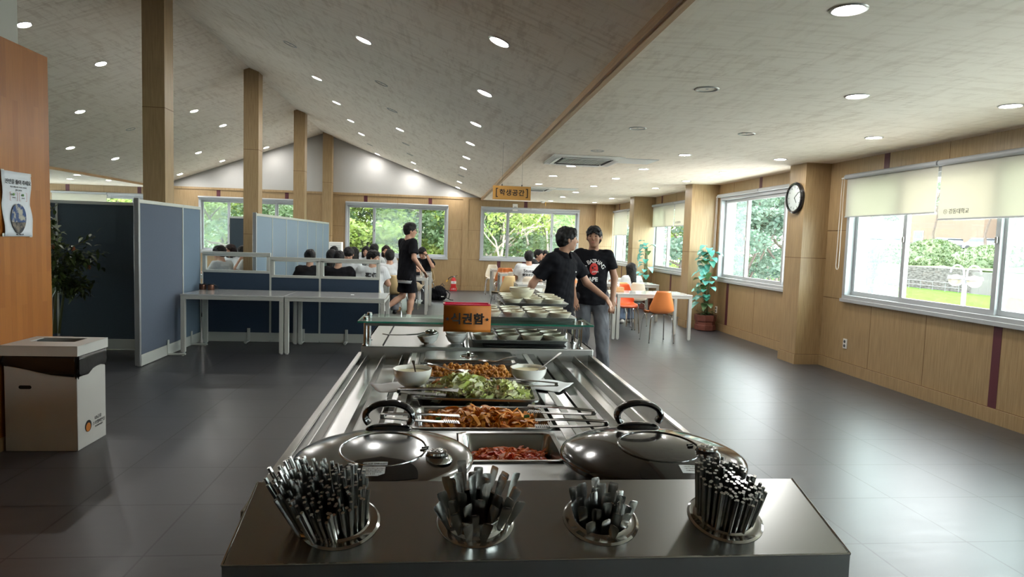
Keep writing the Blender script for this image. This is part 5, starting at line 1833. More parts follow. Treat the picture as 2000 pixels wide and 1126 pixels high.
for x in (-.108, .113):
    m = MB(); vs = []
    for k in range(10):
        a = pi/2+k*pi/5; rr = .0125 if k % 2 == 0 else .0055
        vs.append((x+rr*cos(a), -.0695, .022+rr*sin(a)))
    vs.append((x, -.0695, .022)); m.add(vs, [(k, (k+1) % 10, 10) for k in range(10)], 'print_black'); m.build('star', pp)

def bowl_mesh(r, h, name, mt='bowl', rings_=True):
    m = MB()
    pr = bowl_profile(r, h, .56, .003)
    if rings_: pr = [(.0008, .0), (r*.50, 0), (r*.52, .004), (r*.70, h*.22), (r*.80, h*.40), (r*.86, h*.58), (r*.875, h*.62), (r*.90, h*.64), (r*.955, h*.80), (r*.965, h*.86), (r*.99, h*.88), (r, h*.97), (r-.001, h), (r-.004, h*.98), (r*.93, h*.80), (r*.84, h*.5), (r*.70, h*.28), (r*.4, h*.14), (.0008, h*.12)]
    m.lathe(pr, mt, n=32, cap0=True)
    return m.mesh(name)
BM = bowl_mesh(.0675, .046, 'soup_bowl')
def tray(x0, x1, y0, y1, z, label):
    t = thing('serving_tray', label, 'tray', ((x0+x1)/2, (y0+y1)/2, z), 0, 'steel trays of soup bowls')
    w, d = x1-x0, y1-y0
    m = MB()
    def R(w_, d_, r, z_): return [(x, y, z_) for x, y in rrect(w_, d_, r, 5)]
    m.loft([R(w-.04, d-.04, .02, 0), R(w-.006, d-.006, .025, .020), R(w, d, .028, .021), R(w, d, .028, .023), R(w-.010, d-.010, .024, .0225), R(w-.044, d-.044, .02, .002)], 'tray_alu', cap0=True, cap1=True)
    m.build('tray_body', t)
def bowls(x0, y0, nx, ny, sx, sy, z, where, group, sk=(), stack=1):
    for j in range(ny):
        for i in range(nx):
            if (i, j) in sk: continue
            for s in range(stack):
                o = link('soup_bowl', BM)
                o.location = (x0+i*sx+(.004*((i*7+j*3) % 3-1)), y0+j*sy+.003*((i*5+j) % 3-1), z+s*.014)
                o.rotation_euler = (0, 0, i*1.3+j)
                tag(o, 'cream soup bowl, %s from left in %s row%s, %s' % (ORD[i], 'front' if j == 0 else ORD[j], '' if stack == 1 else (', lower of two' if s == 0 else ', upper of two'), where), 'bowl', group)
tray(.165, .745, 3.775, 4.235, CT+.046, 'steel tray of cream bowls on the rear deck under the glass shelf')
bowls(.255, 3.85, 4, 3, .138, .136, CT+.0485, 'on the tray under the glass', 'cream soup bowls')
tray(.195, .790, 3.795, 4.205, GZ_+.001, 'steel tray of stacked cream bowls on the glass shelf')
bowls(.285, 3.870, 4, 3, .140, .134, GZ_+.0035, 'on the glass shelf', 'cream soup bowls')
# low riser behind carrying two more trays
t = thing('steel_riser', 'low steel riser on the rear deck behind the glass shelf', 'riser', (.6, 4.68, CT+.03))
m = MB(); m.box(-.25, .25, -.36, .36, .110, .122, 'steel'); m.build('riser_top', t)
for sx in (-.23, .23):
    for sy in (-.33, .33):
        m = MB(); m.cyl((sx, sy, 0), (sx, sy, .110), .012, 'steel_pol'); m.build('leg', t)
tray(.395, .845, 4.36, 4.92, 1.004, 'lower of the two stacked bowl trays behind the glass shelf')
bowls(.475, 4.445, 3, 4, .138, .132, 1.0065, 'on the lower stacked tray', 'cream soup bowls')
tray(.400, .850, 4.345, 4.905, 1.058, 'upper of the two stacked bowl trays behind the glass shelf')
bowls(.480, 4.430, 3, 4, .138, .132, 1.0605, 'on the upper stacked tray', 'cream soup bowls')
LB = bowl_mesh(.088, .062, 'serving_bowl')
o = link('serving_bowl', LB); tag(o, 'larger cream bowl resting on top of the bowls of the upper tray', 'bowl', 'larger cream bowls'); o.location = (.545, 4.50, 1.103)
o = link('serving_bowl', bowl_mesh(.072, .040, 'serving_bowl')); tag(o, 'cream bowl nested inside the topmost larger bowl', 'bowl', 'larger cream bowls'); o.location = (.528, 4.49, 1.135)
WB = bowl_mesh(.064, .052, 'serving_bowl', 'bowl_white')
o = link('serving_bowl', WB); tag(o, 'tilted cream bowl holding the ladle on the left of the rear deck', 'bowl', 'larger cream bowls'); o.location = (-.068, 3.84, CT+.034); o.rotation_euler = (0, -.16, 0)
for k in range(2):
    o = link('serving_bowl', WB); tag(o, ['lower of two nested bowls below the ticket box', 'upper of two nested bowls below the ticket box'][k], 'bowl', 'larger cream bowls'); o.location = (.088, 3.86, CT+.031+k*.016)
# ladle
t = thing('soup_ladle', 'steel ladle with perforated grey handle resting in the tilted bowl', 'ladle', (-.068, 3.84, CT+.09))
m = MB(); m.tube([(-.02, 0, .008), (-.07, -.004, -.004), (-.13, -.01, -.008)], .004, 'steel_soft', 8); m.loft([[(x, -w_, z), (x, w_, z), (x, w_, z+.005), (x, -w_, z+.005)] for x, w_, z in ((-.12, .006, -.011), (-.16, .011, -.012), (-.24, .010, -.012), (-.27, .004, -.008))], 'steel_dark'); m.build('handle', t)
m = MB(); m.ell((.01, 0, .005), (.040, .036, .020), 'steel_pol', 24, 12); m.build('ladle_bowl', t)
# divider plate between deck halves
t = thing('steel_divider', 'thin upright steel divider on the rear deck between bowls and tray', 'divider', (.152, 3.98, CT+.03))
m = MB(); m.add([(0, -.16, 0), (0, .2, 0), (0, .2, .07), (0, -.10, .07), (.004, -.16, 0), (.004, .2, 0), (.004, .2, .07), (.004, -.10, .07)], [(0, 1, 2, 3), (7, 6, 5, 4), (0, 3, 7, 4), (3, 2, 6, 7)], 'alu_light'); m.build('plate', t)
# ------------------------------------------------------------------ screens
def screen(name, label, axis, fixed, mods, z1, mats, feet=(), th=.045, glass=None, endpost=True, dark=False):
    """free-standing office screen; mods = list of (u0,u1)"""
    u0, u1 = mods[0][0], mods[-1][1]
    loc = (fixed, (u0+u1)/2, 0) if axis == 'y' else ((u0+u1)/2, fixed, 0)
    t = thing(name, label, 'partition', loc, 0, 'fabric office partitions')
    h = th/2
    def B(m, a, b, d0, d1, z0, z_, mt):
        if axis == 'y': m.box(fixed+d0, fixed+d1, a, b, z0, z_, mt)
        else: m.box(a, b, fixed+d0, fixed+d1, z0, z_, mt)
    for i, (a, b) in enumerate(mods):
        zt = z1[i] if isinstance(z1, (list, tuple)) else z1
        g = glass[i] if glass else None
        top = g+.002 if g else zt-.036
        m = MB(); B(m, a+.012, b-.012, -h+.006, h-.006, .13, top, mats[i % len(mats)]); m.build('fabric_panel', t, world=True, bevel=.004)
        m = MB(); B(m, a+.004, b-.004, -h, h, .006, .13, 'alu_light'); m.build('base_plate', t, world=True, bevel=.003)
        m = MB(); B(m, a, b, -h, h, zt-.04, zt, 'alu_light'); m.build('top_rail', t, world=True, bevel=.004)
        m = MB(); B(m, a, a+.012, -h, h, .03, zt-.04, 'alu_light'); B(m, b-.012, b, -h, h, .03, zt-.04, 'alu_light'); m.build('side_post', t, world=True)
        if g:
            m = MB()
            B(m, a+.012, b-.012, -h-.004, h+.004, g, g+.035, 'alu_light'); B(m, a+.012, a+.05, -h-.004, h+.004, g+.035, zt-.04, 'alu_light'); B(m, b-.05, b-.012, -h-.004, h+.004, g+.035, zt-.04, 'alu_light'); B(m, a+.012, b-.012, -h-.004, h+.004, zt-.06, zt-.04, 'alu_light')
            fr = m.build('glazing_frame', t, world=True, bevel=.004)
            m = MB(); B(m, a+.05, b-.05, -.003, .003, g+.035, zt-.06, 'panel_glass'); m.build('glass_pane', fr, world=True)
    if endpost:
        zt = z1[0] if isinstance(z1, (list, tuple)) else z1
        m = MB(); B(m, u0-.03, u0, -h-.004, h+.004, .02, zt+.01, 'alu'); m.build('end_post', t, world=True, bevel=.003)
    for f in feet:
        m = MB(); 
        B(m, f-.02, f+.02, -h-.012, -h, .02, .19, 'alu_light') if axis == 'x' else B(m, f-.02, f+.02, h, h+.012, .02, .19, 'alu_light')
        if axis == 'x': B(m, f-.02, f+.02, -h-.16, h+.10, .012, .03, 'alu_light')
        else: B(m, f-.02, f+.02, -h-.10, h+.20, .012, .03, 'alu_light')
        B(m, f-.012, f+.012, -h-.15, -h-.13, 0, .012, 'alu_light') if axis == 'x' else B(m, f-.012, f+.012, h+.16, h+.18, 0, .012, 'alu_light')
        m.build('foot', t, world=True, bevel=.003)
    return t
screen('office_partition', 'tall slate-blue partition standing end-on, nearest of the partitions', 'y', -3.2375, [(7.42, 8.60), (8.60, 9.20)], 1.80, ['fab_blue', 'fab_mid'], feet=(8.12, 8.85))
screen('office_partition', 'tall dark partition behind the flowering tree', 'x', 8.50, [(-5.9, -4.62), (-4.62, -3.53)], 1.80, ['fab_dark'], endpost=False)
screen('office_partition', 'low navy partition with glazed tops behind the two long tables', 'x', 9.24, [(-3.205, -2.32), (-2.32, -1.665), (-1.665, -.86)], [1.215, 1.165, 1.165], ['fab_navy', 'fab_navy', 'fab_navy'], feet=(-2.60, -1.88, -1.30), glass=(.935, .885, .885), endpost=False)
screen('office_partition', 'long sky-blue partition of many panels running toward the back wall', 'y', -2.745, [(10.03, 10.95), (10.95, 11.9), (11.9, 12.8), (12.8, 13.7), (13.7, 14.6), (14.6, 15.4), (15.4, 16.2)], 1.765, ['fab_light'])
screen('office_partition', 'dark partition standing beyond the second ridge column', 'x', 14.0, [(-4.33, -3.5)], 1.79, ['fab_dark'], endpost=False)

# ------------------------------------------------------------------ tables
def table_proto(w, d, h=.72):
    t = thing('dining_table', 'x', 'table')
    m = MB(); m.box(-w/2, w/2, -d/2, d/2, h-.022, h, 'table_top'); m.build('tabletop', t, bevel=.004)
    m = MB(); a = .045
    m.box(-w/2+.004, w/2-.004, -d/2+.004, -d/2+.034, h-.062, h-.0225, 'white_metal'); m.box(-w/2+.004, w/2-.004, d/2-.034, d/2-.004, h-.062, h-.0225, 'white_metal')
    m.box(-w/2+.004, -w/2+.034, -d/2+.034, d/2-.034, h-.062, h-.0225, 'white_metal'); m.box(w/2-.034, w/2-.004, -d/2+.034, d/2-.034, h-.062, h-.0225, 'white_metal')
    m.build('apron_frame', t, bevel=.002)
    for sx in (-1, 1):
        for sy in (-1, 1):
            m = MB(); x, y = sx*(w/2-.029), sy*(d/2-.029)
            m.box(x-.025, x+.025, y-.025, y+.025, .012, h-.063, 'white_metal'); lg = m.build('leg', t, bevel=.003)
            m = MB(); m.cyl((x, y, 0), (x, y, .012), .021, 'grey_plastic', n=14); m.build('foot_glide', lg)
    return t
TP = {}
def table(x0, x1, y0, y1, label, group='white dining tables'):
    k = (round(x1-x0, 3), round(y1-y0, 3))
    if k not in TP:
        TP[k] = t = table_proto(*k); t.location = ((x0+x1)/2, (y0+y1)/2, 0); t['label'] = label; t['group'] = group
        return t
    return copy_of(TP[k], ((x0+x1)/2, (y0+y1)/2, 0), 0, label, group)
table(-3.145, -1.930, 8.30, 9.12, 'long white table in front of the low partition, left of two')
table(-1.925, -.710, 8.30, 9.12, 'long white table in front of the low partition, right of two')
table(1.480, 2.690, 9.98, 10.70, 'white table left of the one with the orange chairs, tissue box on its right end')
table(2.700, 3.910, 9.98, 10.70, 'white table with the orange chairs, nearest at right')
table(-2.66, -1.80, 11.15, 11.85, 'white table between seated diners behind the low partition, left of two')
table(-1.79, -.93, 11.15, 11.85, 'white table between seated diners behind the low partition, right of two')
table(-1.49, -.28, 12.72, 13.42, 'white table behind the standing man, second row on the left')
table(-2.72, -1.51, 12.72, 13.42, 'white table by the blue partition, second row on the left')
table(-1.45, -.24, 14.45, 15.15, 'white table at the aisle, third row on the left')
table(-2.68, -1.47, 14.45, 15.15, 'white table by the blue partition, third row on the left')
table(-5.30, -4.12, 11.5, 12.2, 'white table beyond the low partition, left of the ridge columns')
table(1.32, 2.53, 11.55, 12.25, 'white table right of the aisle, second row behind the bowls')
table(1.39, 2.60, 13.40, 14.10, 'white table at which the man with lettered white tee sits')
table(1.30, 1.90, 15.00, 15.70, 'white table right of the aisle, fourth row')
table(1.25, 2.46, 16.90, 17.60, 'rearmost white table right of the aisle')
table(2.95, 4.16, 12.35, 13.05, 'white table in front of the long-haired woman')
table(2.80, 4.01, 13.95, 14.65, 'white table in front of the man with the scribbled white tee near the windows')
# small things on the near tables
t = thing('copper_pot', 'small brown copper pot with black rim, left of two on the left long table', 'pot', (-3.115, 8.98, .72), 0, 'copper pots')
m = MB(); m.lathe([(.040, 0), (.044, .01), (.044, .066), (.046, .068), (.041, .068), (.040, .01), (.001, .008)], 'copper', n=24, cap0=True); m.build('pot_body', t)
m = MB(); m.lathe([(.046, .068), (.05, .072), (.046, .080), (.001, .082)], 'black_gloss', n=24); m.build('pot_rim', t)
t2 = copy_of(t, (-3.005, 8.96, .72), 0, 'small brown copper pot with black side handle, right of two on the left long table')
m = MB(); m.tube([(.04, 0, .06), (.075, 0, .055), (.09, 0, .03), (.05, 0, .02)], .007, 'black_gloss'); m.build('handle', t2)
m = MB(); m.box(-.02, .02, -.012, .012, 0, .004, 'paper'); o = m.build('paper_scrap'); o.location = (-1.16, 8.72, .72); tag(o, 'tiny folded white paper on the right long table', 'paper')
t = thing('tissue_box', 'light wooden tissue box with a white tissue on the middle right table', 'tissue box', (2.76+.04, 10.35, .72))
m = MB(); m.box(-.09, .09, -.06, .06, 0, .075, 'tissue_wood'); m.build('wooden_case', t, bevel=.004)
m = MB(); m.lathe([(.012, .075), (.03, .10), (.020, .13), (.034, .15), (.002, .155)], 'paper', n=9); m.build('tissue', t, smooth=False)
t = thing('napkin_holder', 'small clear and white napkin holder left of the tissue box', 'napkin holder', (2.53, 10.33, .72))
m = MB(); m.box(-.06, .06, -.04, .04, 0, .004, 'grey_plastic'); m.box(-.06, .06, -.04, -.037, 0, .05, 'grey_plastic'); m.box(-.06, .06, .037, .04, 0, .05, 'grey_plastic'); m.build('holder', t)
m = MB(); m.box(-.05, .05, -.03, .03, .004, .055, 'paper'); m.build('napkin_stack', t)
t = thing('drink_can', 'gold drink can on the table beside the diner in white lettered tee', 'can', (-1.42, 11.3, .72))
m = MB(); m.lathe([(.026, 0), (.032, .006), (.032, .11), (.026, .12), (.001, .118)], 'alu_light', n=20, cap0=True); m.build('can_body', t)
m = MB(); m.lathe([(.0325, .03), (.0325, .085)], 'copper', n=20); m.build('can_label', t)

# ------------------------------------------------------------------ shell chairs
def chair_proto(mt):
    t = thing('shell_chair', 'x', 'chair')
    # seat and back in one moulded shell: profile (y, z, half width, curl)
    prof = [(.235, .425, .130), (.225, .452, .155), (.15, .462, .178), (.02, .452, .190), (-.10, .440, .190), (-.175, .450, .193), (-.215, .50, .200), (-.232, .57, .188), (-.243, .65, .160), (-.252, .74, .128), (-.262, .800, .112)]
    nx = 15; vs = []
    for i, (y, z, w) in enumerate(prof):
        for j in range(nx):
            u = -1+2*j/(nx-1)
            if i < 6:   # seat: sides curl upwards
                vs.append((w*u, y, z+.045*abs(u)**3*(i/5)))
            else:       # back: wraps forwards
                k = (1-(i-6)/5*.35)
                vs.append((w*u, y+.085*k*abs(u)**2.4, z+.02*(i == 6)*abs(u)**3))
    m = MB(); m.add(vs, [(i*nx+j, i*nx+j+1, (i+1)*nx+j+1, (i+1)*nx+j) for i in range(len(prof)-1) for j in range(nx-1)], mt)
    o = m.build('seat_shell', t, angle=80)
    md = o.modifiers.new('sub', 'SUBSURF'); md.levels = 1; md.render_levels = 1
    md = o.modifiers.new('thick', 'SOLIDIFY'); md.thickness = .009; md.offset = 0
    for s in (-1, 1):
        for f in (-1, 1):
            m = MB(); m.tube([(s*.05, f*.08, .437), (s*.12, f*.12, .430), (s*.165, f*.155, .40), (s*.180, f*.175, .30), (s*.197, f*.20, .008)], .0095, 'chrome', 8)
            m.ell((s*.197, f*.20, .006), (.012, .012, .006), 'black', 10, 6); m.build('leg', t)
    m = MB(); m.box(-.10, .10, -.11, .11, .434, .444, 'black'); m.build('seat_mount', t)
    return t
CP = {}
def chair(x, y, rz, mt, label):
    if mt not in CP:
        CP[mt] = t = chair_proto(mt); t.location = (x, y, 0); t.rotation_euler = (0, 0, rz); t['label'] = label
    else: t = copy_of(CP[mt], (x, y, 0), rz, label)
    t['group'] = 'moulded shell dining chairs'
    return t
chair(3.315, 9.86, .06, 'chair_orange', 'orange shell chair, back to camera, in front of the nearest right table')
chair(3.10, 10.93, pi, 'chair_red', 'red-orange shell chair on the far side of the nearest right table')
chair(3.16, 11.32, pi-.1, 'chair_amber', 'amber shell chair just behind the red-orange one')
chair(2.27, 9.72, -.35, 'chair_pink', 'pinkish white shell chair right of the man in grey jeans')
chair(2.36, 11.0, .1, 'chair_pink', 'pinkish white shell chair on the far side of the table by the grey jeans')
chair(2.42, 12.55, 0, 'chair_orange', 'orange shell chair whose top shows behind the pinkish white ones')
chair(1.93, 11.20, -.25, 'chair_cream', 'cream shell chair behind the left arm of the man in the polo shirt')
chair(1.62, 12.62, .1, 'chair_cream', 'cream shell chair just before the seat of the man in lettered white tee')
chair(1.20, 12.9, .5, 'chair_tan', 'tan shell chair at the aisle behind the topmost big bowl')
chair(1.55, 14.55, 0, 'chair_cream', 'cream shell chair at the fourth right table, left one')
chair(1.48, 16.45, 0, 'chair_orange', 'orange shell chair at the rearmost right table, left one')
chair(1.58, 15.98, pi, 'chair_orange', 'orange shell chair across the fourth right table')
chair(1.35, 17.85, pi, 'chair_cream', 'cream shell chair at the back of the rearmost right table')
chair(-.86, 12.18, -.25, 'chair_tan', 'tan shell chair left of the standing man')

# ------------------------------------------------------------------ cardboard bin
t = thing('cardboard_bin', 'white cardboard recycling bin with black liner by the orange wood wall', 'bin', (-2.615, 4.775, 0))
bx0, bx1, by0, by1 = -.228, .222, -.185, .185
m = MB(); m.box(bx0, bx1, by0, by1, 0, .585, 'carton'); m.build('bin_body', t, bevel=.003)
# black liner: a crumpled skirt under the lid
m = MB(); rings = []
base = rrect(.458, .378, .02, 6)
N = len(base)
prof = [(.645, 1.0), (.62, 1.02), (.58, 1.03), (.56, 1.015), (.55, 1.0)]
per = []
for k, (z, s_) in enumerate(prof):
    ring = []
    for j in range(N*6):
        a = j/6; i0 = int(a) % N; f = a-int(a)
        x = base[i0][0]*(1-f)+base[(i0+1) % N][0]*f-.003; y = base[i0][1]*(1-f)+base[(i0+1) % N][1]*f
        wob = 1+.012*sin(j*.9+k)+.008*sin(j*2.3)
        dz = (.030-.085*max(0, (x+.22)/.44)*(1 if y < 0 else .7)+.009*sin(j*.35)+.005*sin(j*1.1))*(k/4)
        ring.append((x*s_*wob, y*s_*wob, z+dz))
    rings.append(ring)
m.loft(rings, 'bag', cap0=False, cap1=False); o = m.build('bin_liner', t); md = o.modifiers.new('s', 'SOLIDIFY'); md.thickness = .002
# lid with a rectangular opening
m = MB(); a0, a1, b0, b1 = -.243, .235, -.20, .20
h0, h1 = .640, .705
for q in ((a0, a1, b0, b0+.006), (a0, a1, b1-.006, b1)): m.box(q[0], q[1], q[2], q[3], h0, h1, 'carton')
for q in ((a0, a0+.006), (a1-.006, a1)): m.box(q[0], q[1], b0+.006, b1-.006, h0, h1, 'carton')
ox0, ox1, oy0, oy1 = -.165, .125, -.02, .15
for q in ((a0, ox0, b0, b1), (ox1, a1, b0, b1), (ox0, ox1, b0, oy0), (ox0, ox1, oy1, b1)): m.box(q[0], q[1], q[2], q[3], h1-.002, h1+.003, 'carton')
lid = m.build('bin_lid', t)
m = MB(); m.box(ox0-.01, ox1+.01, oy0-.01, oy1+.01, h0-.03, h0-.02, 'gap_shade'); m.build('liner_shade', t)  # black sheet under the lid, paints the dark inside of the bin
m = MB(); m.T = Matrix.Translation((-.10, by0-.0005, .43)); m.box(-.028, .028, -.001, .001, -.012, .012, 'gap_shade'); m.ell((-.028, 0, 0), (.012, .001, .012), 'gap_shade'); m.ell((.028, 0, 0), (.012, .001, .012), 'gap_shade'); m.build('hand_hole', t)  # flat black patch, paints the shade inside the grip
xr = bx1+.0012
m = MB(); m.lathe([(.0005, .0), (.040, .0), (.040, .001)], 'print_black', (xr, -.055, .135), 26, R=Matrix.Rotation(radians(90), 3, 'Y')); m.lathe([(.0005, .002), (.030, .002)], 'orange_paper', (xr, -.058, .128), 22, R=Matrix.Rotation(radians(90), 3, 'Y')); m.build('round_emblem', t)
text('KB금융', .030, 'text_grey', (xr, .075, .165), RT, t, world=False, bold=.01)
text('스타챔피언십', .030, 'text_grey', (xr, .085, .130), RT, t, world=False, bold=.005)
text('한국여자프로골프', .014, 'text_grey', (xr, .085, .105), RT, t, world=False)

# ------------------------------------------------------------------ plants
def leaf(m, base, d, L, w, mt, droop=.3, q=None, notch=0):
    d = Vector(d).normalized(); s = d.cross(Vector((0, 0, 1)))
    s = s.normalized() if s.length > .05 else Vector((1, 0, 0))
    n = 6; vs = []
    for i in range(n+1):
        u = i/n
        ww = w*sin(pi*min(1, u*.93+.07))**.7*(1.15-u*.45)
        c = Vector(base)+d*L*u+Vector((0, 0, -droop*L*u*u))
        up = Vector((0, 0, .22*ww))
        vs += [c-s*ww+up, c, c+s*ww+up]
    m.add(vs, [q_ for i in range(n) for q_ in ((3*i, 3*i+1, 3*i+4, 3*i+3), (3*i+1, 3*i+2, 3*i+5, 3*i+4))], mt)
def teal_plant(loc, label, seed, hh=1.2, pot=True, n=44, under=True):
    q = np.random.RandomState(seed)
    t = thing('potted_plant', label, 'plant', loc, 0, 'artificial plants with teal leaves')
    m = MB()
    def oc(r, z): return [(r*cos(pi/8+i*pi/4), r*sin(pi/8+i*pi/4), z) for i in range(8)]
    if pot:
        m.loft([oc(.15, 0), oc(.185, .01), oc(.185, .10), oc(.172, .102), oc(.172, .17), oc(.190, .172), oc(.198, .28), oc(.17, .282), oc(.165, .25)], 'planter', cap0=True, cap1=True)
        m.build('planter', t, smooth=False, bevel=.004)
        m = MB(); m.lathe([(.001, .262), (.165, .258)], 'trunk', n=16); m.build('soil', t)
    stems = MB(); fol = MB()
    for k in range(n):
        z = .42+(hh-.30)*(k/n)**.9; a = k*2.4+q.uniform(-.3, .3)
        if cos(a) > .30: a = pi-a
        if sin(a) > .25: a = -a
        R_ = q.uniform(.06, .19)*(1.15-.45*k/n)
        b0_ = Vector((.02*cos(a), .02*sin(a), z-.12)); e = Vector((R_*cos(a), R_*sin(a), z+q.uniform(.0, .08)))
        stems.tube([b0_, (b0_+e)/2+Vector((0, 0, .04)), e], .0035, 'stem', 5)
        leaf(fol, e, (cos(a), sin(a), .15), q.uniform(.14, .19), q.uniform(.060, .085), 'teal_leaf' if q.rand() < .8 else 'dark_leaf', q.uniform(.3, .9))
    for s in range(4):
        a = s*1.6; stems.tube([(.03*cos(a), .03*sin(a), .25), (.04*cos(a), .04*sin(a), .7), (.02*cos(a), .02*sin(a), hh)], .009, 'stem', 6)
    tp = Vector((.02, 0, hh))
    for k in range(4):
        a = k*1.7+.4; e = tp+Vector((.10*cos(a), .10*sin(a), .06)); stems.tube([tp, e], .0035, 'stem', 5); leaf(fol, e, (cos(a), sin(a), .1), .15, .07, 'teal_leaf', .5)
    stems.build('stems', t); fo = fol.build('foliage', t)
    if under:
        u = MB()
        for k in range(60):
            a = q.uniform(0, 6.28); r_ = q.uniform(.02, .14)
            leaf(u, (r_*cos(a), r_*sin(a), .26+q.uniform(0, .08)), (cos(a), sin(a), q.uniform(.2, 1.2)), .085, .022, 'dark_leaf', .5)
        u.build('ground_leaves', t)
    return t
teal_plant((4.68, 11.30, 0), 'tall teal-leaved artificial plant in brown octagonal pot by the pillar left of the clock window', 4, 1.33)
teal_plant((4.66, 14.85, 0), 'farther teal-leaved plant behind the long-haired woman', 9, 1.42, n=26)
# flowering tree behind the divider
q = np.random.RandomState(8)
t = thing('potted_tree', 'dark leafy artificial tree with peach flowers behind the orange wall', 'tree', (-4.40, 8.02, 0))
m = MB(); m.lathe([(.13, 0), (.17, .01), (.19, .19), (.195, .20), (.175, .20), (.17, .17), (.001, .17)], 'planter', n=28, cap0=True); m.build('pot', t)
m = MB(); tips = []
for s in range(3):
    a = s*2.1; b = Vector((.03*cos(a), .03*sin(a), .26)); top = Vector((.10*cos(a+1), .08*sin(a+1), 1.15+.12*s))
    m.tube([b, b*.5+top*.5+Vector((.03, 0, 0)), top], [.016, .012, .008], 'stem', 7)
    for k in range(12):
        p = b.lerp(top, q.uniform(.5, 1)); an = q.uniform(0, 6.28); e = p+Vector((cos(an)*q.uniform(.15, .46), sin(an)*.25, q.uniform(-.18, .36)))
        if e.x > .47: e.x = .47
        m.tube([p, p.lerp(e, .5)+Vector((0, 0, .04)), e], .004, 'stem', 5); tips.append((p, e))
tips.append((Vector((0, 0, 1.3)), Vector((-.05, -.05, 1.70)))); tips.append((Vector((0, 0, 1.3)), Vector((-.12, .0, 1.62)))); tips.append((Vector((.05, 0, 1.2)), Vector((.42, -.1, 1.10))))
m.build('branches', t)
m = MB()
for p, e in tips:
    for k in range(34):
        c = p.lerp(e, q.uniform(.3, 1.05))+Vector(q.normal(size=3)*.035)
        d = (e-p).normalized()*.6+Vector(q.normal(size=3)*.6)
        leaf(m, c, d, q.uniform(.065, .11), .018, 'ficus_leaf', .25)
m.build('foliage', t)
for k, (x, y, z) in enumerate(((.27, -.12, 1.24), (.08, -.16, 1.26), (.42, -.1, 1.04), (-.05, -.1, 1.68))):
    m = MB()
    for j in range(6):
        a = j*pi/3; leaf(m, (x, y, z), (cos(a), -.5, sin(a)), .035, .014, 'flower', .1)
    m.build('flower', t)

# ------------------------------------------------------------------ fire extinguisher, backpack, purifier
t = thing('fire_extinguisher', 'red fire extinguisher on a red stand by the back wall', 'fire extinguisher', (.31, 18.80, 0))
m = MB(); m.lathe([(.07, .05), (.075, .06), (.075, .30), (.06, .34), (.025, .365), (.022, .385), (.001, .385)], 'red', n=26, cap0=True); m.build('cylinder', t)
m = MB(); m.lathe([(.0757, .20), (.0757, .275)], 'white_plastic', n=26); m.build('label_band', t)
text('소화기', .03, 'print_black', (0, -.0775, .238), (radians(90), 0, 0), t, world=False)
m = MB(); m.box(-.095, .095, -.11, .08, 0, .05, 'red'); m.box(-.095, .095, -.11, -.10, .05, .10, 'red'); st_ = m.build('stand', t, bevel=.004)
text('소화기', .045, 'print_white', (0, -.1115, .052), (radians(90), 0, 0), st_, world=False, bold=.02)
m = MB(); m.cbox((.02, 0, .40), (.05, .03, .03), 'grey_plastic'); m.cbox((.06, 0, .425), (.10, .02, .010), 'black', Matrix.Rotation(-.35, 3, 'Y')); m.cbox((.06, 0, .395), (.09, .02, .008), 'black', Matrix.Rotation(.15, 3, 'Y')); m.build('lever', t)
m = MB(); m.tube([(0, 0, .395), (-.06, -.02, .40), (-.13, -.03, .36), (-.165, -.03, .305)], .011, 'black', 8); h_ = m.build('hose', t)
m = MB(); m.cyl((-.162, -.03, .31), (-.205, -.03, .25), .014, 'yellow', .018); m.build('nozzle', h_)
t = thing('backpack', 'black backpack slumped on the floor by the aisle', 'backpack', (-.09, 15.85, 0), .3)
F = Field((-.27, -.2, -.02), (.27, .2, .45), .012); F.ell((0, 0, .17), (.19, .12, .18), .03); F.ell((.05, -.08, .12), (.14, .07, .12), .04); F.ell((-.12, 0, .08), (.10, .11, .09), .04); F.noise(.014, 26, 4); F.cutplane((0, 0, .004), (0, 0, -1))
link('bag_body', F.mesh('bag_body', 'tee_black'), t)
m = MB(); m.tube([(.04, .05, .33), (.10, .03, .40), (.15, .02, .33)], .010, 'black', 6); m.tube([(.17, -.05, .25), (.26, -.08, .16), (.22, -.1, .03)], .012, 'black', 6); m.tube([(.10, -.12, .10), (.25, -.16, .02), (.33, -.12, .012)], .010, 'black', 6); m.build('strap', t)
m = MB(); m.cbox((.05, -.165, .10), (.07, .004, .018), 'print_white'); m.build('tag', t)
t = thing('air_purifier', 'white box-shaped appliance against the back wall beside the blue partition', 'air purifier', (-2.95, 18.70, 0))
m = MB(); m.box(-.17, .17, -.14, .14, 0, 1.28, 'white_plastic'); m.build('case', t, bevel=.015)
m = MB()
for k in range(8): m.box(-.13, .13, -.144, -.14, .85+k*.045, .87+k*.045, 'grey_plastic')
m.build('vent_grille', t)
# ------------------------------------------------------------------ people
def rotz(a): return np.array([[cos(a), -sin(a), 0], [sin(a), cos(a), 0], [0, 0, 1]])
def rotx(a): return np.array([[1, 0, 0], [0, cos(a), -sin(a)], [0, sin(a), cos(a)]])
def roty(a): return np.array([[cos(a), 0, sin(a)], [0, 1, 0], [-sin(a), 0, cos(a)]])

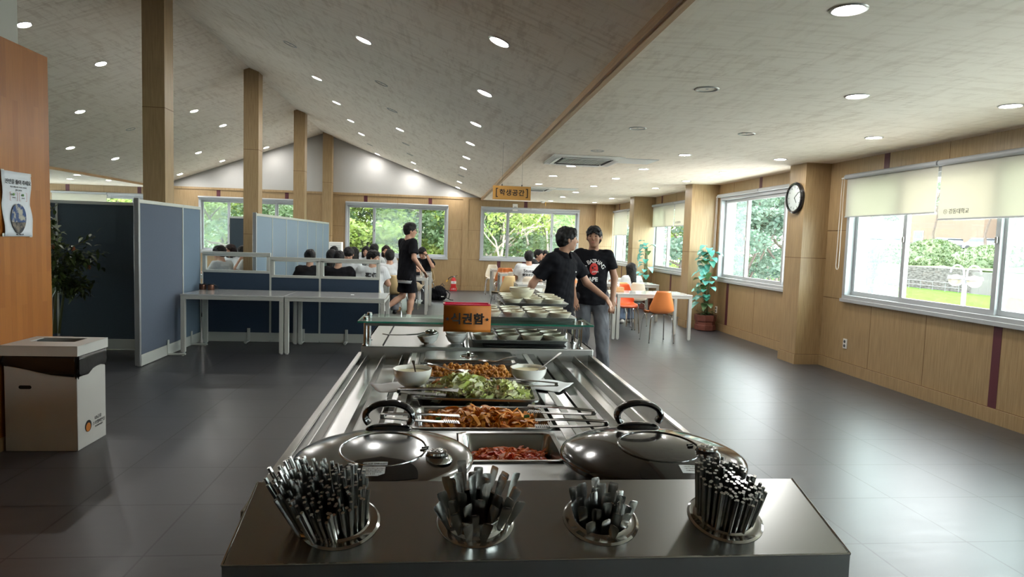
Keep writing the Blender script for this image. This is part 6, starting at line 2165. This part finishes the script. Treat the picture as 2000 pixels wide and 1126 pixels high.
def person(label, loc, rz, sit=False, s=1.0, lean=0., twist=0., side=0., head=(0, 0, 0), arms=None, legs=None, skin='skin',
           shirt='tee_black', sleeve=.62, hem=-.06, collar=False, pants='denim_grey', short=False, hair='short', hairmat='hair', shoes='shoe_black', socks=False,
           vox=.014, hv=None, face=True, glasses=False, seed=0, slim=1.0, name='person', group=None, body_top=False, underhem=None, watch=False, fem=False):
    """local frame: feet at z=0, facing +y, +x = the person's right"""
    t = thing(name, label, 'person', loc, rz, group)
    pz = (.475 if sit else .93)*s
    P = np.array([0, 0, pz])
    RT_ = rotz(twist) @ rotx(-lean) @ roty(side)
    def T(x, y, z): return P + RT_ @ (np.array([x*slim, y, z])*s)
    sh = .168
    SHL = {-1: T(-sh, -.005, .455), 1: T(sh, -.005, .455)}
    HIP = {-1: P+np.array([-.09*s, 0, -.01]), 1: P+np.array([.09*s, 0, -.01])}
    arms = arms or {}; legs = legs or {}
    A = {}
    for k in (-1, 1):
        if k in arms: e, w = arms[k]
        elif sit: e, w = (k*.25, .13, .70-.475+.475), (k*.10, .36, .76)
        else: e, w = (k*.255, -.03, 1.12), (k*.27, .10, .89)
        A[k] = (SHL[k], np.array(e)*s, np.array(w)*s)
    Lg = {}
    for k in (-1, 1):
        if k in legs: kn, an = legs[k][:2]
        elif sit: kn, an = (k*.11, .42, .49), (k*.12, .38, .09)
        else: kn, an = (k*.10, .02, .49), (k*.105, -.02, .085)
        toe = legs[k][2] if k in legs and len(legs[k]) > 2 else (0, 1, -.25)
        Lg[k] = (HIP[k], np.array(kn)*s, np.array(an)*s, np.array(toe, float)/np.linalg.norm(toe))
    hy_, hp, hr = head
    RH = rotz(hy_) @ rotx(-hp) @ roty(hr)
    if True: RH = rotz(twist*.0) @ RH
    neck0 = T(0, -.012, .47)
    HC = T(0, .012, .645) + (RH @ np.array([0, .018, 0]))*s   # head centre
    def Hd(x, y, z): return HC + RH @ (np.array([x, y, z])*s)
    allp = [P, HC+.16, HC-.16]+[np.array(q) for k in (-1, 1) for q in (*A[k], Lg[k][1], Lg[k][2], A[k][2]+.1, A[k][2]-.1, Lg[k][2]+Lg[k][3]*.16)]
    lo = np.min(allp, 0)-.17; hi = np.max(allp, 0)+.15; lo[2] = max(lo[2], -.01)
    # ---- body
    F = Field(lo, hi, vox)
    F.ell(T(0, 0, .02), np.array((.155*slim, .105, .115))*s, .03, RT_); F.ell(T(0, 0, .19), np.array((.130*slim, .09, .15))*s, .03, RT_)
    F.ell(T(0, .0, .36), np.array((.150*slim, .10, .155))*s, .03, RT_); F.cone(T(-.12, 0, .438), T(.12, 0, .438), .045*s, .045*s, .03)
    F.cone(neck0, HC+RH @ np.array([0, -.02, -.06])*s, .056*s, .052*s, .025)
    F.ell(Hd(0, -.012, .028), np.array((.076, .094, .088))*s, .02, RH)
    F.ell(Hd(0, .028, -.030), np.array((.058, .060, .082))*s, .025, RH)
    F.ell(Hd(0, .055, -.092), np.array((.026, .022, .018))*s, .02, RH)
    F.cone(Hd(0, .086, .012), Hd(0, .103, -.022), .008*s, .0125*s, .010)
    for k in (-1, 1):
        F.ell(Hd(k*.078, -.004, -.006), np.array((.008, .019, .031))*s, .006, RH)
        F.ell(Hd(k*.036, .066, -.02), np.array((.022, .018, .026))*s, .015, RH)
        if face and vox < .012: F.ell(Hd(k*.032, .100, .012), np.array((.018, .014, .010))*s, .008, RH, sub=True)
    if vox < .012: F.ell(Hd(0, .082, -.056), np.array((.021, .011, .007))*s, .006, RH)
    for k in (-1, 1):
        S_, E_, Wr = A[k]
        F.cone(S_, E_, .044*s*slim, .039*s*slim, .02); F.cone(E_, Wr, .039*s*slim, .026*s, .015)
        d = Wr-E_; d /= np.linalg.norm(d)
        hd = (arms.get('hand%d' % k) if arms else None)
        if hd is not None: d = np.array(hd, float)/np.linalg.norm(hd)
        upv = np.array([0, 0, 1.]) if abs(d[2]) < .85 else np.array([0, 1., 0])
        sd = np.cross(d, upv); sd /= np.linalg.norm(sd); nn = np.cross(sd, d)
        pc = Wr+d*.048*s
        Rp = np.stack([sd, d, nn], 1)
        F.ell(pc, np.array((.040, .050, .016))*s, .012, Rp)
        kk = .004 if vox < .01 else .008
        fr = max(.0078*s, vox*.62)
        for j, (o, L_) in enumerate(((-.030, .062), (-.010, .072), (.010, .068), (.029, .052))):
            b = pc+sd*o*s+d*.040*s; m1 = b+(d*.9-nn*.25+sd*o*1.5)*L_*.5*s; m2 = m1+(d*.75-nn*.65)*L_*.5*s
            F.cone(b, m1, fr*1.05, fr, kk); F.cone(m1, m2, fr, fr*.9, kk)
        tb = Wr+d*.018*s-sd*.026*s*k*-1; tm = tb+(d*.6+sd*k*.7-nn*.2)*.038*s; te = tm+(d*.95+sd*k*.1-nn*.3)*.03*s
        F.cone(tb, tm, fr*1.3, fr*1.1, .008); F.cone(tm, te, fr*1.1, fr, kk)
        H_, K_, An, td = Lg[k]
        F.cone(H_, K_, .078*s*slim, .052*s, .03); F.cone(K_, An, .050*s, .036*s, .02)
        cal = K_+(An-K_)*.3+np.array([0, -.012, 0]); F.cone(cal, K_+(An-K_)*.5, .050*s, .042*s, .03)
    b_ = link('body', F.mesh('body', skin), t)
    # ---- shirt
    G = Field(lo, hi, max(vox*.9, .008))
    G.ecyl(P, RT_*1.0, [(z*s, a*s*slim, b*s) for z, a, b in ((hem, .190, .146), (.05, .178, .134), (.2, .168, .125), (.33, .178, .128), (.42, .168, .105), (.475, .11, .075), (.50, .070, .06))], .03)
    G.cone(T(-.125, -.002, .442), T(.125, -.002, .442), .066*s, .066*s, .05)
    for k in (-1, 1):
        S_, E_, Wr = A[k]
        q = S_+(E_-S_)*min(sleeve, 1.0); dd = (E_-S_)/np.linalg.norm(E_-S_)
        fl = 1.0 if sleeve > .95 else 1.12
        G.cone(S_, q+dd*.03, .061*s*slim, .066*s*fl*slim, .045, cut=q, cutd=dd)
        if sleeve > 1.0:
            G.cone(E_, Wr, .052*s, .036*s, .03)
    G.ell(neck0+np.array([0, .0, .045])*s, np.array((.062, .062, .05))*s, .012, None, sub=True)
    G.noise(.0065*s, 15/s, seed+1); G.noise(.0035*s, 33/s, seed+2)
    sm_ = G.mesh('shirt', shirt); so = link('shirt', sm_, t)
    if sleeve < 1 and shirt == 'tee_black' and underhem:
        m = MB(); rings = []
        for z in (hem-.05, hem+.01):
            rings.append([tuple(P+RT_ @ np.array([.170*s*slim*cos(a), .124*s*sin(a), z*s])) for a in [2*pi*i/30 for i in range(30)]])
        m.loft(rings, underhem, cap0=False, cap1=False); o = m.build('undershirt_hem', t); md = o.modifiers.new('s', 'SOLIDIFY'); md.thickness = .006
    if collar:
        m = MB(); rings = []
        for r_, z, y in ((.084, .495, 0), (.078, .545, -.004), (.088, .540, 0), (.106, .492, .004)):
            rings.append([tuple(T(r_*cos(a)/1*1.0, y+r_*.95*sin(a)-.01, z-.030*max(0, sin(a)))) for a in [pi/2+.18+i*(2*pi-.36)/29 for i in range(30)]])
        m.loft(rings, shirt, cap0=False, cap1=False, closed=False); o = m.build('collar', so); md = o.modifiers.new('s', 'SOLIDIFY'); md.thickness = .004
    # ---- trousers
    Q = Field(lo, hi, max(vox*.9, .009))
    Q.ell(P+np.array([0, 0, .01]), np.array((.156*slim, .108, .12))*s, .03)
    for k in (-1, 1):
        H_, K_, An, td = Lg[k]
        if short:
            e = K_-(K_-H_)*.14; dd = (K_-H_)/np.linalg.norm(K_-H_)
            Q.cone(H_, e+dd*.04, .096*s, .092*s, .04, cut=e, cutd=dd)
        else:
            wide = .085 if short is False else .07
            Q.cone(H_, K_, .098*s, .078*s, .04); dd = (An-K_)/np.linalg.norm(An-K_)
            Q.cone(K_, An+dd*.05, .077*s, .080*s, .03, cut=An+dd*.015, cutd=dd)
    Q.noise(.007*s, 15/s, seed+5); Q.noise(.0035*s, 36/s, seed+6)
    if not sit: pass
    link('trousers' if not short else 'shorts', Q.mesh('trousers', pants), t)
    # ---- shoes, socks
    for k in (-1, 1):
        H_, K_, An, td = Lg[k]
        shn = An-(K_-An)/np.linalg.norm(K_-An)*.045*s
        U = Field(np.minimum(An, shn+td*.2)-.12, np.maximum(An, shn+td*.2)+.12, max(vox*.7, .008))
        U.cone(shn+td*(-.035)*s, shn+td*.12*s, .040*s, .034*s, .02); U.ell(shn+td*.13*s, np.array((.046, .055, .030))*s, .02); U.cone(An, shn, .040*s, .040*s, .02)
        if abs(td[2]) < .35: U.cutplane((0, 0, max(.003, shn[2]-.052)), (0, 0, -1))
        link('shoe', U.mesh('shoe', shoes), t)
        if socks:
            m = MB(); up = (K_-An)/np.linalg.norm(K_-An)
            m.cyl(An-up*.01, An+up*.10*s, .042*s, 'sock', .045*s, n=16); m.build('sock', t)
    # ---- hair
    hvx = hv or max(vox*.75, .007)
    el = -.42 if hair == 'long' else -.20
    Hf = Field(HC-np.array([.17, .20, -el if hair == 'long' else .19]), HC+np.array([.17, .17, .19]), hvx)
    if hair == 'long': pass
    Hf.ell(Hd(0, -.016, .040), np.array((.088, .106, .096))*s, .02, RH)
    Hf.ell(Hd(0, -.052, -.002), np.array((.080, .062, .085))*s, .03, RH)
    if hair in ('fluffy', 'short'): 
        Hf.ell(Hd(0, .048, .086), np.array((.066, .048, .032))*s, .02, RH)
        if hair == 'fluffy': Hf.ell(Hd(.0, .0, .105), np.array((.078, .088, .040))*s, .02, RH)
    if hair == 'bang': Hf.ell(Hd(0, .066, .055), np.array((.066, .032, .042))*s, .02, RH)
    if hair == 'long':
        Hf.cone(Hd(0, -.05, 0), HC+RT_ @ np.array([0, -.135, -.36])*s, .088*s, .055*s, .04)
        for k in (-1, 1): Hf.cone(Hd(k*.066, .015, .04), HC+RT_ @ np.array([k*.085, .02 if fem else -.03, -.26])*s, .034*s, .026*s, .03)
    if hair == 'bob':
        for k in (-1, 1): Hf.cone(Hd(k*.064, .01, .04), Hd(k*.072, .01, -.11), .032*s, .026*s, .03)
        Hf.cone(Hd(0, -.05, 0), Hd(0, -.05, -.10), .085*s, .07*s, .03)
    if hair == 'bun':
        Hf.ell(Hd(.01, -.10, .075), np.array((.052, .042, .042))*s, .02, RH)
        for k in range(7): 
            a = k*.9; Hf.cone(Hd(.01, -.10, .08), Hd(.01+.07*cos(a), -.115, .085+.055*sin(a)), .012*s, .004*s, .01)
    Hf.noise(.0035*s, 75/s, seed+9); Hf.noise(.004*s, 34/s, seed+19)
    # face opening: cut everything in front below the hairline, and below the nape
    line = .048 if hair != 'bang' else .020
    n_ = RH @ np.array([0, .80, -.60]); p_ = Hd(0, .078, line)
    X, Y, Z = Hf.ax[0][:, None, None], Hf.ax[1][None, :, None], Hf.ax[2][None, None, :]
    if hair in ('long', 'bob'):
        cutd = Field(Hf.lo, Hf.lo+Hf.n*Hf.vox, hvx)
        fc = Hd(0, .100, -.045); r3 = np.array((.056, .075, .100))*s
        Hf.ell(fc, r3, .01, RH, sub=True)
    else:
        Hf.cutplane(p_, n_)
        n2 = RH @ np.array([0, .25, -1.]); n2 /= np.linalg.norm(n2)
        Hf.cutplane(Hd(0, -.08, -.075), n2)
    if hair in ('short', 'fluffy', 'bang'):
        qh = np.random.RandomState(seed+77)
        for i in range(11):
            x_ = -.060+.120*i/10
            zt = (.018 if hair == 'bang' else .050)-.022*abs(x_/.06)**1.5*(1 if hair != 'bang' else .3)+qh.uniform(-.010, .010)
            yf = .088-.030*(x_/.06)**2
            Hf.cone(Hd(x_*.8, yf-.035, .098), Hd(x_*1.08+qh.uniform(-.008, .008), yf+.004, zt), .017*s, .007*s, .008)
        for i in range(16):
            a = qh.uniform(0, 6.28); e = qh.uniform(.2, 1.2)
            b0 = np.array([.080*cos(a)*cos(e), -.014+.096*sin(a)*cos(e), .045+.085*sin(e)]); d0 = np.array([qh.normal()*.6, .6+qh.normal()*.5, -.25]); d0 /= np.linalg.norm(d0)
            Hf.cone(Hd(*b0), Hd(*(b0+d0*.026)), .014*s, .008*s, .012)
    link('hair', Hf.mesh('hair', hairmat), t)
    # ---- face details
    if face:
        for k in (-1, 1):
            m = MB(); m.ell(Hd(k*.031, .0835, .010), np.array((.0135, .005, .0045))*s, 'eye', 10, 6, R=Matrix(RH.tolist())); m.build('eye', t)
            m = MB(); m.ell(Hd(k*.032, .089, .030), np.array((.018, .004, .0032))*s, hairmat, 10, 6, R=Matrix(RH.tolist())); m.build('eyebrow', t)
        m = MB(); m.ell(Hd(0, .0895, -.057), np.array((.020, .006, .006))*s, 'lip', 12, 6, R=Matrix(RH.tolist())); m.build('lips', t)
    if glasses:
        m = MB()
        for k in (-1, 1):
            m.tube([Hd(k*.034+.023*cos(a), .100, .010+.019*sin(a)) for a in [2*pi*i/14 for i in range(15)]], .0022, 'black', 6, caps=False)
            m.tube([Hd(k*.057, .098, .014), Hd(k*.080, .04, .016), Hd(k*.082, -.02, .008)], .0022, 'black', 6)
        m.tube([Hd(-.011, .102, .014), Hd(.011, .102, .014)], .0022, 'black', 6); m.build('glasses', t)
    if watch:
        S_, E_, Wr = A[watch]; d = (Wr-E_)/np.linalg.norm(Wr-E_)
        m = MB(); m.cyl(Wr-d*.035, Wr-d*.012, .033, 'black', n=18); m.build('wristwatch', t)
    t['_'] = 0
    del t['_']
    return t, so, sm_, (P, RT_, T, Hd, A, s)

def decal(shirt_obj, shirt_mesh, texts, origin, U, V, N, name='shirt_print', lift=.008):
    """lay flat lettering meshes onto the cloth surface: cast along -N"""
    bvh = BVHTree.FromPolygons([v.co for v in shirt_mesh.vertices], [tuple(p.vertices) for p in shirt_mesh.polygons])
    U, V, N, O = Vector(U).normalized(), Vector(V).normalized(), Vector(N).normalized(), Vector(origin)
    for (me, ox, oy, rot, mt) in texts:
        for v in me.vertices:
            x = v.co.x*cos(rot)-v.co.y*sin(rot)+ox; y = v.co.x*sin(rot)+v.co.y*cos(rot)+oy
            p = O+U*x+V*y
            hit = bvh.ray_cast(p+N*.4, -N, .8)
            q = hit[0] if hit[0] is not None else p
            v.co = q+N*lift
        me.update()
        o = link(name, me, shirt_obj)

def T_(body, size, m, bold=0.):
    me = text_mesh(body, size, m, extrude=0., bold=bold)
    bm = bmesh.new(); bm.from_mesh(me)
    bmesh.ops.triangulate(bm, faces=bm.faces[:])
    for _ in range(3):
        ed = [e for e in bm.edges if e.calc_length() > size*.16]
        if not ed: break
        bmesh.ops.subdivide_edges(bm, edges=ed, cuts=1); bmesh.ops.triangulate(bm, faces=bm.faces[:])
    bm.to_mesh(me); bm.free()
    return me
def disc_mesh(rx, ry, mt, n=20, holes=()):
    m = MB(); k = 5; vs = [(0, 0, 0)]
    for i in range(1, k+1):
        for j in range(n): vs.append((rx*i/k*cos(2*pi*j/n), ry*i/k*sin(2*pi*j/n), 0))
    fs = [(0, 1+j, 1+(j+1) % n) for j in range(n)]
    for i in range(k-1):
        for j in range(n): a = 1+i*n+j; b = 1+i*n+(j+1) % n; fs.append((a, a+n, b+n, b))
    m.add(vs, fs, mt)
    return m.mesh('print_patch', smooth=False)

# --- two young men at the counter
t, so, sm, (P, RT2, T, Hd, A, s) = person(
    'young man in black polo shirt turning beside the stacked bowl trays', (1.145, 6.42, 0), radians(-140), s=.965, lean=.10, side=.02,
    head=(radians(55), -.02, 0), arms={1: ((.27, -.12, 1.12), (.31, -.22, .88)), -1: ((-.30, .12, 1.13), (-.36, .34, .98)), 'hand-1': (-.05, .55, -.75)},
    legs={-1: ((-.10, .10, .50), (-.11, .05, .085)), 1: ((.10, -.05, .49), (.12, -.18, .085))},
    shirt='tee_black', sleeve=.72, hem=-.13, collar=True, pants='denim_black', hair='short', vox=.0085, seed=3, skin='skin', hv=.0065)
m_ = [(disc_mesh(.016, .004, 'print_white'), 0, 0, .25, 0), (disc_mesh(.007, .005, 'print_white'), -.012, .003, .9, 0)]
decal(so, sm, m_, T(-.085, .1, .33), (RT2 @ np.array([-1, 0, 0])).tolist(), (RT2 @ np.array([0, 0, 1])).tolist(), (RT2 @ np.array([0, 1, 0])).tolist(), 'chest_logo')
m = MB(); vs = []
for k in range(3): m.ell(T(0, .132-.004*k, .43-.035*k), (.004, .003, .004), 'print_black', 8, 5)
m.build('button', so)

t, so, sm, (P, RT2, T, Hd, A, s) = person(
    'young man in black printed T-shirt and washed grey jeans standing behind the counter', (1.66, 7.22, 0), radians(172), s=.985, lean=.02,
    head=(radians(-12), -.05, .04), arms={1: ((.24, .0, 1.12), (.20, .12, .90)), -1: ((-.245, .03, 1.13), (-.225, .10, .88))},
    legs={-1: ((-.13, .06, .49), (-.15, .02, .085), (-.45, 1, -.25)), 1: ((.09, .0, .49), (.10, -.08, .085))},
    shirt='tee_black', sleeve=.62, hem=-.10, pants='denim_grey', hair='short', vox=.0085, seed=8, skin='skin_tan', hv=.0065)
U_ = (RT2 @ np.array([-1, 0, 0])).tolist(); V_ = (RT2 @ np.array([0, 0, 1])).tolist(); N_ = (RT2 @ np.array([0, 1, 0])).tolist()
items = []
word = 'A BATHING'
for i, ch in enumerate(word):
    if ch == ' ': continue
    a = radians(150-120*i/(len(word)-1))
    items.append((T_(ch, .062, 'print_white', .008), .118*cos(a), -.035+.118*sin(a), a-pi/2, 0))
items.append((T_('APE', .062, 'print_white', .035), -.005, -.115, 0, 0))
items.append((disc_mesh(.046, .066, 'print_red'), 0, .0, 0, 0))
decal(so, sm, items, T(0, .1, .30), U_, V_, N_, 'shirt_print')
items = [(T_('JAPAN', .024, 'print_white', .03), .018, -.030, 0, 0), (disc_mesh(.009, .014, 'print_black'), -.014, .012, .3, 0), (disc_mesh(.014, .005, 'print_black'), .008, .030, 0, 0), (disc_mesh(.012, .004, 'print_black'), .010, -.008, 0, 0)]
decal(so, sm, items, T(0, .1, .30), U_, V_, N_, 'shirt_print', lift=.0115)

# --- standing man on the left
person('standing man with glasses in loose black tee and black shorts by the left tables', (-.60, 11.2, 0), radians(-58), s=1.01, lean=.03,
       head=(radians(-22), .05, 0), arms={1: ((.27, -.02, 1.13), (.25, .16, .93)), -1: ((-.24, .08, 1.14), (-.14, .24, .98))},
       legs={1: ((.09, .06, .50), (.10, -.02, .10)), -1: ((-.09, -.02, .49), (-.10, -.36, .27), (0, .65, -.75))},
       shirt='tee_black', sleeve=.74, hem=-.17, underhem='tee_white', pants='tee_black', short=True, socks=True, hair='fluffy', vox=.011, glasses=True, seed=12, slim=1.06)

def sitter(label, x, y, rz, group='seated diners', sc=1.0, **k):
    k.setdefault('vox', .015)
    k.setdefault('lean', .12)
    return person(label, (x, y, 0), rz, sit=True, s=sc, group=group, **k)
def seat_for(x, y, rz, mt, label):
    chair(x+.03*sin(rz), y-.03*cos(rz), rz, mt, label)
U0, V0 = (1, 0, 0), (0, 0, 1)
def back_print(r, rows, z0, mt='print_black', extra=()):
    t, so, sm, (P, R2, T, Hd, A, s) = r
    items = [(T_(b, sz, mt, bo), ox, oy, 0, 0) for b, sz, bo, ox, oy in rows]+list(extra)
    decal(so, sm, items, T(0, -.1, z0), (R2 @ np.array([1, 0, 0])).tolist(), (R2 @ np.array([0, 0, 1])).tolist(), (R2 @ np.array([0, -1, 0])).tolist())

# left group
sitter('woman with hair pinned up in a bun, black top, behind the low partition', -2.11, 10.72, 0, hair='bun', shirt='tee_char', face=False, slim=.92, seed=1)
seat_for(-2.11, 10.66, 0, 'chair_cream', 'cream shell chair under the woman with the pinned-up hair')
sitter('broad man in black tee, back to camera behind the low partition', -1.66, 10.70, .05, hair='short', shirt='tee_black', face=False, slim=1.12, lean=.20, seed=2)
seat_for(-1.66, 10.64, 0, 'chair_cream', 'cream shell chair under the broad man in black tee')
r = sitter('man in white tee with black calligraphy on the back, head turned right', -1.13, 10.76, .05, hair='short', shirt='tee_white', head=(radians(-112), 0, 0), slim=1.08, lean=.20, vox=.011, seed=3, sc=1.02)
back_print(r, [('聖倒', .105, .03, 0, .04), ('동아리 축제', .028, .01, 0, -.045)], .30)
seat_for(-1.13, 10.70, 0, 'chair_cream', 'cream shell chair under the man with the calligraphy tee')
sitter('man in white tee facing the camera across the table, looking down', -1.68, 12.18, pi, hair='bang', shirt='tee_white', head=(0, .45, 0), sc=1.03, seed=4)
sitter('diner in white tee seen behind the standing man, back to camera', -.98, 12.38, .1, hair='short', shirt='tee_white', face=False, seed=5, sc=1.0)
sitter('dark-haired diner in dusty green top at the second left table, back to camera', -2.05, 12.42, 0, hair='long', shirt='tee_teal', face=False, seed=6, sc=.98)
sitter('dark-haired man in pale shirt at the third left table, back to camera', -1.45, 14.08, 0, slim=.9, hair='short', shirt='tee_grey', face=False, seed=7, sc=1.06)
sitter('long-haired diner at the third left table, back to camera', -1.87, 14.10, 0, slim=.85, hair='long', shirt='tee_char', face=False, seed=8)
sitter('woman facing the camera at the third left table with hand near her mouth', -1.30, 15.50, pi, hair='long', fem=True, shirt='tee_white', seed=9, sc=1.03, hairmat='hair_brown', arms={-1: ((-.22, .22, .74), (-.03, .20, 1.0))})
sitter('partly hidden woman facing the camera at the third left table', -1.76, 15.52, pi, hair='bob', fem=True, shirt='tee_white', seed=10)
sitter('diner in grey shirt beside the blue partition at the third left table', -2.28, 14.10, 0, slim=.85, hair='short', shirt='tee_teal', face=False, seed=11)
sitter('man in black tee and khaki shorts leaning on the table right of the standing man', -.60, 13.74, pi-.35, hair='short', shirt='tee_black', pants='khaki', short=True, socks=True, shoes='shoe_brown', head=(radians(-30), .5, 0), lean=.35, seed=12, sc=1.04, vox=.012,
       arms={-1: ((-.22, .30, .80), (-.02, .46, .78)), 1: ((.24, .28, .80), (.05, .45, .78))})
seat_for(-.62, 13.80, pi-.35, 'chair_cream', 'cream shell chair under the man in khaki shorts')
sitter('man with wristwatch resting his forehead on his hand, grey trousers, third left table', -.42, 15.50, pi-.25, hair='short', shirt='tee_black', pants='pants_grey', head=(0, .55, 0), lean=.30, seed=13, sc=1.04, vox=.012, watch=-1,
       arms={-1: ((-.28, .36, .80), (-.11, .28, 1.06)), 1: ((.22, .3, .8), (.03, .45, .78))})
seat_for(-.42, 15.60, pi-.25, 'chair_tan', 'tan shell chair under the man with the wristwatch')
sitter('dark-haired man in profile left of the ridge columns, white shirt', -3.72, 11.75, 1.15, hair='bang', shirt='tee_grey', seed=14, head=(.35, .1, 0), vox=.012)
sitter('person with purplish brown hair behind the man in profile', -4.02, 13.3, pi-.6, hair='bob', shirt='tee_white', seed=15, hairmat='hair_brown')
sitter('person with head resting on hand beyond the low partition', -3.50, 12.45, 1.5, hair='short', shirt='tee_grey', seed=16, head=(.1, .35, 0), arms={1: ((.10, .30, .80), (.09, .14, 1.08))})
# right group
r = sitter('man in white tee with black lettered back, seated right of the aisle', 1.70, 12.98, 0, hair='short', shirt='tee_white', face=False, seed=20, sc=1.04, slim=1.14, vox=.012)
back_print(r, [('Stussy', .095, .012, 0, .075), ('東京✽大阪', .060, .03, 0, -.005), ('INTERNATIONAL', .033, .01, 0, -.07)], .30)
seat_for(1.70, 12.92, 0, 'chair_cream', 'cream shell chair under the man in lettered white tee')
sitter('dark-haired person in black bending over the table right of the lettered tee', 2.09, 14.48, pi-.5, hair='bob', shirt='tee_black', seed=21, lean=.40, sc=.92, head=(0, .5, 0))
sitter('dark-haired man in black between the lettered tee and the facing woman', 2.12, 15.25, pi+.9, hair='short', shirt='tee_black', seed=22, sc=1.04)
sitter('woman with long dark hair facing the camera at the right group', 2.45, 15.95, pi, hair='long', fem=True, shirt='tee_black', seed=23, sc=1.02, vox=.012)
sitter('man with straight fringe looking down, rightmost face of the right group', 2.60, 15.30, pi, hair='bang', shirt='tee_black', head=(0, .35, 0), seed=24, sc=1.03, vox=.012)
sitter('dark-haired person mostly hidden behind the polo shirt shoulder', 3.05, 15.0, pi+.2, hair='short', shirt='tee_black', seed=25, sc=.98)
r = sitter('man in white tee with black scribbled print near the windows, back to camera', 3.20, 13.32, -.1, hair='short', shirt='tee_white', face=False, seed=26, sc=.97, slim=1.05, vox=.012)
back_print(r, [('Stussy', .10, .012, 0, .055)], .30, extra=[(disc_mesh(.10, .055, 'print_black'), .02, -.07, 0, 0)])
t, so, sm, (P, R2, T, Hd, A, s) = r
decal(so, sm, [(disc_mesh(.034, .034, 'print_white'), -.0, -.06, 0, 0), (T_('S', .055, 'print_black', .02), 0, -.06, 0, 0)], T(0, -.1, .30), (R2 @ np.array([1, 0, 0])).tolist(), (R2 @ np.array([0, 0, 1])).tolist(), (R2 @ np.array([0, -1, 0])).tolist(), lift=.0115)
seat_for(3.20, 13.26, -.1, 'chair_cream', 'cream shell chair under the man in scribbled white tee')
sitter('woman with very long black hair, white top and blue jeans, near the windows', 3.50, 11.92, .1, hair='long', shirt='tee_white', pants='denim_blue', shoes='shoe_white', face=False, seed=27, sc=.92, slim=.92, vox=.012,
       legs={-1: ((-.13, .30, .49), (-.16, .10, .09)), 1: ((.11, .40, .49), (.12, .30, .09))})
seat_for(3.50, 11.86, .1, 'chair_cream', 'cream shell chair under the long-haired woman')
